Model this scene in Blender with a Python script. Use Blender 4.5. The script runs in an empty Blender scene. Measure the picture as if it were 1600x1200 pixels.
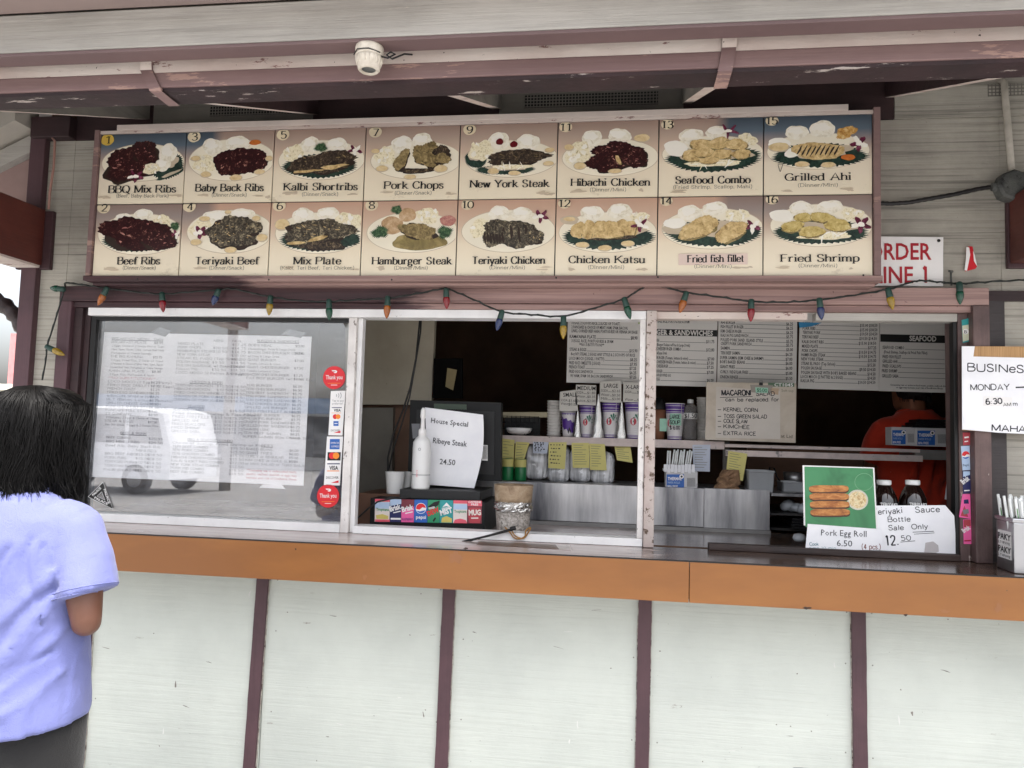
import bpy, bmesh, math, random
from mathutils import Vector, Matrix, Euler
from mathutils.noise import noise as pnoise
random.seed(7)
R = math.radians
SC = bpy.context.scene
COL = SC.collection
# ---------------------------------------------------------------- camera
FPX, CAMY, CAMZ = 1200.0, -2.92, 1.5
YAW, PITCH, ROLL = R(7.726), R(3.978), R(1.628)
_f = Vector((-math.sin(YAW)*math.cos(PITCH), math.cos(YAW)*math.cos(PITCH), math.sin(PITCH)))
_r0 = Vector((math.cos(YAW), math.sin(YAW), 0)); _u0 = _r0.cross(_f)
_r = _r0*math.cos(ROLL) + _u0*math.sin(ROLL); _u = _u0*math.cos(ROLL) - _r0*math.sin(ROLL)
cam = bpy.data.cameras.new('camera'); camo = bpy.data.objects.new('camera', cam); COL.objects.link(camo)
cam.sensor_width = 36; cam.lens = 36*FPX/1600; cam.clip_end = 500; cam.clip_start = .05
M4 = Matrix.Identity(4)
for i in range(3):
    M4[i][0], M4[i][1], M4[i][2] = _r[i], _u[i], -_f[i]
M4[0][3], M4[1][3], M4[2][3] = 0, CAMY, CAMZ
camo.matrix_world = M4
SC.camera = camo
# ---------------------------------------------------------------- sky, sun, exposure
SUN_EL, SUN_ROT = R(72), R(150)
w = bpy.data.worlds.new('World'); SC.world = w; w.use_nodes = True
nt = w.node_tree; bg = nt.nodes['Background']
sky = nt.nodes.new('ShaderNodeTexSky'); sky.sky_type = 'NISHITA'; sky.sun_disc = False
sky.sun_elevation = SUN_EL; sky.sun_rotation = SUN_ROT; sky.air_density = 1.0; sky.dust_density = 7.0; sky.ozone_density = 1.0
hs = nt.nodes.new('ShaderNodeHueSaturation'); hs.inputs['Saturation'].default_value = .42
nt.links.new(sky.outputs[0], hs.inputs['Color']); nt.links.new(hs.outputs[0], bg.inputs[0]); bg.inputs[1].default_value = .15
sl = bpy.data.lights.new('sun', 'SUN'); sl.energy = 1.2; sl.angle = R(14); sl.color = (1, .96, .9)
so = bpy.data.objects.new('sun', sl); COL.objects.link(so)
_sd = Vector((math.sin(SUN_ROT)*math.cos(SUN_EL), math.cos(SUN_ROT)*math.cos(SUN_EL), math.sin(SUN_EL)))  # towards the sun
so.rotation_euler = (-_sd).to_track_quat('-Z', 'Y').to_euler(); so.location = (0, -8, 9)
SC.view_settings.view_transform = 'Standard'; SC.view_settings.look = 'None'; SC.view_settings.exposure = 1.93; SC.view_settings.gamma = 1
SC.render.engine = 'CYCLES'
SC.cycles.max_bounces = 10; SC.cycles.transparent_max_bounces = 12; SC.cycles.diffuse_bounces = 5

# ---------------------------------------------------------------- helpers
def U(px, py, Y):
    """photo pixel (1600x1200) -> (X, Z) on the vertical plane y = Y"""
    d = _f*FPX + _r*(px-800) - _u*(py-600)
    t = (Y-CAMY)/d.y
    return (d.x*t, CAMZ+d.z*t)
def UV(px, py, Y):
    x, z = U(px, py, Y); return Vector((x, Y, z))
ALB = [1.0]
def lin(c):
    out = []
    for v in c:
        v = v/255.0
        out.append(v/12.92 if v <= .04045 else ((v+.055)/1.055)**2.4)
    return (*[v*ALB[0] for v in out], 1)
_sheet = [0]
def eps():
    _sheet[0] += 1; return (_sheet[0] % 40)*.000012

class MB:
    """collects shapes in world coordinates; build() links them as ONE mesh object"""
    def __init__(s): s.bm = bmesh.new(); s.mats = []
    def mi(s, m):
        if m not in s.mats: s.mats.append(m)
        return s.mats.index(m)
    def face(s, pts, m, smooth=False):
        vs = [s.bm.verts.new(p) for p in pts]
        f = s.bm.faces.new(vs); f.material_index = s.mi(m); f.smooth = smooth; return f
    def box(s, X, Y, Z, m, bev=0.0, mtx=None):
        i = s.mi(m)
        c = [(x, y, z) for x in X for y in Y for z in Z]
        v = [s.bm.verts.new(p) for p in c]
        fs = [s.bm.faces.new([v[k] for k in q]) for q in ((0,1,3,2),(4,6,7,5),(0,4,5,1),(2,3,7,6),(0,2,6,4),(1,5,7,3))]
        for f in fs: f.material_index = i
        if mtx is not None:
            for q in v: q.co = mtx @ q.co
        if bev > 0:
            es = list({e for f in fs for e in f.edges})
            r = bmesh.ops.bevel(s.bm, geom=es, offset=bev, segments=2, profile=.6, affect='EDGES')
            for f in r['faces']: f.material_index = i
        return s
    def prism(s, poly, y0, y1, m, front=None):
        """polygon [(x,z)] in the facade plane, from y0 (front) to y1 (back)"""
        a = [s.bm.verts.new((x, y0, z)) for x, z in poly]; b = [s.bm.verts.new((x, y1, z)) for x, z in poly]
        n = len(poly); i = s.mi(m); j = s.mi(front or m)
        f = s.bm.faces.new(a); f.material_index = j
        f = s.bm.faces.new(b[::-1]); f.material_index = i
        for k in range(n):
            f = s.bm.faces.new((a[k], b[k], b[(k+1) % n], a[(k+1) % n])); f.material_index = i
        return s
    def flat(s, poly, y, m):
        s.face([(x, y-eps(), z) for x, z in poly], m); return s
    def lathe(s, prof, loc, m, seg=24, axis=None, smooth=True, mfun=None, sx=1.0):
        q = Matrix.Identity(3) if axis is None else Vector((0,0,1)).rotation_difference(Vector(axis)).to_matrix()
        loc = Vector(loc); rings = []
        for r, z in prof:
            rings.append([s.bm.verts.new(loc + q @ Vector((r*math.cos(2*math.pi*k/seg)*sx, r*math.sin(2*math.pi*k/seg), z))) for k in range(seg)])
        for a in range(len(prof)-1):
            mm = s.mi(mfun(a) if mfun else m)
            for k in range(seg):
                f = s.bm.faces.new((rings[a][k], rings[a][(k+1) % seg], rings[a+1][(k+1) % seg], rings[a+1][k])); f.material_index = mm; f.smooth = smooth
        for rg, e in ((rings[0][::-1], 0), (rings[-1], -1)):
            if prof[e][0] > 1e-5:
                f = s.bm.faces.new(rg); f.material_index = s.mi(mfun(0 if e == 0 else len(prof)-2) if mfun else m)
        return s
    def tube(s, pts, r, m, seg=8, smooth=True, caps=True, flat=1.0):
        pts = [Vector(p) for p in pts]; n = len(pts); i = s.mi(m)
        rr = r if isinstance(r, (list, tuple)) else [r]*n
        t0 = (pts[1]-pts[0]).normalized(); up = Vector((0,0,1)) if abs(t0.z) < .9 else Vector((0,1,0))
        a = t0.cross(up).normalized(); rings = []
        for k in range(n):
            t = (pts[min(k+1, n-1)]-pts[max(k-1, 0)]).normalized()
            a = (a - t*a.dot(t)).normalized(); b = t.cross(a)
            rings.append([s.bm.verts.new(pts[k] + (a*math.cos(2*math.pi*q/seg) + b*math.sin(2*math.pi*q/seg)*flat)*rr[k]) for q in range(seg)])
        for k in range(n-1):
            for q in range(seg):
                f = s.bm.faces.new((rings[k][q], rings[k][(q+1) % seg], rings[k+1][(q+1) % seg], rings[k+1][q])); f.material_index = i; f.smooth = smooth
        if caps:
            f = s.bm.faces.new(rings[0][::-1]); f.material_index = i
            f = s.bm.faces.new(rings[-1]); f.material_index = i
        return s
    def loft(s, rings, m, smooth=True, caps=True, closed=True):
        i = s.mi(m); vr = [[s.bm.verts.new(p) for p in rg] for rg in rings]; n = len(vr[0])
        for k in range(len(vr)-1):
            for q in range(n if closed else n-1):
                f = s.bm.faces.new((vr[k][q], vr[k][(q+1) % n], vr[k+1][(q+1) % n], vr[k+1][q])); f.material_index = i; f.smooth = smooth
        if caps and closed:
            f = s.bm.faces.new(vr[0][::-1]); f.material_index = i; f.smooth = smooth
            f = s.bm.faces.new(vr[-1]); f.material_index = i; f.smooth = smooth
        return s
    def build(s, name, parent=None, origin=None, fix=True):
        if fix: bmesh.ops.recalc_face_normals(s.bm, faces=s.bm.faces)
        me = bpy.data.meshes.new(name)
        o = bpy.data.objects.new(name, me); COL.objects.link(o)
        if parent is not None:
            off = wloc(parent); o.parent = parent
        else:
            if origin is None:
                co = [v.co for v in s.bm.verts]
                origin = ((min(c.x for c in co)+max(c.x for c in co))/2, (min(c.y for c in co)+max(c.y for c in co))/2, min(c.z for c in co))
            off = Vector(origin); o.location = off
        for v in s.bm.verts: v.co -= off
        s.bm.to_mesh(me); s.bm.free()
        for m in s.mats: me.materials.append(m)
        return o
def wloc(o):
    v = Vector(o.location); p = o.parent
    while p is not None: v += Vector(p.location); p = p.parent
    return v
def tag(o, label=None, cat=None, group=None, kind=None):
    if label: o['label'] = label
    if cat: o['category'] = cat
    if group: o['group'] = group
    if kind: o['kind'] = kind
    return o
def thing(name, label, cat, loc=(0,0,0), group=None):
    o = bpy.data.objects.new(name, None); COL.objects.link(o); o.location = loc; o.empty_display_size = .1
    return tag(o, label, cat, group)
def dup(root, loc, label=None):
    r = root.copy(); COL.objects.link(r); r.location = loc
    if label: r['label'] = label
    for ch in list(root.children):
        c = ch.copy(); COL.objects.link(c); c.parent = r
        for g in list(ch.children):
            d = g.copy(); COL.objects.link(d); d.parent = c
    return r
def px_poly(Y, pts): return [U(x, y, Y) for x, y in pts]
def sheet(mb, Y, pts, m, th=.0012):
    """a paper or board whose corners sit at these photo pixels on the plane y = Y"""
    mb.prism(px_poly(Y, pts), Y, Y+th, m); return mb

# ---------------------------------------------------------------- materials
def nodes(name):
    m = bpy.data.materials.new(name); m.use_nodes = True
    t = m.node_tree; return m, t, t.nodes['Principled BSDF']
def _coord(t, stretch, kind='Object'):
    tc = t.nodes.new('ShaderNodeTexCoord'); mp = t.nodes.new('ShaderNodeMapping')
    t.links.new(tc.outputs[kind], mp.inputs[0]); mp.inputs['Scale'].default_value = stretch
    return mp.outputs[0]
def _noise(t, vec, scale, detail=6, rough=.6, dist=0.0):
    n = t.nodes.new('ShaderNodeTexNoise'); n.inputs['Scale'].default_value = scale; n.inputs['Detail'].default_value = detail
    n.inputs['Roughness'].default_value = rough; n.inputs['Distortion'].default_value = dist
    t.links.new(vec, n.inputs['Vector']); return n.outputs['Fac']
def _ramp(t, fac, a, b, ca=(0,0,0,1), cb=(1,1,1,1)):
    r = t.nodes.new('ShaderNodeValToRGB'); e = r.color_ramp.elements
    e[0].position, e[1].position = a, b; e[0].color, e[1].color = ca, cb
    t.links.new(fac, r.inputs[0]); return r.outputs[0]
def _mix(t, fac, a, b, mode='MIX'):
    x = t.nodes.new('ShaderNodeMix'); x.data_type = 'RGBA'; x.blend_type = mode
    if isinstance(fac, (int, float)): x.inputs[0].default_value = fac
    else: t.links.new(fac, x.inputs[0])
    for k, v in ((6, a), (7, b)):
        if isinstance(v, tuple): x.inputs[k].default_value = v
        else: t.links.new(v, x.inputs[k])
    return x.outputs[2]
def _bump(t, p, h, strength, dist=.002):
    b = t.nodes.new('ShaderNodeBump'); b.inputs['Strength'].default_value = strength; b.inputs['Distance'].default_value = dist
    t.links.new(h, b.inputs['Height']); t.links.new(b.outputs[0], p.inputs['Normal'])
def solid(name, c, rough=.5, metal=0.0, var=.12, scale=9.0, bump=0.0, spec=None):
    m, t, p = nodes(name)
    v = _coord(t, (1,1,1)); n = _noise(t, v, scale)
    c0 = lin(c); dk = tuple(x*(1-var) for x in c0[:3])+(1,); lt = tuple(min(1, x*(1+var*.6)) for x in c0[:3])+(1,)
    t.links.new(_ramp(t, n, .35, .65, dk, lt), p.inputs['Base Color'])
    p.inputs['Roughness'].default_value = rough; p.inputs['Metallic'].default_value = metal
    if spec is not None: p.inputs['Specular IOR Level'].default_value = spec
    if bump: _bump(t, p, _noise(t, v, scale*6), bump)
    return m
def paint(name, c1, c2, scale=3.0, stretch=(1,1,1), rough=.55, chip=None, chip_amt=.62, chip_scale=30, chip_stretch=(1,1,1), grain=0.0, grain_stretch=(2,2,120), grain_dark=.35, bump=.3, speck=0.0, drip=0.0):
    """weathered house paint: two tones, chipped patches, wood grain lines, specks"""
    m, t, p = nodes(name)
    v = _coord(t, stretch)
    col = _mix(t, _ramp(t, _noise(t, v, scale), .38, .64), lin(c1), lin(c2))
    h = _noise(t, v, scale*8, 8)
    if grain:
        g = _noise(t, _coord(t, grain_stretch), 1.0, 5, .65)
        gd = tuple(x*grain_dark for x in lin(c1)[:3])+(1,)
        col = _mix(t, _ramp(t, g, .50, .70, (0,0,0,1), (grain,)*3+(1,)), col, gd)
        ad = t.nodes.new('ShaderNodeMath'); ad.operation = 'MULTIPLY_ADD'; t.links.new(g, ad.inputs[0]); ad.inputs[1].default_value = -2.0; t.links.new(h, ad.inputs[2]); h = ad.outputs[0]
    if drip:
        d = _noise(t, _coord(t, (9, 9, .7)), 1.0, 6, .7)
        col = _mix(t, _ramp(t, d, .52, .8, (0,0,0,1), (drip,)*3+(1,)), col, tuple(x*.55 for x in lin(c1)[:3])+(1,))
    if chip is not None:
        cn = _noise(t, _coord(t, chip_stretch), chip_scale, 9, .7)
        cm = _ramp(t, cn, chip_amt, chip_amt+.03)
        col = _mix(t, cm, col, lin(chip))
    if speck:
        sn = _noise(t, _coord(t, (1,1,1)), 95, 2, .5)
        col = _mix(t, _ramp(t, sn, .80-speck*.1, .84-speck*.1), col, (.03,.025,.02,1))
    t.links.new(col, p.inputs['Base Color']); p.inputs['Roughness'].default_value = rough
    _bump(t, p, h, bump, .003)
    return m
def blotch(name, cols, scale, detail=8, rough=.5, stretch=(1,1,1), dist=.6, stops=None):
    """printed or natural mottling through a colour ramp"""
    m, t, p = nodes(name)
    n = _noise(t, _coord(t, stretch), scale, detail, .72, dist)
    r = t.nodes.new('ShaderNodeValToRGB'); e = r.color_ramp.elements
    k = len(cols); st = stops or [.3+.4*i/(k-1) for i in range(k)]
    while len(e) < k: e.new(.5)
    for i in range(k): e[i].position = st[i]; e[i].color = lin(cols[i])
    t.links.new(n, r.inputs[0]); t.links.new(r.outputs[0], p.inputs['Base Color']); p.inputs['Roughness'].default_value = rough
    return m
# ---------------------------------------------------------------- lettering
# skeleton letters (capital height 1): advance ; strokes. '~' marks a curved stroke. Used with a broad pen for the
# slab serif sign lettering and with a round pen for the handwritten notes.
_SK = {
'A':'.86;0,0 .43,1 .86,0;.17,.34 .69,.34','B':'.72;0,0 0,1;~0,1 .36,1 .6,.93 .63,.76 .5,.57 0,.53;~0,.53 .45,.53 .7,.43 .72,.25 .6,.05 .36,0 0,0',
'C':'.8;~.77,.76 .66,.95 .45,1 .15,.87 0,.5 .15,.13 .45,0 .66,.05 .8,.25','D':'.82;0,0 0,1;~0,1 .36,1 .68,.88 .82,.5 .68,.12 .36,0 0,0',
'E':'.66;0,0 0,1;0,1 .64,1;0,.52 .5,.52;0,0 .66,0','F':'.62;0,0 0,1;0,1 .62,1;0,.52 .48,.52',
'G':'.84;~.77,.78 .66,.95 .45,1 .15,.87 0,.5 .15,.13 .45,0 .66,.05 .78,.2;.8,.02 .8,.44;.52,.44 .86,.44','H':'.84;0,0 0,1;.84,0 .84,1;0,.52 .84,.52',
'I':'.14;.07,0 .07,1','J':'.5;~.42,1 .42,.3 .36,.06 .2,0 0,.14','K':'.82;0,0 0,1;.74,1 .02,.42;.24,.58 .82,0','L':'.66;0,0 0,1;0,0 .66,0',
'M':'1.02;.03,0 .03,1;.03,1 .51,.06;.51,.06 .99,1;.99,1 .99,0','N':'.86;.02,0 .02,1;.02,1 .84,0;.84,0 .84,1',
'O':'.9;~.45,1 .14,.88 0,.5 .14,.12 .45,0 .76,.12 .9,.5 .76,.88 .45,1','P':'.7;0,0 0,1;~0,1 .4,1 .66,.92 .7,.74 .62,.54 .4,.46 0,.46',
'Q':'.92;~.45,1 .14,.88 0,.5 .14,.12 .45,0 .76,.12 .9,.5 .76,.88 .45,1;.48,.2 .96,-.18','R':'.8;0,0 0,1;~0,1 .4,1 .64,.92 .68,.75 .6,.57 .4,.5 0,.5;.36,.5 .8,0',
'S':'.64;~.58,.78 .5,.95 .3,1 .08,.92 .03,.75 .14,.58 .5,.44 .62,.27 .56,.08 .32,0 .1,.06 0,.26','T':'.8;.4,0 .4,1;0,1 .8,1',
'U':'.82;~.02,1 .02,.34 .12,.06 .42,0 .7,.06 .8,.34 .8,1','V':'.86;0,1 .43,0 .86,1','W':'1.2;0,1 .3,0;.3,0 .6,.95;.6,.95 .9,0;.9,0 1.2,1',
'X':'.84;0,1 .84,0;.82,1 .02,0','Y':'.84;0,1 .42,.46;.84,1 .42,.46;.42,.46 .42,0','Z':'.7;0,1 .68,1;.68,1 0,0;0,0 .7,0',
'a':'.54;~.06,.5 .16,.65 .34,.66 .46,.55 .46,.0;~.46,.4 .2,.36 .02,.24 .04,.06 .18,0 .34,.04 .46,.18;.46,.02 .58,.02','b':'.58;.05,1 .05,0;~.05,.5 .2,.65 .4,.64 .56,.5 .57,.2 .44,.02 .24,0 .05,.12',
'c':'.5;~.48,.5 .4,.64 .24,.66 .05,.55 0,.33 .06,.1 .24,0 .4,.03 .5,.17','d':'.6;.54,1 .54,0;~.54,.5 .4,.65 .2,.65 .03,.5 .02,.17 .16,0 .36,.01 .54,.14;.54,.01 .66,.01',
'e':'.54;~.02,.36 .52,.36 .48,.58 .28,.66 .08,.56 .01,.33 .08,.09 .28,0 .44,.04 .54,.17','f':'.4;~.46,.9 .36,1 .2,.98 .14,.8 .14,.6;.14,.66 .14,0;0,.64 .36,.64',
'g':'.58;~.28,.66 .08,.58 .04,.42 .1,.28 .28,.22 .44,.3 .48,.44 .42,.6 .28,.66;~.1,.26 .02,.14 .12,.05 .42,.03 .54,-.08 .48,-.24 .26,-.3 .06,-.24 .02,-.12 .12,.02;.44,.6 .6,.64',
'h':'.6;.05,1 .05,0;~.05,.46 .2,.63 .38,.65 .52,.54 .54,.3 .54,.0','i':'.16;.08,.66 .08,0;.08,1.02 .08,.86','j':'.3;~.16,.66 .16,-.1 .1,-.26 -.06,-.3;.16,.93 .16,.87',
'k':'.6;.05,1 .05,0;.5,.66 .08,.26;.22,.38 .6,0','l':'.16;.08,1 .08,0','m':'.96;.05,.66 .05,0;~.05,.48 .18,.63 .34,.65 .46,.54 .48,.3 .48,0;~.48,.48 .6,.63 .76,.65 .88,.54 .9,.3 .9,0',
'n':'.6;.05,.66 .05,0;~.05,.46 .2,.63 .38,.65 .52,.54 .54,.3 .54,0','o':'.58;~.29,.66 .08,.57 0,.33 .08,.09 .29,0 .5,.09 .58,.33 .5,.57 .29,.66',
'p':'.58;.05,.66 .05,-.3;~.05,.5 .2,.65 .4,.64 .56,.5 .57,.2 .44,.02 .24,0 .05,.12','q':'.58;.52,.66 .52,-.3;~.52,.5 .38,.65 .18,.64 .02,.5 .01,.2 .14,.02 .34,0 .52,.12',
'r':'.42;.05,.66 .05,0;~.05,.42 .16,.6 .3,.67 .42,.6','s':'.44;~.4,.52 .34,.63 .2,.66 .06,.6 .04,.46 .16,.37 .36,.28 .43,.16 .37,.04 .2,0 .06,.04 0,.17',
't':'.36;~.14,.9 .14,.16 .2,.02 .36,.06;0,.64 .34,.64','u':'.6;~.05,.66 .05,.2 .14,.02 .3,.0 .46,.08 .54,.22;.54,.66 .54,0','v':'.56;0,.66 .28,0 .56,.66','w':'.84;0,.66 .22,0;.22,0 .42,.62;.42,.62 .62,0;.62,0 .84,.66',
'x':'.56;.02,.66 .56,0;.54,.66 0,0','y':'.58;0,.66 .3,.02;~.58,.66 .3,.02 .2,-.22 .04,-.28','z':'.5;.02,.65 .48,.65;.48,.65 .02,.01;.02,.01 .5,.01',
'0':'.6;~.3,1 .08,.85 0,.5 .08,.15 .3,0 .52,.15 .6,.5 .52,.85 .3,1','1':'.4;.04,.84 .24,1;.24,1 .24,0','2':'.6;~.04,.76 .14,.95 .32,1 .52,.92 .56,.74 .46,.5 .04,.02;.04,.02 .6,.02',
'3':'.58;~.04,.84 .2,.99 .42,.97 .52,.8 .44,.6 .22,.54;~.22,.54 .5,.46 .57,.26 .46,.05 .22,0 .02,.14','4':'.62;.44,0 .44,1;.44,1 0,.3;0,.3 .62,.3','5':'.58;.5,1 .1,1;.1,1 .07,.56;~.07,.56 .3,.63 .52,.52 .56,.28 .44,.05 .2,0 .02,.12',
'6':'.58;~.5,.92 .32,.99 .1,.78 .01,.4 .08,.08 .3,0 .52,.1 .57,.32 .46,.54 .24,.58 .04,.42','7':'.56;.02,.97 .56,.97;.56,.97 .2,0','8':'.58;~.29,1 .08,.9 .07,.7 .29,.53 .52,.4 .55,.14 .29,0 .04,.14 .06,.4 .29,.53 .5,.7 .5,.9 .29,1',
'9':'.58;~.08,.08 .26,.01 .48,.22 .57,.6 .5,.92 .28,1 .06,.9 .01,.68 .12,.46 .34,.42 .54,.58','(':'.3;~.28,1.1 .08,.8 .04,.4 .1,.05 .28,-.25',')':'.3;~.02,1.1 .22,.8 .26,.4 .2,.05 .02,-.25',
'/':'.4;.0,-.1 .4,1.05','.':'.14;.06,.0 .06,.1',',':'.16;.09,.1 .03,-.16','-':'.36;0,.38 .36,.38','&':'.86;~.82,.5 .6,.1 .3,0 .04,.14 .08,.4 .44,.66 .46,.9 .3,1 .14,.88 .2,.66 .84,0',
"'":'.12;.06,1 .04,.74','$':'.62;~.56,.76 .46,.9 .28,.93 .08,.84 .06,.66 .2,.54 .48,.42 .6,.26 .5,.08 .3,.03 .04,.2;.3,1.08 .3,-.1','*':'.4;.2,1 .2,.6;.04,.9 .36,.7;.36,.9 .04,.7',':':'.14;.06,.08 .06,.16;.06,.5 .06,.58','=':'.5;0,.3 .5,.3;0,.55 .5,.55','+':'.5;0,.4 .5,.4;.25,.15 .25,.65','#':'.6;.0,.35 .6,.35;0,.65 .6,.65;.18,0 .24,1;.4,0 .46,1'}
def _cr(pts, n=5):
    out = []; P = [pts[0]]+pts+[pts[-1]]
    for k in range(1, len(P)-2):
        a, b, c, d = (Vector(P[k+q]) for q in (-1, 0, 1, 2))
        for q in range(n):
            t = q/n; out.append(.5*((2*b)+(c-a)*t+(2*a-5*b+4*c-d)*t*t+(3*b-a-3*c+d)*t**3))
    out.append(Vector(pts[-1])); return out
_gc = {}
def glyph(ch):
    if ch not in _gc:
        s = _SK.get(ch)
        if s is None: _gc[ch] = (.34, [])
        else:
            a, *st = s.split(';'); res = []
            for q in st:
                cv = q[0] == '~'; pts = [tuple(float(z) for z in p.split(',')) for p in q.lstrip('~').split()]
                res.append((cv, _cr([Vector(p) for p in pts]) if cv else [Vector(p) for p in pts]))
            _gc[ch] = (float(a), res)
    return _gc[ch]
def sk_width(s, gap): return sum(glyph(c)[0]+gap for c in s)-gap
def sk_text(mb, s, place, m, wx=.085, wy=.032, gap=.2, serif=True, jit=0.0, rnd=None):
    """place(u, v) -> 3D point, u along the line and v up in capital heights"""
    x = 0
    for ch in s:
        a, st = glyph(ch)
        dx, dy, sc = (rnd.uniform(-jit, jit), rnd.uniform(-jit, jit), 1+rnd.uniform(-jit, jit)) if jit else (0, 0, 1)
        for cv, pts in st:
            e = eps(); L = []; Rr = []; n = len(pts)
            for k in range(n):
                t = pts[min(k+1, n-1)]-pts[max(k-1, 0)]; t = t/(t.length or 1); nn = Vector((-t.y, t.x))
                h = math.sqrt((wx*nn.x)**2+(wy*nn.y)**2)
                if not cv and n > 2 and 0 < k < n-1: h *= 1.2
                p = pts[k]*sc+Vector((x+dx, dy)); L.append(p+nn*h); Rr.append(p-nn*h)
            for k in range(n-1):
                mb.face([place(q.x, q.y, e) for q in (L[k], Rr[k], Rr[k+1], L[k+1])], m)
            if serif and ch.isalnum():
                for k in (0, n-1):
                    p = pts[k]; q = pts[1 if k == 0 else n-2]; d = p-q
                    if abs(d.y) > abs(d.x)*.8 and (min(abs(p.y), abs(p.y-1), abs(p.y-.66), abs(p.y+.3)) < .02) and not (cv and ch in 'aecsSCGtf&'):
                        w = wx+.06; sg = -1 if d.y > 0 else 1; e2 = eps()
                        lo = p.x-w if not (p.y > .9 and ch in 'bdhkl' or abs(p.y-.66) < .02 and ch in 'inmrpu') else p.x-w
                        hi = p.x+w if not (p.y > .6 and ch in 'bdhklinmrpu') else p.x+wx*.9
                        y0, y1 = sorted((p.y, p.y+sg*.075))
                        mb.face([place(*q2, e2) for q2 in ((x+lo, y0), (x+hi, y0), (x+hi, y1), (x+lo, y1))], m)
        x += a+gap
_fc = {}
def sans_mesh(s, bold):
    k = (s, bold)
    if k not in _fc:
        cu = bpy.data.curves.new('lettering', 'FONT'); cu.body = s; cu.resolution_u = 1 if len(s) > 12 else 2; cu.offset = bold
        ob = bpy.data.objects.new('lettering', cu); COL.objects.link(ob)
        dg = bpy.context.evaluated_depsgraph_get(); me = ob.evaluated_get(dg).to_mesh()
        _fc[k] = ([Vector((v.co.x, v.co.y)) for v in me.vertices], [tuple(p.vertices) for p in me.polygons])
        ob.evaluated_get(dg).to_mesh_clear(); bpy.data.objects.remove(ob); bpy.data.curves.remove(cu)
    return _fc[k]
def text(mb, s, p0, p1, hpx, Y, m, font='sans', bold=0.0, wx=.085, wy=.032, gap=.2, jit=0.0, seed=1, yfun=None):
    """one line of lettering on the plane y = Y; its base line runs between two photo pixels, capital height in photo pixels.
    p1 = None sets the letters at their natural width."""
    u0 = Vector(U(*p0, Y)); h = abs(U(p0[0], p0[1]-hpx, Y)[1]-u0.y)
    if p1 is None:
        d = Vector((1, 0)); wd = None
    else:
        u1 = Vector(U(*p1, Y)); d = u1-u0; wd = d.length; d = d/wd
    up = Vector((-d.y, d.x))
    if font == 'sans':
        vs, fs = sans_mesh(s, bold)
        if not vs: return
        xa = min(v.x for v in vs); xb = max(v.x for v in vs); ref = .70
        sx = h/ref if wd is None else wd/max(1e-6, xb-xa)
        e = eps(); i = mb.mi(m); bv = []
        for v in vs:
            q = u0+d*((v.x-xa)*sx)+up*(v.y*h/ref)
            bv.append(mb.bm.verts.new((q.x, (yfun(q.x, q.y) if yfun else Y)-e, q.y)))
        for f in fs:
            try: ff = mb.bm.faces.new([bv[k] for k in f]); ff.material_index = i
            except ValueError: pass
    else:
        W = sk_width(s, gap); sx = h if wd is None else wd/W; rnd = random.Random(seed)
        def place(a, b, e=0):
            q = u0+d*(a*sx)+up*(b*h); return (q.x, (yfun(q.x, q.y) if yfun else Y)-e, q.y)
        sk_text(mb, s, place, m, wx*h/sx if wd else wx, wy, gap, font == 'serif', jit, rnd)
def bar(mb, p0, p1, hpx, Y, m):
    """a printed rule between two photo pixels"""
    a = Vector(U(*p0, Y)); b = Vector(U(*p1, Y)); d = (b-a).normalized(); n = Vector((-d.y, d.x))
    h = abs(U(p0[0], p0[1]-hpx, Y)[1]-a.y); e = eps()
    mb.face([(q.x, Y-e, q.y) for q in (a, b, b+n*h, a+n*h)], m)
def dots(n): return ''
def blob_poly(cx, cz, rx, rz, rough=.1, seed=0, n=30, rot=0.0, zig=0.0):
    rn = random.Random(seed); ph = [rn.uniform(0, 6.28) for _ in range(5)]; out = []
    for k in range(n):
        a = 2*math.pi*k/n
        q = 1+rough*(math.sin(2*a+ph[0])*.5+math.sin(3*a+ph[1])*.6+math.sin(5*a+ph[2])*.5+math.sin(9*a+ph[3])*.3)
        if zig: q *= 1+(zig if k % 2 else -zig)
        x, z = math.cos(a)*rx*q, math.sin(a)*rz*q
        out.append((cx+x*math.cos(rot)-z*math.sin(rot), cz+x*math.sin(rot)+z*math.cos(rot)))
    return out
ALB[0] = .74   # outdoor colours darkened to even out daylight against the dim kitchen
# ---------------------------------------------------------------- colours of the place
M = {}
M['panel'] = paint('white_panel_paint', (226,231,221), (213,218,209), 2.2, (1,1,1), .6, grain=.11, grain_stretch=(2.4,3,60), grain_dark=.7, bump=.55, speck=.5, drip=.02, chip=(172,168,158), chip_amt=.665, chip_scale=9, chip_stretch=(.7,1,2.6))
M['siding'] = paint('rough_siding_paint', (200,195,182), (176,171,160), 4, (1,1,1), .75, grain=.8, grain_stretch=(1.3,1.3,75), grain_dark=.25, bump=.5, speck=.4, chip=(120,110,100), chip_amt=.70, chip_scale=14, chip_stretch=(1,1,3))
M['maroon'] = paint('maroon_paint', (84,56,60), (68,44,48), 5, (1,1,1), .6, grain=.35, grain_stretch=(2,2,90), bump=.3, chip=(165,140,135), chip_amt=.725, chip_scale=22)
M['maroon_v'] = paint('maroon_batten_paint', (98,68,74), (84,58,64), 5, (1,1,1), .6, grain=.3, grain_stretch=(60,60,2), bump=.3, chip=(190,175,170), chip_amt=.70, chip_scale=30, chip_stretch=(1,1,.3))
M['maroon_dark'] = paint('dark_maroon_paint', (64,42,44), (50,33,36), 6, (1,1,1), .65, grain=.4, grain_stretch=(2,30,30), bump=.3)
M['flake'] = paint('flaking_maroon_paint', (62,42,44), (46,32,34), 6, (1,1,1), .7, chip=(200,188,180), chip_amt=.60, chip_scale=26, chip_stretch=(.25,1,1.6), bump=.5)
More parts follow.
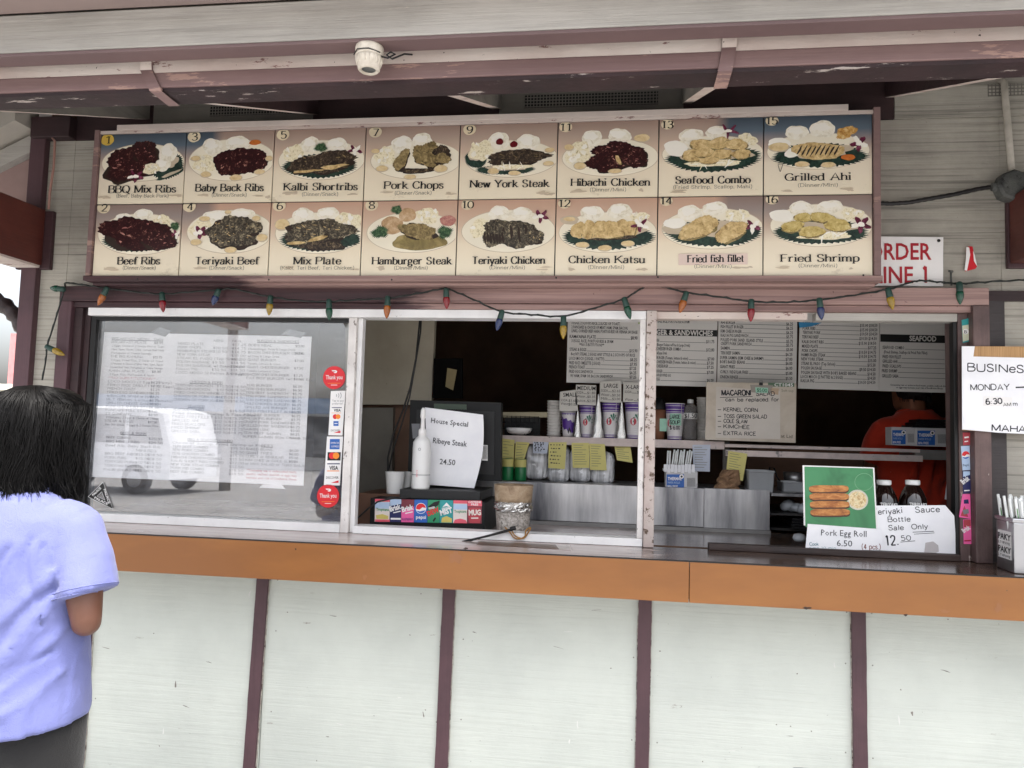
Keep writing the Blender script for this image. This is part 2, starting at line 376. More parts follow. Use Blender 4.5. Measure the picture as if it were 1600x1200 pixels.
M['mauve'] = paint('faded_mauve_paint', (154,126,122), (138,110,108), 3.5, (.5,1,1), .6, chip=(188,154,142), chip_amt=.58, chip_scale=9, chip_stretch=(.35,1,2.2), bump=.3, grain=.2, grain_stretch=(1.5,30,60))
M['greyplank'] = paint('weathered_grey_plank', (202,198,190), (172,168,160), 2.6, (.5,1,1.5), .75, grain=.42, grain_stretch=(2.2,45,75), grain_dark=.5, chip=(216,204,192), chip_amt=.60, chip_scale=6, chip_stretch=(.4,1,1.5), bump=.5, speck=.3)
M['peel'] = paint('peeled_primer', (242,230,220), (220,200,190), 5, (.5,1,1), .8, chip=(150,112,106), chip_amt=.60, chip_scale=22, chip_stretch=(.35,1,1), bump=.5, speck=.7)
M['soffit'] = solid('pinkish_soffit', (158,140,134), .8, var=.1, scale=2)
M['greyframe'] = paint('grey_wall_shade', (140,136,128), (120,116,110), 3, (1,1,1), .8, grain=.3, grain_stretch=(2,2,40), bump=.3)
M['redbeam'] = paint('red_brown_beam', (112,54,44), (92,42,36), 4, (1,1,1), .5, grain=.4, grain_stretch=(40,2,60), bump=.3)
ALB[0] = 1.0
M['alu'] = paint('white_window_frame', (232,231,230), (218,217,216), 6, (1,1,1), .4, chip=(140,136,132), chip_amt=.665, chip_scale=38, bump=.2, speck=.4)
M['alu_worn'] = paint('worn_white_window_frame', (226,222,218), (205,200,196), 8, (1,1,1), .5, chip=(120,110,104), chip_amt=.60, chip_scale=46, chip_stretch=(1,1,.5), bump=.4, speck=.6)
ALB[0] = .86
M['postflake'] = paint('flaking_window_post', (208,200,192), (170,140,134), 3.2, (1,1,1), .7, chip=(96,76,62), chip_amt=.56, chip_scale=34, bump=.7)
ALB[0] = .74
M['black'] = solid('black_rubber', (22,21,21), .6)
M['orange'] = paint('orange_laminate', (166,108,50), (144,90,40), 1.6, (.6,1,2), .42, bump=.06, chip=(150,100,66), chip_amt=.69, chip_scale=7, speck=.1, drip=.12)
def _header_mat():
    # one run of paint that is fresh maroon on the left and faded to mauve on the right, worn through where they meet
    m, t, p = nodes('half_repainted_trim')
    v = _coord(t, (1,1,1)); g = _noise(t, _coord(t, (1,30,55)), 1.0, 5)
    sx = t.nodes.new('ShaderNodeSeparateXYZ'); t.links.new(v, sx.inputs[0])
    ad = t.nodes.new('ShaderNodeMath'); ad.operation = 'MULTIPLY_ADD'; t.links.new(_noise(t, _coord(t, (3,1,30)), 1.0, 7, .7), ad.inputs[0]); ad.inputs[1].default_value = .55; t.links.new(sx.outputs[0], ad.inputs[2])
    mk = _ramp(t, ad.outputs[0], -.62+.14, -.60+.18)
    mr = t.nodes.new('ShaderNodeMapRange'); t.links.new(ad.outputs[0], mr.inputs[0]); mr.inputs[1].default_value = -.55; mr.inputs[2].default_value = -.45
    a = _mix(t, _ramp(t, g, .4, .62), lin((84,54,57)), lin((54,36,40)))
    b = _mix(t, _ramp(t, g, .42, .62), lin((178,146,138)), lin((138,108,103)))
    c = _mix(t, mr.outputs[0], a, b)
    ch = _ramp(t, _noise(t, v, 26, 9, .7), .66, .68)
    c = _mix(t, ch, c, lin((120,90,86)))
    t.links.new(c, p.inputs['Base Color']); p.inputs['Roughness'].default_value = .6; _bump(t, p, g, .35, .003)
    return m
M['header'] = _header_mat()
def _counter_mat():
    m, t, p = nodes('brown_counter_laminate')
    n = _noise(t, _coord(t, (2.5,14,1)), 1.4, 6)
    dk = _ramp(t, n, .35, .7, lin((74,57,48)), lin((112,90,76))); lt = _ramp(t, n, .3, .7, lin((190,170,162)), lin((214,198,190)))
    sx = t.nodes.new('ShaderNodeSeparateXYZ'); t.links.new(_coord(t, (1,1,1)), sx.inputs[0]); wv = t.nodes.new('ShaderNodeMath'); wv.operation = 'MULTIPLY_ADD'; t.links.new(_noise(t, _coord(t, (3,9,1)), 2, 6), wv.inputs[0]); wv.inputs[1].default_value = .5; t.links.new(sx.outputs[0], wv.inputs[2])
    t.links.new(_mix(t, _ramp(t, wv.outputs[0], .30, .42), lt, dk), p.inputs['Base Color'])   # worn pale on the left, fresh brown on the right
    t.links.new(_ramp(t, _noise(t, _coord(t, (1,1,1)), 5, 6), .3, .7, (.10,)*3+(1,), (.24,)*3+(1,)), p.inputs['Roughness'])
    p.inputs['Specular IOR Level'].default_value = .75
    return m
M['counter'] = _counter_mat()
def _glass(name, base, smudge_haze):
    m = bpy.data.materials.new(name); m.use_nodes = True; t = m.node_tree; t.nodes.remove(t.nodes['Principled BSDF'])
    out = t.nodes['Material Output']; tr = t.nodes.new('ShaderNodeBsdfTransparent'); gl = t.nodes.new('ShaderNodeBsdfGlossy'); df = t.nodes.new('ShaderNodeBsdfDiffuse')
    gl.inputs['Roughness'].default_value = .0; df.inputs[0].default_value = (.80,.82,.86,1)
    lw = t.nodes.new('ShaderNodeLayerWeight'); lw.inputs[0].default_value = .5; pw = t.nodes.new('ShaderNodeMath'); pw.operation = 'POWER'; t.links.new(lw.outputs['Facing'], pw.inputs[0]); pw.inputs[1].default_value = 5
    ad = t.nodes.new('ShaderNodeMath'); ad.operation = 'MULTIPLY_ADD'; t.links.new(pw.outputs[0], ad.inputs[0]); ad.inputs[1].default_value = 1-base; ad.inputs[2].default_value = base
    m1 = t.nodes.new('ShaderNodeMixShader'); t.links.new(ad.outputs[0], m1.inputs[0]); t.links.new(tr.outputs[0], m1.inputs[1]); t.links.new(gl.outputs[0], m1.inputs[2])
    m2 = t.nodes.new('ShaderNodeMixShader'); sm = _noise(t, _coord(t, (1.5,1,4)), 3, 9, .7)
    t.links.new(_ramp(t, sm, .45, .8, (smudge_haze*.25,)*3+(1,), (smudge_haze,)*3+(1,)), m2.inputs[0]); t.links.new(m1.outputs[0], m2.inputs[1]); t.links.new(df.outputs[0], m2.inputs[2])  # pale film: smudges plus reflected-sky haze put into the pane's colour
    t.links.new(m2.outputs[0], out.inputs[0]); return m
M['glass'] = _glass('window_glass', .15, .13)
M['concrete'] = paint('concrete_slab', (172,171,170), (150,149,148), 1.3, (1,1,1), .85, bump=.3, speck=.3)
M['steel'] = None
# ---------------------------------------------------------------- ground
g = MB(); g.box((-60,60),(-70,60),(-.2,0), M['concrete']); tag(g.build('pavement', origin=(0,0,0)), kind='structure')

# ---------------------------------------------------------------- the food stand
B = thing('food_stand', 'weathered maroon and off-white take-out stand with order windows over an orange counter', 'building', (0,0,0))
P = lambda name, mb: mb.build(name, B)
# lower front
MK = [solid('scuff_grey', (150,148,140), .7), solid('splash_white', (240,240,234), .6), solid('dark_fleck', (142,136,126), .7)]
PEDGE = paint('ragged_paint_edge', (216,212,200), (150,132,126), 30, chip=(96,76,74), chip_amt=.56, chip_scale=60, chip_stretch=(1,1,.5))
rn = random.Random(3)
for xa, xb in ((-3.3,-2.095),(-2.095,-1.345),(-1.345,-.60),(-.60,.13),(.13,.872),(.872,1.62),(1.62,3.4)):
    mb = MB().box((xa+.0015,xb-.0015),(0,.06),(.0,1.084), M['panel'], .003); k_ = 0
    for q in range(13):      # scuffs, paint splashes and nail heads
        k_ += 1; zz = rn.uniform(.08,.96); xx = rn.uniform(xa+.06,xb-.06); t_ = rn.random(); w_, h_ = (rn.uniform(.006,.028), rn.uniform(.0008,.002)) if t_ < .45 else (rn.uniform(.0015,.004), rn.uniform(.006,.022)) if t_ < .65 else (.0024, .0024)
        mb.face([(u, -.0005-k_*.00003, v) for u, v in blob_poly(xx, zz, w_, h_, .35, q, 14, rn.uniform(-.25,.25))], MK[0 if t_ < .35 else 1 if t_ < .6 else 2])
    for zz in (.12,.42,.72,.93):
        for xx in (xa+.045, xb-.045): k_ += 1; mb.face([(u, -.0005-k_*.00003, v) for u, v in blob_poly(xx+rn.uniform(-.004,.004), zz+rn.uniform(-.02,.02), .0028, .0028, .1, k_, 10)], MK[0])
    P('lower_panel', mb)
for (xt, xb2) in ((-2.095,-2.10),(-1.358,-1.378),(-.6125,-.622),(.1215,.1185),(.865,.873),(1.61,1.625)):
    mb = MB(); zt, zb = .99, .004
    n = 26; L = []; Rr = []
    for k in range(n+1):
        q = k/n; x = xt+(xb2-xt)*q*1.2; j = .0016*pnoise(Vector((xt*9, q*14, 1)))
        L.append((x-.0235+j, zt+(zb-zt)*q)); Rr.append((x+.0235+.0016*pnoise(Vector((xt*9, q*14, 5))), zt+(zb-zt)*q))
    mb.prism(L+Rr[::-1], -.017, -.001, M['maroon_v'])
    for S_, sg in ((L, -1), (Rr, 1)):     # ragged bead of wall paint along the batten
        O_ = [(x+sg*(.0022+.0026*abs(pnoise(Vector((xt*7, k*1.7, sg*3))))), z) for k, (x, z) in enumerate(S_)]
        mb.prism((S_+O_[::-1]) if sg > 0 else (O_+S_[::-1]), -.006-.0006*(sg > 0), -.0008, PEDGE)
    P('batten', mb)
# counter
cn = tag(bpy.data.objects.new('counter', None)); COL.objects.link(cn); cn.parent = B
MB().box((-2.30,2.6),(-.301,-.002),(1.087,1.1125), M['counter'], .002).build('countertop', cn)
for xa, xb in ((-2.30,.2490),(.2515,2.6)):
    MB().box((xa,xb),(-.308,-.288),(.977,1.1085), M['orange'], .0015).build('fascia', cn)
for px_, py_, rx_, rz_, cm in ((712,871,.020,.022,0),(570,902,.006,.010,0),(1261,950,.012,.004,1),(1415,961,.006,.003,1),(728,857,.008,.003,1),(1560,950,.010,.013,0),(462,858,.003,.003,1),(1476,955,.014,.005,0)):
    x_, z_ = U(px_, py_, -.3085); FM = [bpy.data.materials.get('fascia_stain') or solid('fascia_stain', (158,104,62), .5), bpy.data.materials.get('fascia_nick') or solid('fascia_nick', (52,32,20), .7)]
    mb = MB(); mb.face([(u, -.3087, v) for u, v in blob_poly(x_, z_, rx_, rz_, .3, px_, 24)], FM[cm]); mb.build('stain' if not cm else 'nick', cn)
MB().box((-2.30,2.6),(-.309,-.3025),(1.109,1.1128), M['black']).build('edge_strip', cn)
MB().box((-2.30,2.6),(-.29,-.005),(.985,1.086), M['maroon_dark']).build('apron_frame', cn)
# wall sections beside and above the windows
P('siding', MB().box((-2.424,-2.305),(.0,.08),(1.085,2.80), M['siding']))
P('siding', MB().box((1.36,3.4),(.0,.08),(1.085,2.71), M['siding']))
P('siding', MB().box((1.0,3.4),(-.006,.08),(2.712,2.86), M['siding']))
P('siding', MB().box((-2.305,1.36),(.002,.08),(2.062,2.71), M['siding']))
def strip(x0, x1, z0, z1, m, name, y0=-.004):
    P(name, MB().box((x0,x1),(y0,.08),(z0,z1), M[m]))
strip(-2.305,-1.954,2.712,2.86,'maroon_dark','frieze_board'); strip(-1.954,-1.247,2.712,2.86,'greyframe','frieze_board',-.001)
strip(-1.247,-.478,2.712,2.86,'maroon_dark','frieze_board'); strip(-.478,.236,2.712,2.86,'greyframe','frieze_board',-.001); strip(.236,.998,2.712,2.86,'maroon_dark','frieze_board')
# vents with wire mesh
def vent(xa, xb, za, zb):
    mb = MB(); mb.box((xa,xb),(-.004,-.0015),(za,zb), M['black'])
    st = .0125; x = xa
    while x < xb: mb.box((x,x+.0035),(-.0065,-.0045),(za,zb), M['greyframe']); x += st
    z = za
    while z < zb: mb.box((xa,xb),(-.008,-.0067),(z,z+.0035), M['greyframe']); z += st
    P('vent_screen', mb)
vent(-1.70,-1.31,2.80,2.845); vent(-.38,.14,2.795,2.845); vent(1.32,3.0,2.785,2.83)
# posts
P('corner_post', MB().box((-2.494,-2.424),(-.03,.08),(1.0,2.80), M['maroon_v'], .004))
P('corner_post', MB().box((-2.48,-2.30),(-.05,.02),(2.71,2.80), M['maroon_dark'], .004))
P('trim_strip', MB().box((1.297,1.362),(-.012,.08),(1.1135,2.066), paint('dark_trim', (66,58,58), (52,45,46), 6, chip=(150,110,104), chip_amt=.66, chip_scale=9, grain=.3, bump=.4)))
P('trim_strip', MB().box((1.294,2.4),(-.014,.0),(2.033,2.069), M['maroon_dark']))
# window head
P('window_head', MB().box((-2.295,1.297),(-.045,.0),(2.012,2.074), M['header'], .003))
P('window_head', MB().box((-2.262,1.262),(-.032,.0),(1.988,2.011), M['header'], .003))
P('window_jamb', MB().box((-2.295,-2.238),(-.045,.05),(1.0,2.011), M['maroon_v'], .003))
P('window_jamb', MB().box((-2.237,-2.20),(-.025,.06),(1.113,1.987), M['maroon_dark'], .003))
P('window_jamb', MB().box((-2.20,-2.175),(-.008,.08),(1.113,1.987), M['maroon_dark'], .002))
P('window_jamb', MB().box((1.206,1.240),(-.012,.10),(1.1135,1.987), paint('brown_jamb', (120,96,92), (90,70,68), 7, chip=(196,180,172), chip_amt=.63, chip_scale=24, chip_stretch=(1,1,.4), bump=.5, grain=.4, grain_stretch=(60,60,3)), .003))
P('window_jamb', MB().box((1.241,1.296),(-.05,.10),(1.1135,2.011), bpy.data.materials['brown_jamb'], .004))
# sliding windows
def frame_box(par, X, Y, Z, m, name='frame'): return MB().box(X, Y, Z, M[m], .002).build(name, par)
def win(name):
    o = bpy.data.objects.new(name, None); COL.objects.link(o); o.parent = B; return o
W1 = win('sliding_window')
mb = MB(); mb.box((-2.172,.108),(-.03,.05),(1.955,1.987), M['alu'], .002); mb.box((-2.172,-1.05),(-.03,.05),(1.1135,1.146), M['alu'], .002); mb.box((-2.172,-2.150),(-.005,.05),(1.1465,1.954), M['black'])
mb.build('frame', W1)
mb = MB(); mb.box((-2.15,-1.052),(-.004,.03),(1.94,1.9545), M['black']); mb.build('gasket', W1)
mb = MB(); mb.box((-1.050,-1.018),(-.024,.02),(1.1135,1.9545), M['alu_worn'], .002); mb.box((-1.017,-.998),(-.006,.03),(1.1135,1.9545), M['alu'], .002); mb.build('stile', W1)
MB().box((-2.149,-1.051),(.012,.016),(1.1465,1.94), M['glass']).build('pane', W1)
MB().box((-.997,.107),(-.03,.05),(1.1135,1.142), M['alu'], .002).build('sill_track', W1)
W2 = win('sliding_window')
MB().box((.086,.1075),(-.028,.03),(1.1425,1.9545), M['alu_worn'], .002).build('stile', W2)
MB().box((.109,.147),(-.04,.06),(1.1135,1.987), M['postflake'], .003).build('window_post', W2)
mb = MB(); mb.box((.148,.69),(-.015,.04),(1.960,1.987), M['peel'], .002); mb.box((.72,1.205),(-.012,.04),(1.958,1.987), M['greyplank'], .002); mb.build('head_rail', W2)
MB().box((1.193,1.2055),(-.006,.03),(1.1135,1.957), M['black'], .002).build('gasket', W2)
mb = MB(); mb.box((.345,1.2),(-.03,.012),(1.1130,1.1365), paint('dark_wood_track', (70,52,46), (46,34,32), 6, (.6,1,1), grain=.6, grain_stretch=(2,40,70), bump=.6, chip=(150,120,104), chip_amt=.66, chip_scale=12, chip_stretch=(.3,1,1)), .003); mb.build('sill_track', W2)
# eave: rafters, girder, planks, soffit, roof
def rafter(X, faceL, faceR):
    mb = MB(); w = .019; z0, z1 = 2.425, 2.792; h = .15
    a = [(X-w,-.955,z0),(X+w,-.955,z0),(X+w,-.008,z1),(X-w,-.008,z1)]; b = [(x,y,z+h) for x,y,z in a]
    mb.face(a, M['peel']); mb.face(b, M['maroon_dark'])
    mb.face([a[0],a[3],b[3],b[0]], faceL); mb.face([a[1],a[2],b[2],b[1]], faceR); mb.face([a[0],a[1],b[1],b[0]], M['maroon']); mb.face([a[2],a[3],b[3],b[2]], M['maroon'])
    P('rafter', mb)
rafter(-2.70, M['greyframe'], M['greyframe']); rafter(-1.985, M['greyframe'], M['greyframe']); rafter(-1.245, M['greyframe'], M['maroon_dark']); rafter(-.485, M['greyframe'], M['greyframe']); rafter(.248, M['greyframe'], M['greyframe']); rafter(.985, M['maroon_dark'], M['greyframe']); rafter(1.72, M['maroon_dark'], M['greyframe']); rafter(2.45, M['maroon_dark'], M['greyframe'])
P('girder', MB().box((-4.2,4.2),(-1.0405,-.955),(2.4225,2.4635), M['mauve'], .002))
P('girder', MB().box((-4.2,4.2),(-1.0395,-.955),(2.464,2.54), M['peel'], .002))
P('girder', MB().box((-4.2,4.2),(-1.035,-.9555),(2.412,2.422), M['flake']))
P('eave_plank', MB().box((-4.2,4.2),(-1.146,-1.088),(2.4795,2.583), M['greyplank'], .004))
P('eave_plank', MB().box((-4.2,4.2),(-1.145,-1.0885),(2.470,2.479), paint('dull_mauve_paint', (128,104,102), (114,92,92), 3, (.4,1,1), bump=.3, chip=(196,176,164), chip_amt=.68, chip_scale=10, chip_stretch=(.3,1,1)), .002))
P('eave_plank', MB().box((-4.2,4.2),(-1.30,-1.148),(2.586,2.61), M['soffit']))
P('eave_plank', MB().box((-4.2,4.2),(-1.087,-1.041),(2.535,2.56), M['maroon_dark']))
# straps nailed over the girder at the rafters
def strap(X, X2):
    mb = MB(); w = .017
    a = [Vector((X-w,-1.052,2.505)), Vector((X+w,-1.052,2.505)), Vector((X+w,-1.046,2.47)), Vector((X-w,-1.046,2.47)), Vector((X2+w,-.96,2.4055)), Vector((X2-w,-.96,2.4055)), Vector((X2+w,-1.05,2.408)), Vector((X2-w,-1.05,2.408))]
    mb.face([a[0],a[1],a[2],a[3]], M['peel']); mb.face([a[3],a[2],a[6],a[7]], M['mauve']); mb.face([a[7],a[6],a[4],a[5]], M['mauve'])
    bk = [p+Vector((0,.006,.004)) for p in a]
    mb.face([a[0],a[3],bk[3],bk[0]], M['mauve']); mb.face([a[1],a[2],bk[2],bk[1]], M['mauve']); mb.face([a[3],a[7],bk[7],bk[3]], M['mauve']); mb.face([a[2],a[6],bk[6],bk[2]], M['mauve'])
    P('strap', mb)
strap(-1.285,-1.25); strap(.26,.25)
mb = MB()
mb.face([(-4.2,-1.09,2.62),(4.2,-1.09,2.62),(4.2,.15,3.10),(-4.2,.15,3.10)], M['greyframe']); mb.face([(-4.2,-1.33,2.66),(4.2,-1.33,2.66),(4.2,.15,3.16),(-4.2,.15,3.16)], M['maroon_dark'])
mb.box((-4.2,4.2),(.15,3.2),(3.10,3.16), M['maroon_dark']); mb.box((-4.2,4.2),(-1.34,-1.30),(2.586,2.68), M['mauve'])
P('roof', mb)
# side beams that carry the porch roof, running out from the wall
def side_beam(x0, x1):
    P('side_beam', MB().box((x0,x1),(-1.8,-.02),(2.165,2.405), M['redbeam'], .006))
    P('beam_end', MB().box((x0-.006 if x1 > 0 else x0, x1 if x1 > 0 else x1+.035),(-.02,.0),(2.15,2.40), M['maroon'], .004))
side_beam(-2.53,-2.405); side_beam(1.378,1.50)
P('beam_soffit', MB().box((-2.53,-2.408),(-1.8,-.03),(2.155,2.1645), M['peel']))
# gable end seen past the corner post
P('gable_panel', MB().box((-4.2,-2.495),(.02,.06),(2.40,2.80), solid('pink_gable', (176,148,142), .8, var=.08)))
mb = MB(); mb.prism([(-3.4,2.25),(-2.495,2.66),(-2.495,2.735),(-3.4,2.325)], -.02, .018, M['greyplank']); P('rake_board', mb)
P('gable_soffit', MB().prism([(-3.4,2.345),(-2.495,2.755),(-2.495,2.86),(-3.4,2.86)], -.12, .01, solid('white_soffit', (205,198,186), .8, var=.06)))
# kitchen shell
ALB[0] = 1.0
DK = solid('dark_kitchen_wall', (112,84,66), .7, var=.3, scale=3)
P('kitchen_floor', MB().box((-2.45,3.4),(.1,3.2),(.02,.06), solid('kitchen_floor', (150,128,112), .6)))
P('kitchen_wall', MB().box((-2.5,3.4),(3.1,3.2),(0,3.1), DK)); P('kitchen_wall', MB().box((-2.5,-2.44),(.09,3.1),(0,3.1), DK)); P('kitchen_wall', MB().box((3.3,3.4),(.09,3.1),(0,3.1), DK))
P('kitchen_ceiling', MB().box((-2.44,3.3),(.09,3.1),(2.55,2.6), solid('kitchen_ceiling', (190,178,164), .8)))
ALB[0] = .96
# ---------------------------------------------------------------- picture menu board over the windows
SY = -.130
MBD = thing('menu_board', 'long framed picture menu of sixteen numbered plate lunches above the windows', 'menu board', (-.61, -.06, 2.075))
INK = solid('black_ink', (16,15,15), .6, var=.05)
def _panel_bg(name, zlo, zhi, top):
    m, t, p = nodes(name)
    v = _coord(t, (1,1,1)); sx = t.nodes.new('ShaderNodeSeparateXYZ'); t.links.new(v, sx.inputs[0])
    mr = t.nodes.new('ShaderNodeMapRange'); t.links.new(sx.outputs[2], mr.inputs[0]); mr.inputs[1].default_value = zlo-2.075; mr.inputs[2].default_value = zhi-2.075
    def ramp(cols):
        r = t.nodes.new('ShaderNodeValToRGB'); e = r.color_ramp.elements
        while len(e) < len(cols): e.new(.5)
        for k, (ps, c) in enumerate(cols): e[k].position = ps; e[k].color = lin(c)
        t.links.new(mr.outputs[0], r.inputs[0]); return r.outputs[0]
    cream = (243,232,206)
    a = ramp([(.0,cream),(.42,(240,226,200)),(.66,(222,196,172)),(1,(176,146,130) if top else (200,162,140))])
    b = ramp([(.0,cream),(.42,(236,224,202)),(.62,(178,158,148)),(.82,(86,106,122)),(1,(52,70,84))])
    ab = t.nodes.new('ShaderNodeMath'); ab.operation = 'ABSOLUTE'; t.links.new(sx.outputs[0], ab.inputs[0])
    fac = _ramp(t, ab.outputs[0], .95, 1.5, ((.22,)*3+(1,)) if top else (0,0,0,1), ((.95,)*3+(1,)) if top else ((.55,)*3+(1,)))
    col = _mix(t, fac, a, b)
    st = _ramp(t, _noise(t, _coord(t, (1,1,1.8)), 9, 8, .75), .60, .66)
    lo = _ramp(t, mr.outputs[0], .02, .24, (1,1,1,1), (.08,.08,.08,1))
    mm = t.nodes.new('ShaderNodeMath'); mm.operation = 'MULTIPLY'; t.links.new(st, mm.inputs[0]); t.links.new(lo, mm.inputs[1])
    m2 = t.nodes.new('ShaderNodeMath'); m2.operation = 'MULTIPLY'; t.links.new(mm.outputs[0], m2.inputs[0]); m2.inputs[1].default_value = .55
    col = _mix(t, m2.outputs[0], col, lin((186,172,146)))
    t.links.new(col, p.inputs['Base Color']); p.inputs['Roughness'].default_value = .35
    return m
zT, zM, zB = 2.680, 2.389, 2.097
xL, xR = -2.090, .882
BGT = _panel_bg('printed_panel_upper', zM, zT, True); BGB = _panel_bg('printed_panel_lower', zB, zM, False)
F = {
 'plate': solid('printed_plate', (246,238,216), .35, var=.03), 'rim': solid('printed_plate_rim', (206,190,166), .4, var=.1),
 'rice': blotch('printed_rice', [(214,204,176),(248,242,224),(254,250,238)], 45, 6, .4),
 'mac': blotch('printed_salad', [(170,156,110),(236,224,186),(252,244,216),(196,180,128)], 85, 4, .4, dist=.2),
 'leaf': blotch('printed_leaf', [(14,30,27),(30,54,46),(58,82,68)], 60, 4, .4),
 'pars': blotch('printed_parsley', [(16,36,24),(52,86,56),(120,140,100)], 110, 4, .4),
 'bbq': blotch('printed_glazed_meat', [(20,6,8),(40,12,15),(60,20,24),(168,120,104),(44,12,16)], 60, 10, .35, dist=1.5, stops=[.3,.45,.58,.66,.72]),
 'dark': blotch('printed_dark_meat', [(16,12,11),(42,33,28),(74,60,48),(160,142,112),(30,23,20)], 90, 10, .4, stops=[.3,.44,.56,.66,.75]),
 'grey': blotch('printed_grey_meat', [(20,17,17),(52,46,40),(98,90,74),(190,176,144),(40,34,32)], 75, 9, .4, dist=1.0, stops=[.32,.44,.55,.64,.76]),
 'olive': blotch('printed_olive_meat', [(50,40,24),(112,96,62),(160,140,96),(196,176,128)], 50, 9, .4, dist=1.2),
 'fry': blotch('printed_fried_crust', [(120,92,52),(196,166,112),(222,196,142),(240,220,174)], 60, 8, .4, dist=.4),
 'fryy': blotch('printed_fried_shrimp', [(128,104,48),(192,168,98),(214,194,128),(236,222,170)], 55, 8, .4),
 'tan': blotch('printed_citrus_slice', [(206,178,128),(226,202,154),(236,216,172)], 40, 4, .4), 'pot': blotch('printed_potato', [(150,116,82),(196,162,122),(228,204,172)], 26, 6, .4),
 'gravy': blotch('printed_gravy', [(112,98,60),(144,128,80),(180,160,108)], 20, 5, .3), 'purple': blotch('printed_petal', [(66,12,34),(104,28,58),(150,84,112)], 60, 4, .4),
 'red': solid('printed_cherry', (104,14,26), .3), 'rose': blotch('printed_radish', [(140,72,76),(188,128,118),(212,166,148)], 60, 4, .4),
 'orange': blotch('printed_orange', [(180,92,34),(214,126,56)], 50, 4, .4), 'gold': blotch('printed_noodles', [(150,90,30),(206,158,84),(240,216,160)], 80, 5, .4),
 'white': solid('printed_white', (252,248,236), .4, var=.03), 'char': solid('printed_char', (48,34,26), .5), 'oval': solid('printed_number_oval', (232,218,186), .4), 'yoval': solid('printed_yellow_oval', (226,190,84), .4)}
NAMES = ['BBQ Mix Ribs','Beef Ribs','Baby Back Ribs','Teriyaki Beef','Kalbi Shortribs','Mix Plate','Pork Chops','Hamburger Steak','New York Steak','Teriyaki Chicken','Hibachi Chicken','Chicken Katsu','Seafood Combo','Fried fish fillet','Grilled Ahi','Fried Shrimp']
SUBS = ['(Beef, Baby Back Pork)','(Dinner/Snack)','(Dinner/Snack)','(Dinner/Snack)','(Dinner/Snack)','(Kalbi, Teri Beef, Teri Chicken)','(Dinner/Snack)','(Dinner/Mini)','(Dinner/Snack)','(Dinner/Mini)','(Dinner/Mini)','(Dinner/Mini)','(Fried Shrimp, Scallop, Mahi)','(Dinner/Mini)','(Dinner/Mini)','(Dinner/Mini)']
NPX = [(170,274,301.5,300.5),(184,249,413,413),(306,411,299,298.5),(305,404,413,413),(444,558,297.5,297),(459,532,413,413),(601,692,295,294.5),(582,705,413,413),(735,857,293,292),(738,851,412.5,412),(893,1015,290.5,290),(889,1007,411,411),(1056,1172,287,286),(1075,1162,410,409),(1227,1329,282.5,281),(1221,1342,409,408.5)]
SPX = [(182,263,308.5),(192,243,421),(331,385,307),(327,381,421),(472,528,306),(438,553,421),(617,674,304),(616,668,421),(768,824,302),(765,820,420.5),(922,978,299),(919,975,420),(1052,1175,295),(1085,1143,418.5),(1247,1309,292),(1248,1308,417.5)]
OV = [(169,219),(163,325),(304,214),(297,323),(443,211),(437,322),(587,207),(581,321),(734,203),(731,320),(884,199),(882,318),(1043,195),(1041,314),(1206,189),(1206,312)]
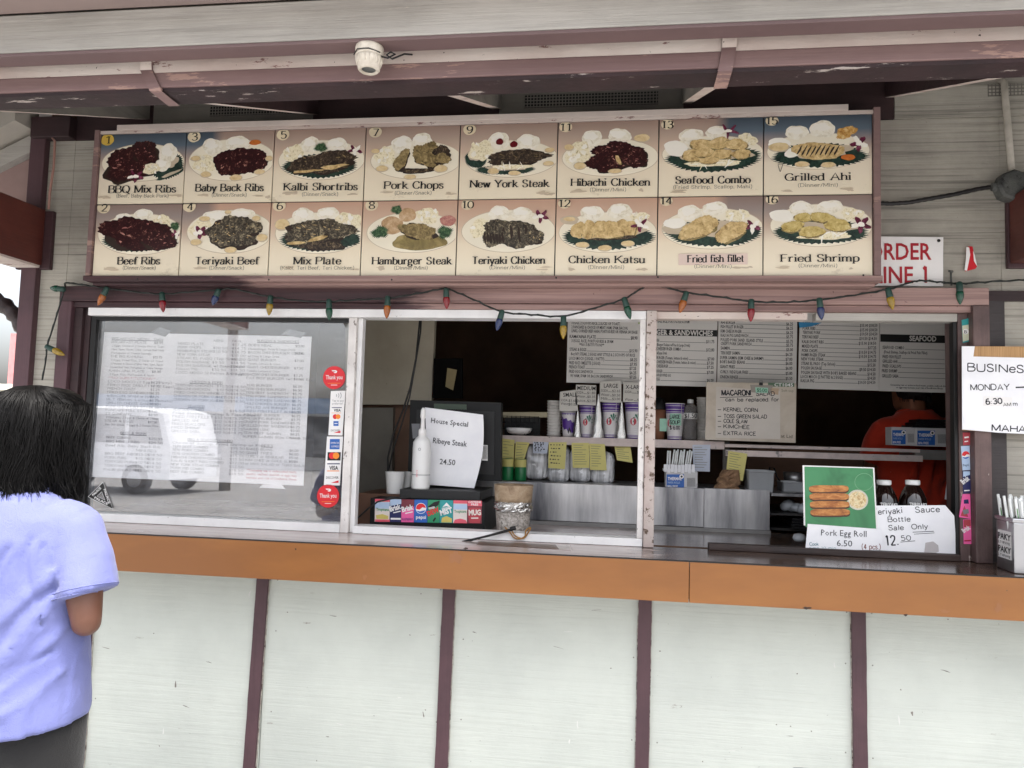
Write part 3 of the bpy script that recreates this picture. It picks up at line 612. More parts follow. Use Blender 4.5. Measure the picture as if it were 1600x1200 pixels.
# what lies on each printed plate: (kind, photo x, photo y, half width, half height, tilt)
D = {1:[('leafz',258,258,30,22,0),('bbq',206,256,42,25,.25),('bbq',226,238,22,16,-.3),('rice',263,240,14,15,-.4),('rice',255,258,12,10,0),('mac',237,264,13,8,0),('leafz',268,273,24,4,.35),('flower',213,276,13,7,0)],
3:[('rice',332,229,16,12,0),('rice',372,224,20,11,0),('mac',320,256,17,14,0),('bbqr',377,252,42,20,.1),('tan',322,273,9,4.5,0),('tan',369,278,10,5,0),('tan',406,269,9,4,0),('tan',306,248,8,4,0),('tan',421,248,6,4,0),('orange',399,223,9,4,0)],
5:[('leafz',500,259,60,20,0),('rice',485,226,14,12,0),('rice',526,227,18,11,0),('mac',459,241,16,14,.4),('flower',555,235,12,7,0),('dark',505,254,50,16,.08),('dark',478,263,24,8,.05),('olives',522,261,22,3,.15),('olives',480,268,22,2,.05),('pars',502,231,9,7,0)],
7:[('rice',628,226,16,14,0),('rice',660,220,16,12,0),('mac',602,244,15,15,0),('olive',627,250,9,18,-.45),('olive',668,241,21,20,.2),('dark',690,240,14,12,-.3),('olive',690,248,14,8,0),('dark',650,267,26,4,0),('tan',597,264,10,5,0),('tan',689,264,11,6,0),('tan',641,277,10,4,0),('tan',587,237,7,4,0)],
9:[('leafz',744,248,18,16,0),('leafz',790,265,46,9,0),('rice',780,220,16,14,0),('rice',825,223,18,14,0),('mac',752,236,18,16,.3),('dark',808,246,48,12,.08),('mac',800,261,30,4,0),('tan',771,268,9,5,0),('tan',804,271,10,4,0),('tan',857,256,9,4,0),('tan',859,235,8,4,0),('red',781,222,6,5,0),('red',803,226,6,5,0)],
11:[('rice',925,216,16,13,0),('rice',968,213,18,13,0),('mac',904,241,20,19,.3),('tan',1003,216,13,7,0),('bbq',968,238,40,17,-.1),('bbq',953,252,38,15,.1),('bbq',990,249,22,13,0),('fry',966,250,3,8,.4),('tan',889,231,8,5,0),('tan',906,260,10,6,0),('tan',961,268,11,4,0)],
13:[('leafz',1115,248,76,23,0),('white',1056,232,18,13,-.3),('rice',1080,213,19,13,0),('rice',1121,208,18,12,0),('mac',1168,218,15,10,-.3),('mac',1115,255,42,6,0),('frys',1096,226,17,9,0),('frys',1122,224,18,9,.2),('frys',1150,226,18,9,-.15),('frys',1083,243,18,9,0),('frys',1127,241,16,8,0),('frys',1158,241,14,8,.1),('frys',1107,250,15,7,0),('frys',1100,238,15,8,.2),('flower',1138,205,17,7,0)],
15:[('leafz',1280,243,76,22,0),('rice',1245,207,18,12,0),('rice',1285,202,21,14,0),('gold',1322,207,16,10,.3),('white',1217,224,18,9,0),('tan',1217,230,17,8,0),('white',1239,238,14,8,.4),('grill',1278,236,40,15,-.06),('flower',1342,224,14,12,0),('orange',1325,246,11,5,0),('tan',1253,257,12,5,0),('tan',1294,258,12,5,0)],
2:[('leafz',217,374,58,20,0),('rice',193,340,14,6,0),('rice',224,336,15,9,0),('mac',254,346,13,10,0),('bbq',214,365,54,24,-.1),('bbq',248,372,30,15,-.1),('pars',274,354,7,6,0),('flower',277,366,9,6,0)],
4:[('rice',340,339,25,10,0),('rice',378,336,20,10,0),('mac',314,357,17,14,0),('tan',320,342,9,4,0),('flower',313,363,11,10,0),('grey',365,362,40,22,-.1),('grey',352,372,26,14,-.2),('grey',395,356,16,10,0),('tan',307,379,9,5,0),('tan',361,391,10,5,0),('tan',410,372,9,6,0),('tan',357,332,5,3,0),('tan',401,342,7,4,0)],
6:[('leafz',500,374,64,20,0),('rice',474,337,17,12,0),('rice',513,335,18,11,0),('mac',545,346,20,14,0),('tan',441,351,12,9,0),('grey',500,360,50,17,0),('grey',478,372,32,12,.1),('dark',505,384,36,7,0),('fry',497,373,15,3,.25),('fry',463,380,14,2.4,.05)],
8:[('gravy',655,378,44,13,0),('mac',668,337,18,12,0),('pars',620,328,8,7,0),('pot',637,336,13,11,0),('pot',613,352,17,14,0),('olive',653,361,29,12,-.1),('pars',594,363,13,9,0),('pars',695,363,12,9,0),('rose',700,345,13,8,0)],
10:[('rice',780,333,16,12,0),('rice',815,334,18,10,0),('mac',752,356,20,13,.5),('greyv',800,364,46,20,-.15),('greyv',772,372,18,14,0),('grey',835,370,14,12,0),('flower',845,338,13,9,0)],
12:[('leafz',950,370,74,22,0),('rice',925,333,18,12,0),('rice',968,330,20,12,0),('mac',1000,340,14,9,0),('rim',890,344,15,7,0),('tan',890,343,10,4,0),('fryk',945,358,50,15,0),('dark',958,372,36,3,.05),('fry',950,368,22,5,0),('flower',1000,352,14,9,0),('tan',910,383,11,5,0),('tan',945,388,11,5,0),('tan',981,381,11,5,0)],
14:[('leafz',1115,364,76,24,0),('rice',1078,333,19,13,0),('rice',1117,326,20,11,0),('mac',1152,336,18,10,0),('rim',1054,358,18,9,0),('white',1054,349,18,8,0),('flower',1176,354,13,10,0),('fry',1092,356,32,15,.35),('fry',1142,362,26,14,.45)],
16:[('leafz',1282,362,76,22,0),('white',1222,337,20,10,0),('rice',1252,326,20,12,0),('rice',1297,323,20,11,0),('mac',1332,334,17,10,0),('mac',1290,369,42,6,0),('fryy',1255,340,15,7,0),('fryy',1285,340,20,8,-.1),('fryy',1238,354,17,9,.2),('fryy',1268,362,20,9,0),('fryy',1308,352,21,10,-.1),('flower',1345,351,16,12,0)]}
PLATE = {1:(223,254,64,27),3:(362,250,67,31),5:(502,250,67,30),7:(650,250,71,29),9:(799,248,72,29),11:(953,246,75,30),13:(1113,240,79,29),15:(1278,236,80,30),2:(219,366,66,30),4:(359,362,67,32),6:(499,364,69,31),8:(644,363,71,31),10:(794,361,73,33),12:(949,363,76,32),14:(1113,357,79,33),16:(1283,352,80,35)}
for k in range(16):
    col, low = k//2, k % 2
    x0 = xL+(xR-xL)*col/8; x1 = xL+(xR-xL)*(col+1)/8; z0, z1 = (zB, zM) if low else (zM, zT)
    n = k+1; rn = random.Random(n); mb = MB()
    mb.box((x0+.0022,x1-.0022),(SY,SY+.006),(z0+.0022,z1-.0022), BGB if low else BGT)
    lay = [0]
    def bl(m, cx, cy, rx, ry, rot=0., rough=.1, nn=30, zig=0.):
        lay[0] += 1; c = U(cx, cy, SY); s = (U(cx+20, cy, SY)[0]-c[0])/20
        pts = blob_poly(c[0], c[1], rx*s, ry*s, rough, rn.random(), nn, rot, zig)
        pts = [(min(max(a, x0+.004), x1-.004), min(max(b, z0+.004), z1-.004)) for a, b in pts]
        mb.face([(a, SY-.0003-.00006*lay[0], b) for a, b in pts], F[m])
    px, py, rx, ry = PLATE[n]
    bl('rim', px, py, rx+1, ry+1, 0, .0, 48); bl('plate', px, py, rx, ry, 0, .0, 48)
    for kd, cx, cy, a, b, rt in D[n]:
        if kd == 'leafz': bl('leaf', cx, cy, a*.97, b*.9, rt, .04, 90, .06); bl('rim', cx, cy-b*.3, a*.7, b*.5, rt, .15)
        elif kd == 'flower':
            for q in range(5):
                an = q*1.256+.4; bl('purple' if (q+n) % 3 else 'white', cx+math.cos(an)*a*.55, cy+math.sin(an)*b*.55, a*.5, b*.32, -an, .15, 14)
            bl('white', cx, cy, a*.35, b*.35)
        elif kd == 'rice': bl('rice', cx, cy, a, b, rt, .07, 34); bl('white', cx-a*.12, cy-b*.25, a*.62, b*.5, rt, .2, 20)
        elif kd == 'mac':
            bl('mac', cx, cy, a, b, rt, .14, 34)
            for q in range(9): bl(rn.choice(['white','mac','rice']), cx+rn.uniform(-.7,.7)*a, cy+rn.uniform(-.7,.7)*b, a*.22, b*.2, rn.random()*3, .25, 12)
        elif kd in ('bbq','dark','grey','olive','fry','fryy','frys') and bl('gravy' if kd[:3] == 'fry' else 'char', cx+1, cy+b*.16, a*.97, b*.98, rt, .16, 34): pass
        elif kd in ('bbq','dark','grey','olive','fry','fryy','frys','pars','gold'):
            m = {'frys':'fry'}.get(kd, kd)
            if kd in ('fry','fryy','frys'): bl('olive', cx, cy+b*.14, a*1.02, b*1.0, rt, .08, 36)
            bl(m, cx, cy, a, b, rt, .10 if kd[:3] == 'fry' else .15, 60, .035 if kd != 'pars' else .16)
            if kd in ('bbq','dark','grey'):
                for q in range(12):
                    bl({'bbq':'rose','dark':'olive','grey':'fry'}[kd], cx+rn.uniform(-.7,.7)*a, cy+rn.uniform(-.65,.65)*b, a*rn.uniform(.02,.09), b*rn.uniform(.02,.06), rn.uniform(-.6,.6), .3, 8)
        elif kd == 'bbqr':
            bl('bbq', cx-a*.5, cy+2, a*.5, b, rt, .1, 40, .03); bl('bbq', cx, cy, a*.75, b*.98, rt, .08, 40, .03); bl('bbq', cx+a*.5, cy-1, a*.48, b*.95, rt, .06, 40, .03)
            for q in range(16): bl('rose', cx+rn.uniform(-.8,.85)*a, cy+rn.uniform(-.6,.7)*b, 1.6, .7, .9, .3, 8)
        elif kd == 'olives': bl('fry', cx, cy, a, b, rt, .25, 26)
        elif kd == 'greyv':
            bl('grey', cx, cy, a, b, rt, .12, 50, .03)
            for q in range(7): bl('char', cx-a*.8+q*a*.26, cy+rn.uniform(-.1,.15)*b, 2.2, b*.6, .15, .25, 14)
        elif kd == 'grill':
            bl('fry', cx, cy, a, b, rt, .08, 40, .02)
            for q in range(9): bl('char', cx-a*.72+q*a*.18, cy-b*.05+rn.uniform(-1,1), 1.5, b*.62, -.5, .2, 12)
        elif kd == 'fryk':
            for q in range(6): bl('fry', cx-a*.82+q*a*.33, cy+2-q*.4, a*.24, b*(.9 if q in (0,5) else 1.02), -.2, .09, 24); bl('olive', cx-a*.68+q*a*.33, cy+3, 1, b*.75, -.25, .2, 10)
        elif kd == 'tan': bl('rim', cx, cy+.5, a, b, rt, .04); bl('tan', cx, cy-.4, a*.92, b*.88, rt, .05)
        else: bl(kd, cx, cy, a, b, rt, .06)
    for q in range(3 if not low else 2):      # scuffs and tape marks near the lower edge
        bl('rim', px+rn.choice((-1,1))*rn.uniform(42, 62), (312-col*1.5 if not low else 424)-rn.uniform(2, 7), rn.uniform(3, 13), rn.uniform(1, 2.6), 0, .3, 16)
    ox, oy = OV[k]; bl('yoval' if n == 1 else 'oval', ox, oy, 10, 8.5, 0, .02)
    TY = SY-.0006-.00006*(lay[0]+2)
    nw = 4.2 if n < 10 else 8.5
    text(mb, str(n), (ox-nw, oy+5.4), (ox+nw, oy+5.2), 11, TY, INK, 'serif', wx=.1, wy=.04)
    a, b, ya, yb = NPX[k]
    if n == 14:
        lay[0] += 3; q = px_poly(SY, [(1060,397),(1168,396),(1168,413.5),(1060,414.5)]); mb.face([(u, SY-.0003-.00006*lay[0], v) for u, v in q], solid('paper_patch', (226,204,192), .6, var=.05))
        text(mb, NAMES[k], (a, ya), (b, yb), 11, TY, INK, 'serif', wx=.10, wy=.04, gap=.16)
    else: text(mb, NAMES[k], (a, ya), (b, yb), 11.2, TY, INK, 'serif', wx=.105, wy=.036, gap=.19)
    if n != 9:
        a, b, ya = SPX[k]; sl_ = -(col+.5)*.012*(0 if low else 1)
        text(mb, SUBS[k], (a, ya), (b, ya+(b-a)*sl_*.12), 5.2, TY, INK, 'serif', wx=.05, wy=.036, gap=.22)
    if n == 15:
        for q in ((1216,257,1223,256),(1223,256,1219,268),(1219,268,1216,257)): bar(mb, (q[0],q[1]), (q[2],q[3]), .8, TY, INK)
    mb.build('menu_panel', MBD)
mb = MB(); mb.box((xL-.001,xR+.001),(SY+.0065,SY+.02),(zB-.001,zT+.001), INK); mb.build('backing', MBD)
mb = MB(); mb.box((-2.112,xL-.0015),(SY-.012,-.006),(2.098,2.695), M['mauve'], .002); mb.build('frame_side', MBD)
mb = MB(); mb.box((xR+.0015,.906),(SY-.012,-.006),(2.098,2.70), M['mauve'], .002); mb.build('frame_side', MBD)
mb = MB(); mb.box((-2.118,.910),(SY-.016,-.006),(2.0765,2.0968), M['header'], .003); mb.box((-2.10,.895),(SY+.02,-.005),(2.0660,2.0760), M['header'], .002); mb.build('frame_bottom', MBD)
mb = MB(); mb.box((-2.02,.80),(SY-.006,-.02),(2.6935,2.716), solid('top_trim_paint', (206,194,186), .6, var=.1, scale=5), .002); mb.box((-2.108,.9),(SY-.004,-.01),(2.6805,2.693), M['peel'], .001); mb.build('frame_top', MBD)
for px_, py_ in ((215,436),(420,437),(612,437),(869,434),(1028,433),(1349,430)):
    x, z = U(px_, py_, SY-.016); mb = MB(); mb.lathe([(.0035,0),(.003,.0015),(.001,.002)], (x, SY-.016, z), INK, 8, axis=(0,-1,0)); mb.build('screw', MBD)
ALB[0] = .82
# ---------------------------------------------------------------- things fixed to the front
def OZ(px, py, z):
    d = _f*FPX + _r*(px-800) - _u*(py-600); t = (z-CAMZ)/d.z
    return (d.x*t, CAMY+d.y*t)
def textm(mb, s, u, v, wd, h, Y, m, font='sans', bold=0.0, wx=.085, wy=.032, gap=.2, jit=0., seed=1, d=(1,0)):
    d = Vector(d); up = Vector((-d.y, d.x)); u0 = Vector((u, v))
    if font == 'sans':
        vs, fs = sans_mesh(s, bold); xa = min(q.x for q in vs); xb = max(q.x for q in vs); sx = wd/max(1e-6, xb-xa) if wd else h/.7; e = eps(); i = mb.mi(m); bv = []
        for q in vs:
            w_ = u0+d*((q.x-xa)*sx)+up*(q.y*h/.7); bv.append(mb.bm.verts.new((w_.x, Y-e, w_.y)))
        for f in fs:
            try: ff = mb.bm.faces.new([bv[k] for k in f]); ff.material_index = i
            except ValueError: pass
    else:
        sx = wd/sk_width(s, gap) if wd else h
        def place(a, b, e=0):
            w_ = u0+d*(a*sx)+up*(b*h); return (w_.x, Y-e, w_.y)
        sk_text(mb, s, place, m, wx*h/sx, wy, gap, font == 'serif', jit, random.Random(seed))
def circ(mb, cx, cy, r, Y, m, n=28, lay=0):
    x, z = U(cx, cy, Y); q = abs(U(cx+r, cy, Y)[0]-x)
    mb.face([(x+q*math.cos(2*math.pi*k/n), Y-lay*.0002, z+q*math.sin(2*math.pi*k/n)) for k in range(n)], m)
def polyf(mb, pts, Y, m, lay=0):
    mb.face([(x, Y-lay*.0002, z) for x, z in px_poly(Y, pts)], m)
ALB[0] = 1.0
WH = solid('white_card', (232,230,228), .5, var=.04); PAPER = paint('white_paper', (236,236,238), (226,226,230), 6, bump=.12)
RED = solid('sign_red', (168,24,40), .5); DRED = solid('sticker_red', (214,34,44), .4, var=.04); GREY = solid('grey_print', (120,122,126), .5)
BLUE = solid('card_blue', (38,96,178), .4); ORG = solid('card_orange', (238,140,40), .4); NAVY = solid('navy_print', (24,30,84), .4); TEAL = solid('teal_print', (42,150,150), .4); PINK = solid('pink_print', (236,96,160), .4); LBLUE = solid('pale_blue_print', (176,198,224), .4)
INK2 = solid('marker_ink', (30,30,38), .6)
# order line sign
t = thing('order_sign', 'white metal sign with red ORDER LINE 1 lettering partly behind the menu board', 'sign', (*[U(1420,447,-.014)[0]], -.014, U(1420,447,-.014)[1]))
mb = MB(); sheet(mb, -.014, [(1332,369),(1474,370.5),(1473.5,447),(1332,446)], WH, .003); mb.build('sign_plate', t)
mb = MB(); text(mb, 'ORDER', (1356,405.5), (1455.5,405.5), 25.5, -.0152, RED, bold=.015); text(mb, 'LINE', (1365.5,442), (1427,442), 25.5, -.0152, RED, bold=.015); text(mb, '1', (1442,442), (1449.5,442), 25.5, -.0152, RED, 'hand', wx=.075, wy=.075); mb.build('lettering', t)
mb = MB(); x, z = U(1467,376,-.016); mb.lathe([(.006,0),(.005,.002),(.001,.003)], (x,-.0155,z), INK, 12, axis=(0,-1,0)); mb.build('screw', t)
# torn sticker
mb = MB(); sheet(mb, -.004, [(1513,385),(1519.5,385),(1523,402),(1527,416),(1524,420),(1508,424),(1511,404)], solid('torn_sticker_red', (206,30,44), .4), .002)
sheet(mb, -.010, [(1510,386),(1514.5,386.5),(1516,398),(1511,423),(1507,422),(1509.5,405)], WH, .001); sheet(mb, -.008, [(1520.5,392),(1523,398),(1527,416),(1522,408)], WH, .001)
tag(mb.build('sticker'), 'torn red and white sticker on the grey siding right of the order line sign', 'sticker')
# conduit, junction box, cables
STEELG = paint('painted_conduit', (190,184,172), (170,164,152), 20, bump=.3, speck=.4); DKG = paint('weathered_dark_metal', (96,98,94), (60,62,62), 22, bump=.8, speck=.5, chip=(40,40,40), chip_amt=.58, chip_scale=40)
t = thing('junction_box', 'dark round electrical box under a painted conduit at the right edge', 'electrical box', (U(1580,315,-.05)[0], -.05, U(1580,315,-.05)[1]))
cx, cz = U(1582,291,-.04)
mb = MB(); mb.lathe([(.004,-.035),(.05,-.034),(.056,-.025),(.056,.02),(.048,.028),(.02,.032),(.004,.033)], (cx,-.036,cz), DKG, 8, axis=(0,-1,0), smooth=False)
mb.box((cx-.02,cx+.09),(-.06,-.01),(cz-.03,cz+.045), DKG, .006); mb.build('box_body', t)
a = UV(1569,128,-.022); b = UV(1570.5,150,-.022); c = UV(1581,268,-.022)
mb = MB(); mb.tube([a+Vector((-.01,.02,.02)), a, b, b.lerp(c,.5), c], .0115, STEELG, 14); mb.build('conduit', t)
mb = MB(); q = UV(1556,292,-.03); mb.tube([q+Vector((.02,0,0)), q, q-Vector((.014,0,-.0))], [.017,.017,.014], DKG, 12); mb.build('connector', t)
mb = MB(); pts = [UV(x,y,-.02) for x,y in ((1366,317),(1390,318.5),(1420,316.5),(1450,311),(1490,304),(1530,295),(1556,291))]
pc = []
for k in range(len(pts)-1):
    for q in range(6): pc.append(pts[k].lerp(pts[k+1], q/6))
mb.tube(pc, [.0082 if k % 2 else .0068 for k in range(len(pc))], solid('black_flex_conduit', (34,33,33), .5), 10); mb.build('flexible_conduit', t)
mb = MB(); pts = [(52,211),(66,208),(78,210),(86,221),(84,260),(78,300),(76,327)]; mb.tube([UV(x,y,-.036) for x,y in pts], .005, solid('pinkish_pipe', (168,128,116), .5), 8)
tag(mb.build('wire_pipe'), 'thin pinkish wire pipe bent round the corner post top at left', 'pipe')
mb = MB(); mb.tube([UV(1485.5,424,-.012), UV(1486.5,446,-.012)], .0035, DKG, 6); mb.tube([UV(1482,423.5,-.014), UV(1489,424.5,-.014)], .004, DKG, 6); tag(mb.build('nail'), 'long rusty nail in the siding above the right window corner', 'nail')
# porcelain lamp holder under the eave
x, z = U(578,68,-1.117); z = 2.4695
LH = thing('lamp_holder', 'empty white porcelain lamp socket screwed under the eave plank', 'lamp holder', (x,-1.117,z))
CER = paint('dirty_porcelain', (214,206,192), (186,176,160), 30, chip=(60,50,44), chip_amt=.70, chip_scale=60, bump=.2)
mb = MB(); mb.lathe([(.0345,0),(.0355,-.004),(.0355,-.017),(.034,-.019),(.0355,-.0205),(.0355,-.027)], (x,-1.117,z), CER, 32); mb.build('base', LH)
mb = MB(); mb.lathe([(.0345,-.0272),(.033,-.034),(.0285,-.050),(.0275,-.058),(.024,-.062),(.0185,-.0605),(.018,-.03),(.002,-.029)], (x,-1.117,z), CER, 40)
for k in range(20):
    an = k*2*math.pi/20; mb.tube([(x+.033*math.cos(an),-1.117+.033*math.sin(an),z-.030), (x+.0298*math.cos(an),-1.117+.0298*math.sin(an),z-.047)], [.0028,.0012], CER, 6)
mb.build('body', LH)
mb = MB(); mb.lathe([(.0172,-.058),(.0172,-.031),(.002,-.0305)], (x,-1.117,z), DKG, 20); mb.build('contact_sleeve', LH)
mb = MB()
mb.tube([(x+.03,-1.125,z-.028),(x+.05,-1.125,z-.034),(x+.068,-1.12,z-.022),(x+.056,-1.12,z-.016),(x+.046,-1.122,z-.024),(x+.06,-1.12,z-.034),(x+.085,-1.10,z-.012),(x+.10,-1.08,z-.004)], .0022, M['black'], 6)
mb.tube([(x-.036,-1.13,z-.024),(x-.02,-1.1515,z-.021),(x+.01,-1.153,z-.021),(x+.034,-1.135,z-.024)], .0015, M['black'], 6)
mb.build('wires', LH)
# string of bulbs
SLY = -.075
SL = thing('string_lights', 'string of unlit coloured bulbs on a dark green cord along the window head', 'string lights', (*[U(800,470,SLY)[0]], SLY, U(800,470,SLY)[1]))
CORD = solid('green_black_cord', (20,28,24), .5)
path = [(66,594),(72,560),(74,540),(84,508),(93,478),(101,450),(104,442),(135,446),(165,450),(210,456),(253,459),(300,456),(341,453),(362,451),(395,458),(423,464),(470,470),(514,471),(560,468.5),(606,466),(650,459),(690,451.5),(702,452),(740,468),(784,487),(830,491.5),(880,494),(930,481),(975,467),(1000,452),(1018,446),(1040,449),(1073,457),(1125,464),(1175,471),(1230,472),(1280,468.5),(1335,461),(1388,452),(1420,442),(1440,438.5),(1470,441),(1500,443),(1550,440),(1612,437)]
pts = _cr([Vector(p) for p in path], 5); pp = []
for k, p in enumerate(pts):
    yy = SLY if p.x < 1300 else SLY+.045*min(1, (p.x-1300)/150)
    q = UV(p.x, p.y, yy); q.z += .0014*math.sin(k*2.4); pp.append(q)
mb = MB(); mb.tube(pp, .0033, CORD, 6); mb.tube([q+Vector((.002*math.cos(k*1.9),-.002,.003*math.sin(k*1.9))) for k, q in enumerate(pp)], .0024, CORD, 6); mb.build('cord', SL)
def bulbmat(n, c): 
    m = solid(n, c, .22, var=.25, scale=120, bump=.5); m.node_tree.nodes['Principled BSDF'].inputs['Coat Weight'].default_value = .3; return m
BM = {'o': bulbmat('amber_bulb', (156,86,28)), 'r': bulbmat('red_bulb', (128,22,32)), 'b': bulbmat('blue_bulb', (36,50,92)), 'y': bulbmat('yellow_bulb', (150,122,34)), 'g': bulbmat('green_bulb', (12,70,50))}
SOCK = solid('green_socket', (36,66,58), .5)
for c, a, b in (('g',(101,452),(78,450)),('y',(72,541),(101,555)),('o',(168,449),(153,477)),('r',(253,457),(255,488)),('b',(342,452),(332,477)),('y',(423,462),(420,493)),('g',(514,468),(514.5,501)),('o',(606,463),(604,498)),('r',(697,451),(698,483)),('b',(785,485),(776,517)),('y',(880.5,494),(880,530)),('g',(975,465),(985,499)),('o',(1073,456),(1062,489)),('r',(1174,468),(1173,503)),('b',(1280,466),(1284,500)),('y',(1387,450),(1395,484)),('g',(1499,441),(1500,476))):
    yy = SLY-.006 if b[0] < 1300 else SLY+.03
    A = UV(*a, yy); Bq = UV(*b, yy); ax = Bq-A; L = ax.length; ax.normalize(); q = max(L, .058)
    bu = MB(); L0 = .40*L
    prof = [(.0098,L0),(.0125,L0+.06*q),(.0138,L0+.14*q),(.0132,L0+.25*q),(.0105,L0+.38*q),(.0065,L0+.50*q),(.0025,L0+.585*q),(.0004,L0+.6*q)]
    bu.lathe(prof, A, BM[c], 18, axis=ax); ob = bu.build('bulb', SL)
    so_ = MB(); so_.lathe([(.006,-.002),(.0105,.002),(.011,L0*.5),(.0118,L0*.9),(.0116,L0+.002)], A, SOCK, 14, axis=ax); so_.build('socket', ob)
# ---------------------------------------------------------------- paper and stickers on the left pane
GY = .0085
def page(s, t_, c=((163,519),(487,526),(474,759),(143,745))):
    a, b, d, e = [Vector(q) for q in c]; top = a.lerp(b, s); bot = e.lerp(d, s); q = top.lerp(bot, t_); return (q.x, q.y)
MP = thing('paper_menu', 'white printed paper menu taped inside the left sliding window', 'menu', (*[U(310,750,.03)[0]], .03, U(310,750,.03)[1]))
mb = MB(); sheet(mb, .034, [page(0,0),page(1,0),page(1,1),page(0,1)], PAPER, .001); mb.build('sheet', MP)
mb = MB(); PI_ = solid('menu_print', (36,38,50), .6); PR_ = solid('menu_print_red', (176,40,60), .6)
def prow(s0, t0, txt, n=None, price=None, sp=None, ink=PI_, h=3.3, ul=False, w_=None):
    wd = (w_ or len(txt)*.0112)
    text(mb, txt, page(s0,t0), page(s0+wd,t0), h, .0325, ink, 'serif', wx=.06, wy=.04, gap=.24)
    if ul: bar(mb, page(s0,t0+.006), page(s0+wd,t0+.006), .7, .0325, ink)
    if price: text(mb, price, page(sp,t0), page(sp+.042,t0), h, .0325, ink, 'serif', wx=.075, wy=.05, gap=.22)
T0 = .048; ST = .0247
left = [('BREAKFAST MENU   Daily',0,1),('BREAKFAST PLATE','$8.95',0),('2 Eggs, Choice of 2 Scoops Rice or Toast',0,2),('Ham, Spam, Bacon, Links, Corned Beef Hash',0,2),('Portuguese or Vienna Sausage',0,2),('THE BIG KAHUNA','$12.75',0),('3 Eggs, Fried Rice, 2 Slices of Toast',0,2),('2 Pancakes & Choice of Meat: Ham, Spam, Bacon',0,2),('Corned Beef Hash, Portuguese or Vienna Sausage',0,2),("KAMA'AINA PLATE",'$8.90',0),('3 Eggs, Rice, Portuguese & Spam',0,2),('**NO SUBSTITUTIONS**',0,3),('LOCO MOCO (2 Eggs, 1 Patty)','$8.25',0),('FRIED RICE OMELETTE (2 Eggs)','$7.95',0),('FRENCH TOAST','$7.25',0),('FRIED EGG SANDWICH','$6.25',0),('w/BACON, SPAM or HAM','$7.25',0),('BLT (Bacon, Lettuce, Tomato)','$6.75',0),('GRILLED CHEESE SANDWICH','$5.50',0),('PANCAKE SHORT STACK (2PCS)','$6.00',0),('PANCAKE FULL STACK (3PCS)','$7.25',0),("2'S COMPANY",'$8.50',0),('2 Pancakes, 2 Eggs & Choice of 1 Meat',0,2),('STEAK & EGGS','$17.50',0),('8oz. NY Steak, 2 Eggs & 2 Scoops Rice',0,2)]
for k, (s, pr, fl) in enumerate(left):
    prow(.04+(.0 if fl != 2 else .004), T0+k*ST, s, None, pr or None, .245, PR_ if fl == 3 else PI_, 3.3 if fl != 2 else 2.8, fl == 1, None if fl != 2 else min(.25, len(s)*.0068))
prow(.12, T0+26.3*ST, 'BEEF & PORK', ul=True)
for k, (s, a, b) in enumerate((('BEEF COMBO',0,'$20.95'),('BBQ MIXED RIBS',0,'$20.50'),('Beef Rib, Baby Back Rib',0,0),('','MINI','REG.'),('BBQ BEEF RIBS','$15.00','$18.50'),('PORK RIBS','$15.00','$18.50'),('TERIYAKI PORK','$10.50','$14.50'),('TERIYAKI BEEF','$10.50','$14.50'),('KALBI SHORT RIBS','$15.00','$18.50'))):
    if s: prow(.055, T0+(27.6+k*1.12)*ST, s)
    if a: prow(.20, T0+(27.6+k*1.12)*ST, a)
    if b: prow(.255, T0+(27.6+k*1.12)*ST, b)
mid = [('MIXED PLATE','','$17.25'),('PORK CHOPS','$10.50','$14.75'),('HAMBURGER STEAK','$10.50','$14.75'),('NEW YORK STEAK','','$15.00'),('STEAK EL PASO (Top Sirloin)','','$15.50'),('POLISH SAUSAGE','$9.50','$14.50'),("POLISH SAUSAGE w/ Baked Beans",'','$14.50'),('KALUA PIG','$10.50','$14.50'),('LOCO MOCO (2 Patties & 2 Eggs)','','$14.50')]
for k, (s, a, b) in enumerate(mid):
    prow(.36, T0+(1+k)*ST, s)
    if a: prow(.53, T0+(1+k)*ST, a)
    prow(.62, T0+(1+k)*ST, b)
prow(.53, T0+.0*ST, 'MINI'); prow(.62, T0, 'REG.')
def block(head, t0, rows, s0, sa, sb):
    prow(s0+.07, t0, head, ul=True)
    for k, (s, a, b) in enumerate(rows):
        prow(s0, t0+(k+1)*ST, s)
        if a: prow(sa, t0+(k+1)*ST, a)
        if b: prow(sb, t0+(k+1)*ST, b)
block('CHICKEN & PORK', T0+11.5*ST, [('TERIYAKI CHICKEN','$10.50','$14.50'),('HIBACHI CHICKEN','$10.50','$14.50'),('FRIED CHICKEN WINGS','$10.50','$14.50'),('CHICKEN OR PORK CUTLET','$10.50','$14.50'),('CHICKEN OR PORK KATSU','$10.50','$14.50')], .36, .56, .63)
block('SEAFOOD', T0+18.2*ST, [('SEAFOOD COMBO','','$15.50'),('Fried Shrimp, Scallop & Fish Fillet','',''),('FRIED FISH FILLET','$10.50','$13.75'),('GRILLED AHI','$10.50','$13.75'),('FRIED SCALLOPS','$10.50','$13.75'),('FRIED SHRIMP','$10.50','$13.75'),('GRILLED SABA','$10.50','$13.75')], .36, .56, .63)
block('BBQ & SEAFOOD COMBO', T0+27.4*ST, [('Choice of Scallop, Fried Shrimp or Fish','',''),('TERI BEEF COMBO','','$15.50'),('TERI PORK COMBO','','$15.50'),('TERI CHICKEN COMBO','','$15.50'),('HIBACHI CHICKEN COMBO','','$15.50'),('KALBI SHORT RIBS COMBO','','$17.00'),('NEW YORK STEAK COMBO','','$17.50'),('PORK RIB COMBO','','$18.50'),('BEEF RIB COMBO','','$18.50')], .37, .6, .645)
prow(.74, T0-.005, 'BURGERS & SANDWICHES', ul=True, w_=.2)
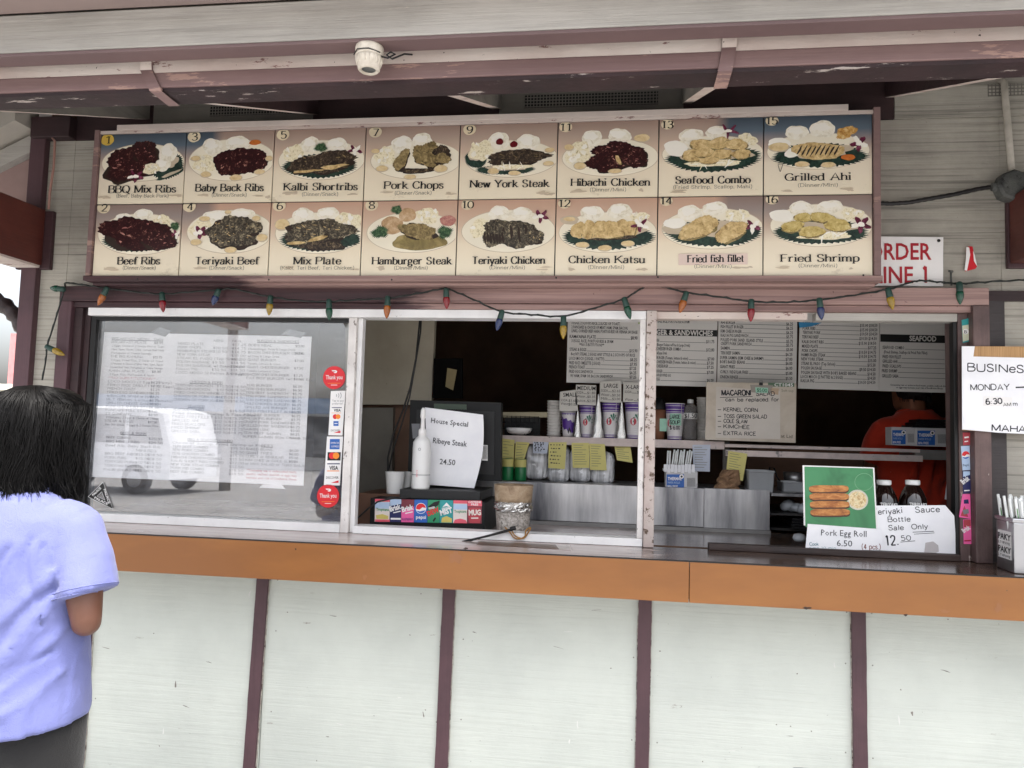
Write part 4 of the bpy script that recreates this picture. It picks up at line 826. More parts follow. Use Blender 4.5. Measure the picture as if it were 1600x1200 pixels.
for k, (s, b, f) in enumerate([("BOB'S MEAL",'$12.00',0),('Cheeseburger, Fries & Large Drink',0,1),('BACON CHEESEBURGER COMBO','$12.80',0),('w/ Fries & Large Drink',0,1),('GIANT BURGER','$7.00',0),('Tomato, Lettuce & Onion',0,1),('GIANT CHEESEBURGER','$7.50',0),('Tomato, Lettuce & Onion',0,1),('BACON CHEESEBURGER','$7.25',0),('FAT BOY BURGER (w/ Fried Egg)','$7.00',0),('',0,0),('TERI BURGER','$6.00',0),('TERI CHEESEBURGER','$6.50',0),('TERI BEEF SANDWICH','$5.75',0),('TERI PORK SANDWICH','$5.75',0),('TERI CHICKEN SANDWICH','$5.75',0),('HULI CHICKEN BURGER','$6.25',0),('GRILLED AHI BURGER','$6.25',0),('FRIED FISH FILLET BURGER','$6.25',0),('KIM CHEE BURGER','$6.25',0),('KALUA PIG BURGER','$5.75',0),('CRISPY PORK SANDWICH','$5.75',0),('PULLED PORK SANDWICH','$6.25',0),('SAIMIN (SM)','$5.00',0),('TERI BEEF SAIMIN','$6.25',0),('SUPER SAIMIN (Kim Chee & Shrimp)','$7.00',0)]):
    if s: prow(.70, T0+(k+1)*ST, s, None, b or None, .925, PI_, 3.3 if not f else 2.8, False, None if not f else len(s)*.0068)
prow(.79, T0+28.3*ST, 'SIDES', ul=True)
for k, (s, b) in enumerate((('BAKED BEANS','$6.00'),('GIANT FRIES','$6.00'),('CURLY or REGULAR','$5.00'),('KIM CHEE or COLE SLAW','$5.00'),('or MAC SALAD or TOSS SALAD',0))): prow(.72, T0+(29.4+k)*ST, s, None, b or None, .925)
for k, s in enumerate(('**Consuming raw or undercooked meats,','poultry, seafood, shellfish or eggs may','increase your risk of foodborne illness')): prow(.73, T0+(35.2+k)*ST, s, ink=PR_, w_=.235)
mb.build('lettering', MP)
mb = MB(); sheet(mb, .032, [(236,520),(249,511),(268,517),(258,526)], GREY, .0008); sheet(mb, .032, [(440,522),(452,514),(478,520),(470,528)], GREY, .0008); sheet(mb, .032, [(411,757),(440,757),(446,764),(405,762)], PAPER, .0008); mb.build('tape', MP)
def round_sticker(cx, cy, lab):
    t = thing('round_sticker', lab, 'sticker', (U(cx,cy+17,GY)[0], GY, U(cx,cy+17,GY)[1]), 'red round thank you stickers')
    x, z = U(cx, cy, GY); rr = abs(U(cx+17.3,cy,GY)[0]-x)
    mb = MB(); mb.prism([(x+rr*math.cos(k*math.pi/20), z+rr*math.sin(k*math.pi/20)) for k in range(40)], GY, GY+.0008, DRED); mb.build('disc', t)
    mb = MB(); text(mb, 'Thank you', (cx-13,cy+2.5), (cx+13,cy+2.5), 6.4, GY-.0004, WH, bold=.01)
    polyf(mb, [(cx-4,cy-11.5),(cx+3,cy-11.5),(cx+5,cy-9.5),(cx+3.5,cy-7.2),(cx+.5,cy-7),(cx-1,cy-8.5),(cx+2,cy-8.8),(cx+2.4,cy-9.8),(cx-2.6,cy-9.8)], GY-.0004, WH)
    bar(mb, (cx-10,cy+9.3), (cx+10,cy+9), .7, GY-.0004, ORG); bar(mb, (cx-5,cy+12), (cx+5,cy+12), .8, GY-.0004, WH); mb.build('lettering', t)
round_sticker(522, 590, 'upper red round Thank you sticker on the glass, above the card logo strip'); round_sticker(512.5, 775, 'lower red round Thank you sticker near the bottom of the glass')
def visa(mb, cx, cy, w_, Y, h):
    text(mb, 'VISA', (cx-w_/2,cy+h/2), (cx+w_/2,cy+h/2), h, Y, INK, bold=.03)
def mcard(mb, cx, cy, r, Y): circ(mb, cx-r*.62, cy, r, Y, DRED, lay=1); circ(mb, cx+r*.62, cy, r, Y, ORG, lay=2)
t = thing('card_sticker', 'narrow upper white strip of contactless and card logos on the glass', 'sticker', (U(524,680,GY)[0], GY, U(524,680,GY)[1]))
mb = MB(); sheet(mb, GY, [(517,611),(540,610.5),(535,680.5),(513,680)], WH, .0008)
Y_ = GY-.0004
for k in range(3):
    pts = [(524.5+k*2.4+1.2*math.cos(a)*(k+1), 618+1.5*math.sin(a)*(k+1.4)) for a in (-1,-.5,0,.5,1)]
    for q in range(4): bar(mb, pts[q], pts[q+1], .8, Y_, GREY)
text(mb, 'Tap to pay', (519,627.5), (537,627.5), 3, Y_, GREY); text(mb, 'preferred', (519,632), (535,632), 3, Y_, GREY)
bar(mb, (518.5,637.5), (534,637.5), 1.1, Y_, NAVY); visa(mb, 527, 641, 11, Y_, 4); bar(mb, (518,645.5), (533,645.5), .6, Y_, ORG); mcard(mb, 526, 651, 3.7, Y_); polyf(mb, [(521,658),(529,658),(529,665.5),(521,665.5)], Y_, BLUE, 1); bar(mb, (522.5,662.3), (527.5,662.3), 1.2, Y_-.0005, WH)
text(mb, 'DISCOVER', (517,674), (531,674), 3, Y_, INK); polyf(mb, [(521,676.5),(532,673),(532,676.5)], Y_, DRED, 1); mb.build('strip', t)
t = thing('card_sticker', 'wider lower white strip of stacked card logos on the glass', 'sticker', (U(520,758,GY)[0], GY, U(520,758,GY)[1]))
mb = MB(); sheet(mb, GY, [(511,682),(536,682),(531,758.5),(506,758)], WH, .0008)
polyf(mb, [(515.5,686),(531,686),(530.5,702),(515,702)], Y_, BLUE, 1); text(mb, 'AMERICAN', (516.5,693.5), (530,693.5), 3, Y_-.0005, WH); text(mb, 'EXPRESS', (518,699), (530,699), 3, Y_-.0005, WH)
polyf(mb, [(512,706.5),(532.5,706.5),(532,719.5),(511.5,719.5)], Y_, INK, 1); mcard(mb, 522, 712, 5, Y_-.0004)
bar(mb, (511.5,725.5), (531,725.5), 1.6, Y_, NAVY); visa(mb, 521.5, 731, 14, Y_, 6); bar(mb, (511,736.5), (530,736.5), 1.3, Y_, ORG)
text(mb, 'DISCOVER', (509.5,748), (529,748), 3.6, Y_, INK, bold=.01); polyf(mb, [(517,754.5),(529,750.5),(529,754.5)], Y_, DRED, 1); mb.build('strip', t)
t = thing('triangle_sticker', 'black and white triangle frame sticker low on the left pane', 'sticker', (U(158,793,GY)[0], GY, U(158,793,GY)[1]))
mb = MB(); A = [(161,754),(176,795),(138,776)]; cc = (sum(p[0] for p in A)/3, sum(p[1] for p in A)/3)
def sc(f): return [(cc[0]+(p[0]-cc[0])*f, cc[1]+(p[1]-cc[1])*f) for p in A]
for i in range(3):
    a, b, c_, d = sc(1.04)[i], sc(1.04)[(i+1) % 3], sc(.30)[(i+1) % 3], sc(.30)[i]; polyf(mb, [a,b,c_,d], GY, WH)
    a, b, c_, d = sc(1.0)[i], sc(1.0)[(i+1) % 3], sc(.34)[(i+1) % 3], sc(.34)[i]; polyf(mb, [a,b,c_,d], GY, INK, 1)
    e0 = Vector(sc(.72)[i]); e1 = Vector(sc(.72)[(i+1) % 3]); 
    if e0.x > e1.x: e0, e1 = e1, e0
    text(mb, 'PALACE', tuple(e0.lerp(e1,.12)+Vector((0,1.5))), tuple(e0.lerp(e1,.88)+Vector((0,1.5))), 3.6, GY-.0006, WH, bold=.02)
mb.build('decal', t)
# ---------------------------------------------------------------- hours sign, straw box and stickers at the right
HY = -.062
t = thing('hours_sign', 'hand lettered white business hours sign on brown cardboard at the right edge', 'sign', (U(1610,678,HY)[0], HY, U(1610,678,HY)[1]))
CB = blotch('brown_cardboard', [(140,104,66),(176,138,94),(190,152,108)], 4, 4, .8, (60,1,1))
mb = MB(); sheet(mb, HY+.003, [(1504,541),(1725,542),(1725,683),(1504,672)], CB, .004); mb.build('backing', t)
mb = MB(); sheet(mb, HY, [(1503,541),(1523,541),(1521,557),(1725,562),(1725,684),(1560,676),(1503.5,671)], PAPER, .002); mb.build('sheet', t)
mb = MB(); k_ = dict(font='hand', wx=.07, wy=.07, jit=.03)
text(mb, 'BUSINeSS', (1512.5,580), (1612,582.5), 12, HY-.0004, INK2, **k_); text(mb, 'HOURS', (1630,583), (1700,585), 12, HY-.0004, INK2, **k_)
text(mb, 'MONDAY', (1517,610), (1577,609), 9, HY-.0004, INK2, **k_); bar(mb, (1587,606.5), (1602,606), 2.2, HY-.0004, INK2); text(mb, 'SATURDAY', (1612,609), (1690,610), 9, HY-.0004, INK2, **k_)
sheet(mb, HY-.001, [(1537,619),(1582,621),(1581,635),(1536,634)], WH, .0006); text(mb, '6:30', (1541,632), (1566,630.5), 8.5, HY-.0016, INK2, font='hand', wx=.1, wy=.1, jit=.02); text(mb, 'AM', (1568,635), (1580,634), 5, HY-.0016, INK2, **k_); text(mb, 'm', (1583,634), (1590,634), 6, HY-.0016, INK2, **k_)
text(mb, 'MAHALO', (1550,673), (1628,677), 9.5, HY-.0004, INK2, font='hand', wx=.09, wy=.09, jit=.03); mb.build('lettering', t)
# straw dispenser on the counter
A0 = OZ(1585,896.5,1.1127); B0 = OZ(1557.5,886,1.1127)
w_ = .17; dep = math.dist(A0, B0); ang = math.atan2(B0[1]-A0[1], B0[0]-A0[0])-math.pi/2
z1 = U(1585,817,A0[1])[1]
SD = thing('straw_dispenser', 'stainless straw dispenser box on the counter with PAKY stickers on its side', 'straw dispenser', (A0[0],A0[1],1.1127)); SD.rotation_euler = (0,0,ang)
STL = solid('brushed_stainless', (176,176,178), .32, 1.0, var=.12, scale=3)
def loc(mb, name):   # build a part whose coordinates are already local to the dispenser
    me = bpy.data.meshes.new(name); bmesh.ops.recalc_face_normals(mb.bm, faces=mb.bm.faces); mb.bm.to_mesh(me); mb.bm.free(); o = bpy.data.objects.new(name, me); COL.objects.link(o)
    for m in mb.mats: me.materials.append(m)
    o.parent = SD; return o
hh = z1-1.1127
mb = MB(); mb.box((0,w_),(0,dep),(.001,hh), STL, .003); loc(mb, 'box')
mb = MB(); mb.box((-.004,w_+.004),(-.004,dep+.004),(hh+.0005,hh+.014), STL, .003); mb.box((.008,w_-.008),(.008,dep-.008),(hh+.0145,hh+.015), M['black']); loc(mb, 'lid')
mb = MB(); mb.box((.0,.001),(.02*0+.0,.0),(0,0), WH) if False else None
def side(mb, Yc0, Yc1, za, zb, m, lay): mb.face([(-.0006-lay*.0004,Yc1,za),(-.0006-lay*.0004,Yc0,za),(-.0006-lay*.0004,Yc0,zb),(-.0006-lay*.0004,Yc1,zb)], m)
for zz in ((hh*.42,hh*.72),):
    side(mb, dep*.12, dep*.88, hh*.24, hh*.80, WH, 0)
rot = Matrix.Rotation(-math.pi/2, 4, 'Z')
tb = MB(); 
for s_, v_, h_ in (('PAKY',.62,.105),('PAKY',.36,.105)): textm(tb, s_, -dep*.86, hh*v_, dep*.72, hh*h_*1.15, 0, INK, bold=.02)
for v_ in (.53,.27):
    for q in range(7): textm(tb, 'LTVFHYE'[q], -dep*.86+q*dep*.10, hh*v_, dep*.075, hh*.05, 0, INK)
for v in tb.bm.verts: v.co = rot @ v.co; v.co.x -= .0016
me = bpy.data.meshes.new('tmp'); tb.bm.to_mesh(me); tb.bm.free(); j = mb.mi(INK); n0 = len(mb.bm.faces); mb.bm.from_mesh(me); mb.bm.faces.ensure_lookup_table()
for f in list(mb.bm.faces)[n0:]: f.material_index = j
bpy.data.meshes.remove(me); loc(mb, 'side_sticker')
mb = MB(); mb.face([(.05,-.0008,hh*.28),(.13,-.0008,hh*.28),(.13,-.0008,hh*.8),(.05,-.0008,hh*.8)], INK); textm(mb, 'STRAWS', .058, hh*.5, .064, hh*.12, -.0014, WH); loc(mb, 'front_label')
STRAW = solid('straw_wrapper', (226,228,226), .5, var=.08, scale=30); STG = solid('straw_print', (96,150,92), .5)
rn = random.Random(11)
for k in range(30):
    x0 = rn.uniform(.014,.15); y0 = rn.uniform(.02,dep-.02); L = .172+rn.uniform(-.006,.012); dx = -.034+.2*x0+rn.uniform(-.006,.006); dy = rn.uniform(-.012,.012)
    nrm = (Vector((x0+dx,y0+dy,hh+L-.02))-Vector((x0,y0,hh*.3))).normalized(); s_ = Vector((x0,y0,hh*.3)); mb = MB()
    mb.tube([s_, s_+nrm*(L*.6), s_+nrm*(L+.01), s_+nrm*(L+.014)], [.0046,.0046,.0046,.004], STRAW, 8, flat=.75)
    if k % 4 == 0: mb.tube([s_+nrm*(L*.6)+Vector((0,-.0037,0)), s_+nrm*(L*.9)+Vector((0,-.0037,0))], .0016, STG, 5)
    o = loc(mb, 'straw'); o.parent = None
    o.location = Vector(SD.location); o.rotation_euler = SD.rotation_euler
    tag(o, 'paper wrapped white straw standing in the stainless straw dispenser', 'straw', 'wrapped straws in the dispenser')
# stickers down the right window jamb
def jst(name, lab, pts, base, extra):
    mb = MB(); sheet(mb, -.0145, pts, base, .001); extra(mb, -.0149); tag(mb.build(name), lab, 'sticker')
RWP = solid('red_white_print', (176,60,70), .5)
jst('label_sticker', 'teal and cream label with an oval high on the right jamb', [(1502.5,500),(1513,497.5),(1515.5,533),(1504.5,536)], TEAL, lambda mb, Y: (polyf(mb, [(1503.5,509),(1514.3,507),(1515,531),(1504.6,534)], Y, solid('cream_print', (206,206,180), .5)), circ(mb, 1509, 518, 4.6, Y, WH, lay=1), text(mb, 'B', (1506.5,521), (1511,521), 5, Y-.0005, INK)))
jst('label_sticker', 'small dark red label above the pale blue globe label on the jamb', [(1504.5,676),(1516,676),(1516,695),(1505,696)], RWP, lambda mb, Y: (bar(mb, (1507,685), (1514,684), 2.4, Y, WH), bar(mb, (1507,691), (1513,690), 1.6, Y, WH)))
def pepsi(mb, cx, cy, r, Y):
    circ(mb, cx, cy, r*1.08, Y, WH, lay=1)
    n = 20; up = [(cx+r*math.cos(a), cy-r*math.sin(a)) for a in [math.pi*.02+math.pi*1.02*k/n for k in range(n+1)]]
    polyf(mb, up+[(cx-r*.3,cy+r*.28),(cx+r*.3,cy-r*.22)], Y, DRED, 2)
    dn = [(cx+r*math.cos(a), cy+r*math.sin(a)) for a in [math.pi*.12+math.pi*.72*k/n for k in range(n+1)]]
    polyf(mb, dn+[(cx-r*.2,cy+r*.62)], Y, BLUE, 2)
jst('label_sticker', 'pale blue label with a red white and blue globe on the right jamb', [(1501.5,697),(1515,696.5),(1516,734),(1504,735)], LBLUE, lambda mb, Y: (pepsi(mb, 1509, 711, 6, Y), text(mb, 'Pepsi', (1505,729), (1514,728), 4, Y-.0005, NAVY)))
jst('label_sticker', 'navy label with slanted white brush lettering on the right jamb', [(1504,735.5),(1516,735),(1517,770),(1505,771.5)], NAVY, lambda mb, Y: (text(mb, 'Brisk', (1505,757), (1516,749), 8, Y, WH, bold=.03), polyf(mb, [(1505,736.5),(1515.6,736.5),(1515.6,742),(1505,745)], Y, LBLUE), bar(mb, (1506.5,767.5), (1515,767), 1.6, Y, WH)))
jst('label_sticker', 'pink flared label with grey drawing halfway down the right jamb', [(1504,772),(1516,772),(1517,811),(1498.5,808)], PINK, lambda mb, Y: (polyf(mb, [(1506,781),(1513,780),(1514,787),(1506,787)], Y, NAVY), polyf(mb, [(1504,797),(1513,795),(1514,802),(1506,804)], Y, GREY), polyf(mb, [(1501,806),(1507,790),(1513,808)], Y, RWP, -1)))
jst('label_sticker', 'magenta label with white slanted lettering lowest on the right jamb', [(1505,812),(1517,811),(1518.5,850),(1506,850)], PINK, lambda mb, Y: (polyf(mb, [(1505.6,812.5),(1516.5,812),(1517,822),(1506,824)], Y, RWP), text(mb, 'Brisk', (1506,833), (1517,826), 7, Y-.0004, WH, bold=.03), bar(mb, (1507,846), (1517,845.5), 2, Y, RED)))
mb = MB(); sheet(mb, -.0135, [(1535,719),(1545,719),(1546,727),(1543,731),(1535,733)], WH, .001); tag(mb.build('tape_scrap'), 'cream scrap of tape on the dark strip beside the jamb', 'tape')
# paper taped on the counter edge, black stick and string
def ontop(name, lab, cat, pts, m, zt=1.1131, h=.0008):
    mb = MB(); q = [OZ(x, y, zt) for x, y in pts]; a = [(x,y,zt+h) for x,y in q]; b = [(x,y,zt) for x,y in q]
    mb.face(a, m); mb.face(b[::-1], m); n = len(q)
    for k in range(n): mb.face([b[k],b[(k+1)%n],a[(k+1)%n],a[k]], m)
    return tag(mb.build(name), lab, cat)
ontop('counter_label', 'brown printed strip taped flat on the counter before the open window', 'label', [(749,845.5),(866,851),(872,858),(745,851)], solid('brown_label', (96,70,52), .35))
ontop('counter_label', 'clear grey tape patch stuck flat on the counter beside the brown strip', 'label', [(868,851.5),(890,852.5),(893,860),(874,858.5)], solid('clear_tape', (196,186,180), .3))
mb = MB(); mb.tube([UV(722,847,-.10), UV(760,838,-.06), UV(797,828,-.04), UV(800,827,-.04)], [.0045,.0042,.0055,.008], M['black'], 8); mb.tube([UV(797,827,-.04), UV(806,824.5,-.036)], [.0085,.0075], M['black'], 10)
tag(mb.build('black_stick'), 'thin black stick with a thicker end lying across the window sill', 'stick')
mb = MB(); pts = [(789,824),(797,832),(803,840),(812,842),(820,838),(822,829),(829,824),(826,831),(818,841),(806,838),(800,830)]
mb.tube([UV(x,y,-.042-.003*math.sin(k*2)) for k,(x,y) in enumerate(_cr([Vector(p) for p in pts], 4))], .0028, solid('brown_twine', (150,108,52), .7), 6)
tag(mb.build('twine'), 'loop of brown twine hanging over the white sill', 'twine')
# ---------------------------------------------------------------- kitchen fittings (part of the building)
BSTEEL = None
def _steel():
    m, t, p = nodes('scuffed_steel_reflections')
    v = _coord(t, (2.6,1,.35)); n = _noise(t, v, 2.2, 8, .6)
    t.links.new(_ramp(t, n, .32, .68, lin((84,84,90)), lin((216,214,214))), p.inputs['Base Color'])  # bright and dark reflection bands put into the steel's base colour
    _bump(t, p, _noise(t, _coord(t, (5,1,.7)), 1.0, 4), .5, .012)
    p.inputs['Metallic'].default_value = .85
    t.links.new(_ramp(t, _noise(t, _coord(t, (1,1,1)), 14, 8, .7), .3, .7, (.28,)*3+(1,), (.5,)*3+(1,)), p.inputs['Roughness'])
    return m
M['steel'] = _steel()
P('partition', MB().prism(px_poly(.70, [(540,470),(680,480),(674,632),(540,632)]), .70, .74, paint('cream_partition', (172,164,146), (158,150,132), 4, bump=.2, speck=.5)))
P('partition', MB().prism(px_poly(.71, [(540,637),(614,637),(612,800),(540,800)]), .71, .75, paint('grey_partition', (116,112,102), (98,94,86), 4, bump=.2, speck=.4)))
P('partition', MB().prism(px_poly(.76, [(540,480),(679,480),(673,800),(540,800)]), .76, .78, DK))
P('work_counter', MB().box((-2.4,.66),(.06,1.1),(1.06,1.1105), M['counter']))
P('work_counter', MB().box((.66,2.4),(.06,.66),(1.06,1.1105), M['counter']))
xa, xb, xc = U(830,755,.6)[0], U(1100,765,.6)[0], U(1203,770,.6)[0]
P('splash_panel', MB().box((xa-.5,xb),(.60,.606),(1.128,1.297), M['steel'], .001)); P('splash_panel', MB().box((xb+.0015,xc),(.60,.607),(1.126,1.299), M['steel'], .001))
P('splash_lip', MB().box((xa-.5,xc),(.575,.599),(1.111,1.1265), solid('grey_caulk_lip', (132,130,128), .5, .5)))
P('pass_shelf', MB().box((xa-.5,xc),(.606,1.05),(1.285,1.296), M['steel']))
# drinks shelf
SHY = .75
za, zb = U(950,697,SHY)[1], U(950,684.5,SHY)[1]
x0, x1 = U(786,690,SHY)[0], U(1132,700,SHY)[0]
TAPE = paint('taped_shelf_edge', (206,190,184), (184,170,166), 16, chip=(128,122,120), chip_amt=.60, chip_scale=12, bump=.2)
SHF = bpy.data.objects.new('drinks_shelf', None); COL.objects.link(SHF); SHF.parent = B
MB().box((x0-.2,x1),(SHY,SHY+.30),(za,zb), TAPE, .002).build('board', SHF)
P('shelf_support', MB().box((x1+.002,x1+.03),(SHY+.05,SHY+.08),(1.30,zb), M['greyframe']))
s2a, s2b = U(1134,700,.72), U(1442,712,.72)
P('pass_rail', MB().box((s2a[0],s2b[0]),(.72,.735),(U(1290,717,.72)[1],U(1290,707.5,.72)[1]), TAPE, .001)); P('pass_rail', MB().box((s2a[0],s2b[0]),(.75,.95),(U(1290,703,.75)[1],U(1290,698,.75)[1]), TAPE, .001))
RZ = U(1290,698,.75)[1]
P('pass_rail', MB().box((s2b[0]-.02,1.9),(.755,.95),(RZ-.045,RZ-.001), solid('grey_rail_end', (130,126,122), .5)))
# rack of trays below the pass at right
P('back_rack', MB().box((xc+.02,xc+.75),(1.3,1.34),(1.05,1.48), DK))
P('back_rack', MB().box((xc+.01,xc+.30),(.62,1.2),(1.275,1.287), M['steel'])); P('back_rack', MB().box((xc+.01,xc+.30),(.64,1.2),(1.19,1.198), solid('dark_rack', (52,50,50), .5, .4)))
P('back_rack', MB().box((xc+.02,xc+.5),(.68,1.2),(1.12,1.13), solid('dark_rack_base', (38,36,36), .5, .4)))
rn = random.Random(5)
for k in range(4):
    mb = MB(); z = 1.1305+k*.0125; mb.box((xc+.10+rn.uniform(-.01,.01),xc+.33),(.66,1.0),(z,z+.010), solid('tray_dark', (50,50,52), .3, .7)); tag(mb.build('sheet_tray'), 'dark metal tray stacked in the rack behind the egg roll card', 'tray', 'stacked trays behind the egg roll card')
CLEARP = solid('clear_plastic', (176,180,184), .25, var=.15, scale=14, bump=.5)
mb = MB()
for k in range(8): mb.lathe([(.001,-.02),(.028,-.015),(.034,.0),(.025,.018),(.001,.024)], (xc+.10+k*.022, .72+rn.uniform(-.03,.03), 1.215+rn.uniform(0,.014)), CLEARP, 9, axis=(rn.uniform(-1,1),rn.uniform(-1,1),1.5))
tag(mb.build('plastic_bag'), 'crumpled clear plastic bag on the dark rack shelf left of the egg roll card', 'bag')
# ---------------------------------------------------------------- printed price boards hanging inside
ALB[0] = 1.0
BRD = solid('grey_white_board', (232,229,224), .55, var=.05, scale=1.5); BINK = solid('board_ink', (24,24,24), .5)
MY = .85
def board(lab, pts, rows, band=None, foot=None):
    t = thing('price_board', lab, 'menu board', (U((pts[0][0]+pts[1][0])/2, pts[2][1], MY)[0], MY, U(pts[3][0], pts[3][1], MY)[1]))
    mb = MB(); sheet(mb, MY, pts, BRD, .006); mb.build('panel', t)
    mb = MB()
    if band:
        a, b, ya, yb, s, sx0, sx1, sy = band; sl = .022
        polyf(mb, [(a,ya),(b,ya+(b-a)*sl),(b,yb+(b-a)*sl),(a,yb)], MY-.0003, BINK); text(mb, s, (sx0,sy), (sx1,sy+(sx1-sx0)*sl), 8, MY-.0010, BRD, bold=.03)
    for x, y, s, ex, pr, px1, h in rows:
        sl = .024; text(mb, s, (x,y), (ex,y+(ex-x)*sl), h, MY-.0004, BINK, bold=.018)
        if pr:
            wpr = len(pr)*2.1; text(mb, pr, (px1-wpr,y+(px1-x)*sl), (px1,y+(px1-x)*sl), h, MY-.0004, BINK, bold=.018); bar(mb, (ex+1,y+(ex-x)*sl), (px1-wpr-.5,y+(px1-wpr-x)*sl), .55, MY-.0004, BINK)
    mb.build('lettering', t); return t
r1 = [(892,498,'THE BIG KAHUNA',927,'$12.75',997,4.6),(893,506.5,'3 EGGS, 2 SCOOPS RICE, 2 SLICES OF TOAST,',969,0,0,4.6),(893,513,'2 PANCAKES & CHOICE OF MEAT: HAM, SPAM, BACON,',981,0,0,4.6),(893,519,'LINKS, CORNED BEEF HASH, PORTUGUESE OR VIENNA SAUSAGE',996,0,0,4.6),(890,528,"KAMA'AINA PLATE",931,'$8.90',996,5),(893,534.5,'3 EGGS, RICE, PORTUGUESE & SPAM',958,0,0,4.6),(905,540.5,'**NO SUBSTITUTIONS**',944,0,0,4.4),(890,548,'STEAK & EGGS',916,'$15.90',996,4.8),(892,555,'8oz NY STEAK, 2 EGGS ANY STYLE & 2 SCOOPS OF RICE',992,0,0,4.6),(889,562,'LOCO MOCO (2 EGGS, 1 PATTY)',944,'$8.25',995,4.8),(889,569,'FRIED RICE OMELETTE (2 EGGS)',938,'$7.95',995,4.8),(889,575.5,'FRENCH TOAST',914,'$7.25',994,4.8),(889,582.5,'FRIED EGG SANDWICH',926,'$6.25',994,4.8),(891,589,'W/ HAM, SPAM OR BACON SANDWICH',957,'$7.25',994,4.6)]
t = board('grey breakfast price board listing the kamaaina plate, left of the flaking post', [(888,470),(1001,472),(1000,600.5),(885,597.5)], r1)
mb = MB(); sheet(mb, MY-.001, [(997,501),(1004,501),(1004,506.5),(997,506)], solid('lime_tape', (170,190,120), .5), .0004); mb.build('tape', t)
r2 = [(1026,539-5,'BOBS MEAL',1030,'$11.75',1116,4.8),(1026,540.5,'(Burger Deluxe w/Fries & Large Drink)',1078,0,0,4.4),(1026,547,'CHEESEBURGER COMBO',1064,'$12.80',1116,4.8),(1026,553.5,'w/Large Drink',1042,0,0,4.4),(1026,561,'BURGER (Tomato, lettuce & onion)',1075,'$7.00',1116,4.6),(1026,567.5,'CHEESEBURGER (Tomato, lettuce & onion)',1087,'$7.50',1115,4.6),(1026,574,'CHEESEBURGER',1044,'$7.25',1115,4.6),(1026,582,'BURGER',1035,'$7.00',1115,4.6),(1026,588,'BURGER W/FRIED EGG',1048,0,0,4.2),(1026,594.5,'EGG',1031,'$6.00',1115,4.6),(1026,504,'EGGS, RICE, PORTUGUESE & SPAM',1077,0,0,4.6)]
board('grey price board with a black BURGER & SANDWICHES band right of the flaking post', [(1008,480),(1121.5,482),(1119,604.5),(1008,602)], r2, (1008,1120.5,513.5,523.5,'BURGER & SANDWICHES',1008,1114,522.5))
r3 = [(1126,506,'AHI BURGER',1149,'$6.25',1239,4.8),(1126,512.5,'FISH FILLET BURGER',1162,'$6.25',1239,4.8),(1126,519.5,'KIM CHEE BURGER',1159,'$6.25',1239,4.8),(1126,526,'KALUA PIG SANDWICH',1169,'$5.75',1239,4.8),(1126,533,'PULLED PORK SAND. ISLAND STYLE',1192,'$5.75',1239,4.8),(1126,539,'CRISPY PORK SANDWICH',1174,'$5.75',1239,4.8),(1126,546,'SAIMIN',1140,'$5.00',1239,4.8),(1126,553.5,'TERI BEEF SAIMIN',1156,'$6.25',1238,4.8),(1125,561,'SUPER SAIMIN (KIM CHEE & SHRIMP)',1193,'$7.00',1238,4.8),(1125,567.5,"BOB'S BAKED BEANS",1164,'$6.00',1238,4.8),(1125,575,'GIANT FRIES',1148,'$6.00',1238,4.8),(1125,583,'CURLY / REGULAR FRIES',1169,'$5.80',1238,4.8),(1125,591,'ONION RINGS',1153,'$5.50',1238,4.8)]
board('grey price board of burgers, saimin and fries above the macaroni card', [(1123,482),(1246,485),(1244,608),(1120.5,604.5)], r3)
r4 = [(1254,508,'BEEF RIBS',1279,'$15.00 $18.50',1371,4.8),(1254,515,'PORK RIBS',1274,'$15.00 $18.50',1371,4.8),(1254,521.5,'TERIYAKI PORK',1282,'$10.50 $14.50',1371,4.8),(1253,528.5,'TERIYAKI BEEF',1279,'$10.50 $14.50',1370,4.8),(1253,536,'KALBI SHORT RIBS',1287,'$15.00 $18.50',1369,4.8),(1253,543,'MIXED PLATE',1278,'$17.25',1369,4.8),(1253,550,'PORK CHOPS',1277,'$10.50 $14.75',1369,4.8),(1252,556.5,'HAMBURGER STEAK',1290,'$10.50 $14.75',1369,4.8),(1252,563,'NEW YORK STEAK',1287,'$15.00',1369,4.8),(1252,570,'STEAK EL PASO (Top Sirloin)',1305,'$15.50',1368,4.8),(1252,577,'POLISH SAUSAGE',1284,'$9.50 $14.50',1368,4.8),(1252,584,"POLISH SAUSAGE WITH BOB'S BAKED BEANS",1338,'$14.50',1368,4.8),(1251,590.5,'LOCO MOCO (2 PATTIES & 2 EGGS)',1317,'$14.50',1368,4.8),(1251,597,'KALUA PIG',1272,'$10.50 $14.50',1368,4.8)]
t = board('grey price board of rib, steak and pork plates with blue tape at its top corner', [(1250,485),(1374.5,488),(1373,610.5),(1247,607)], r4)
mb = MB(); sheet(mb, MY-.001, [(1248,503.5),(1285,504),(1268,510),(1249,512)], solid('blue_tape', (70,160,214), .5), .0004); mb.build('tape', t)
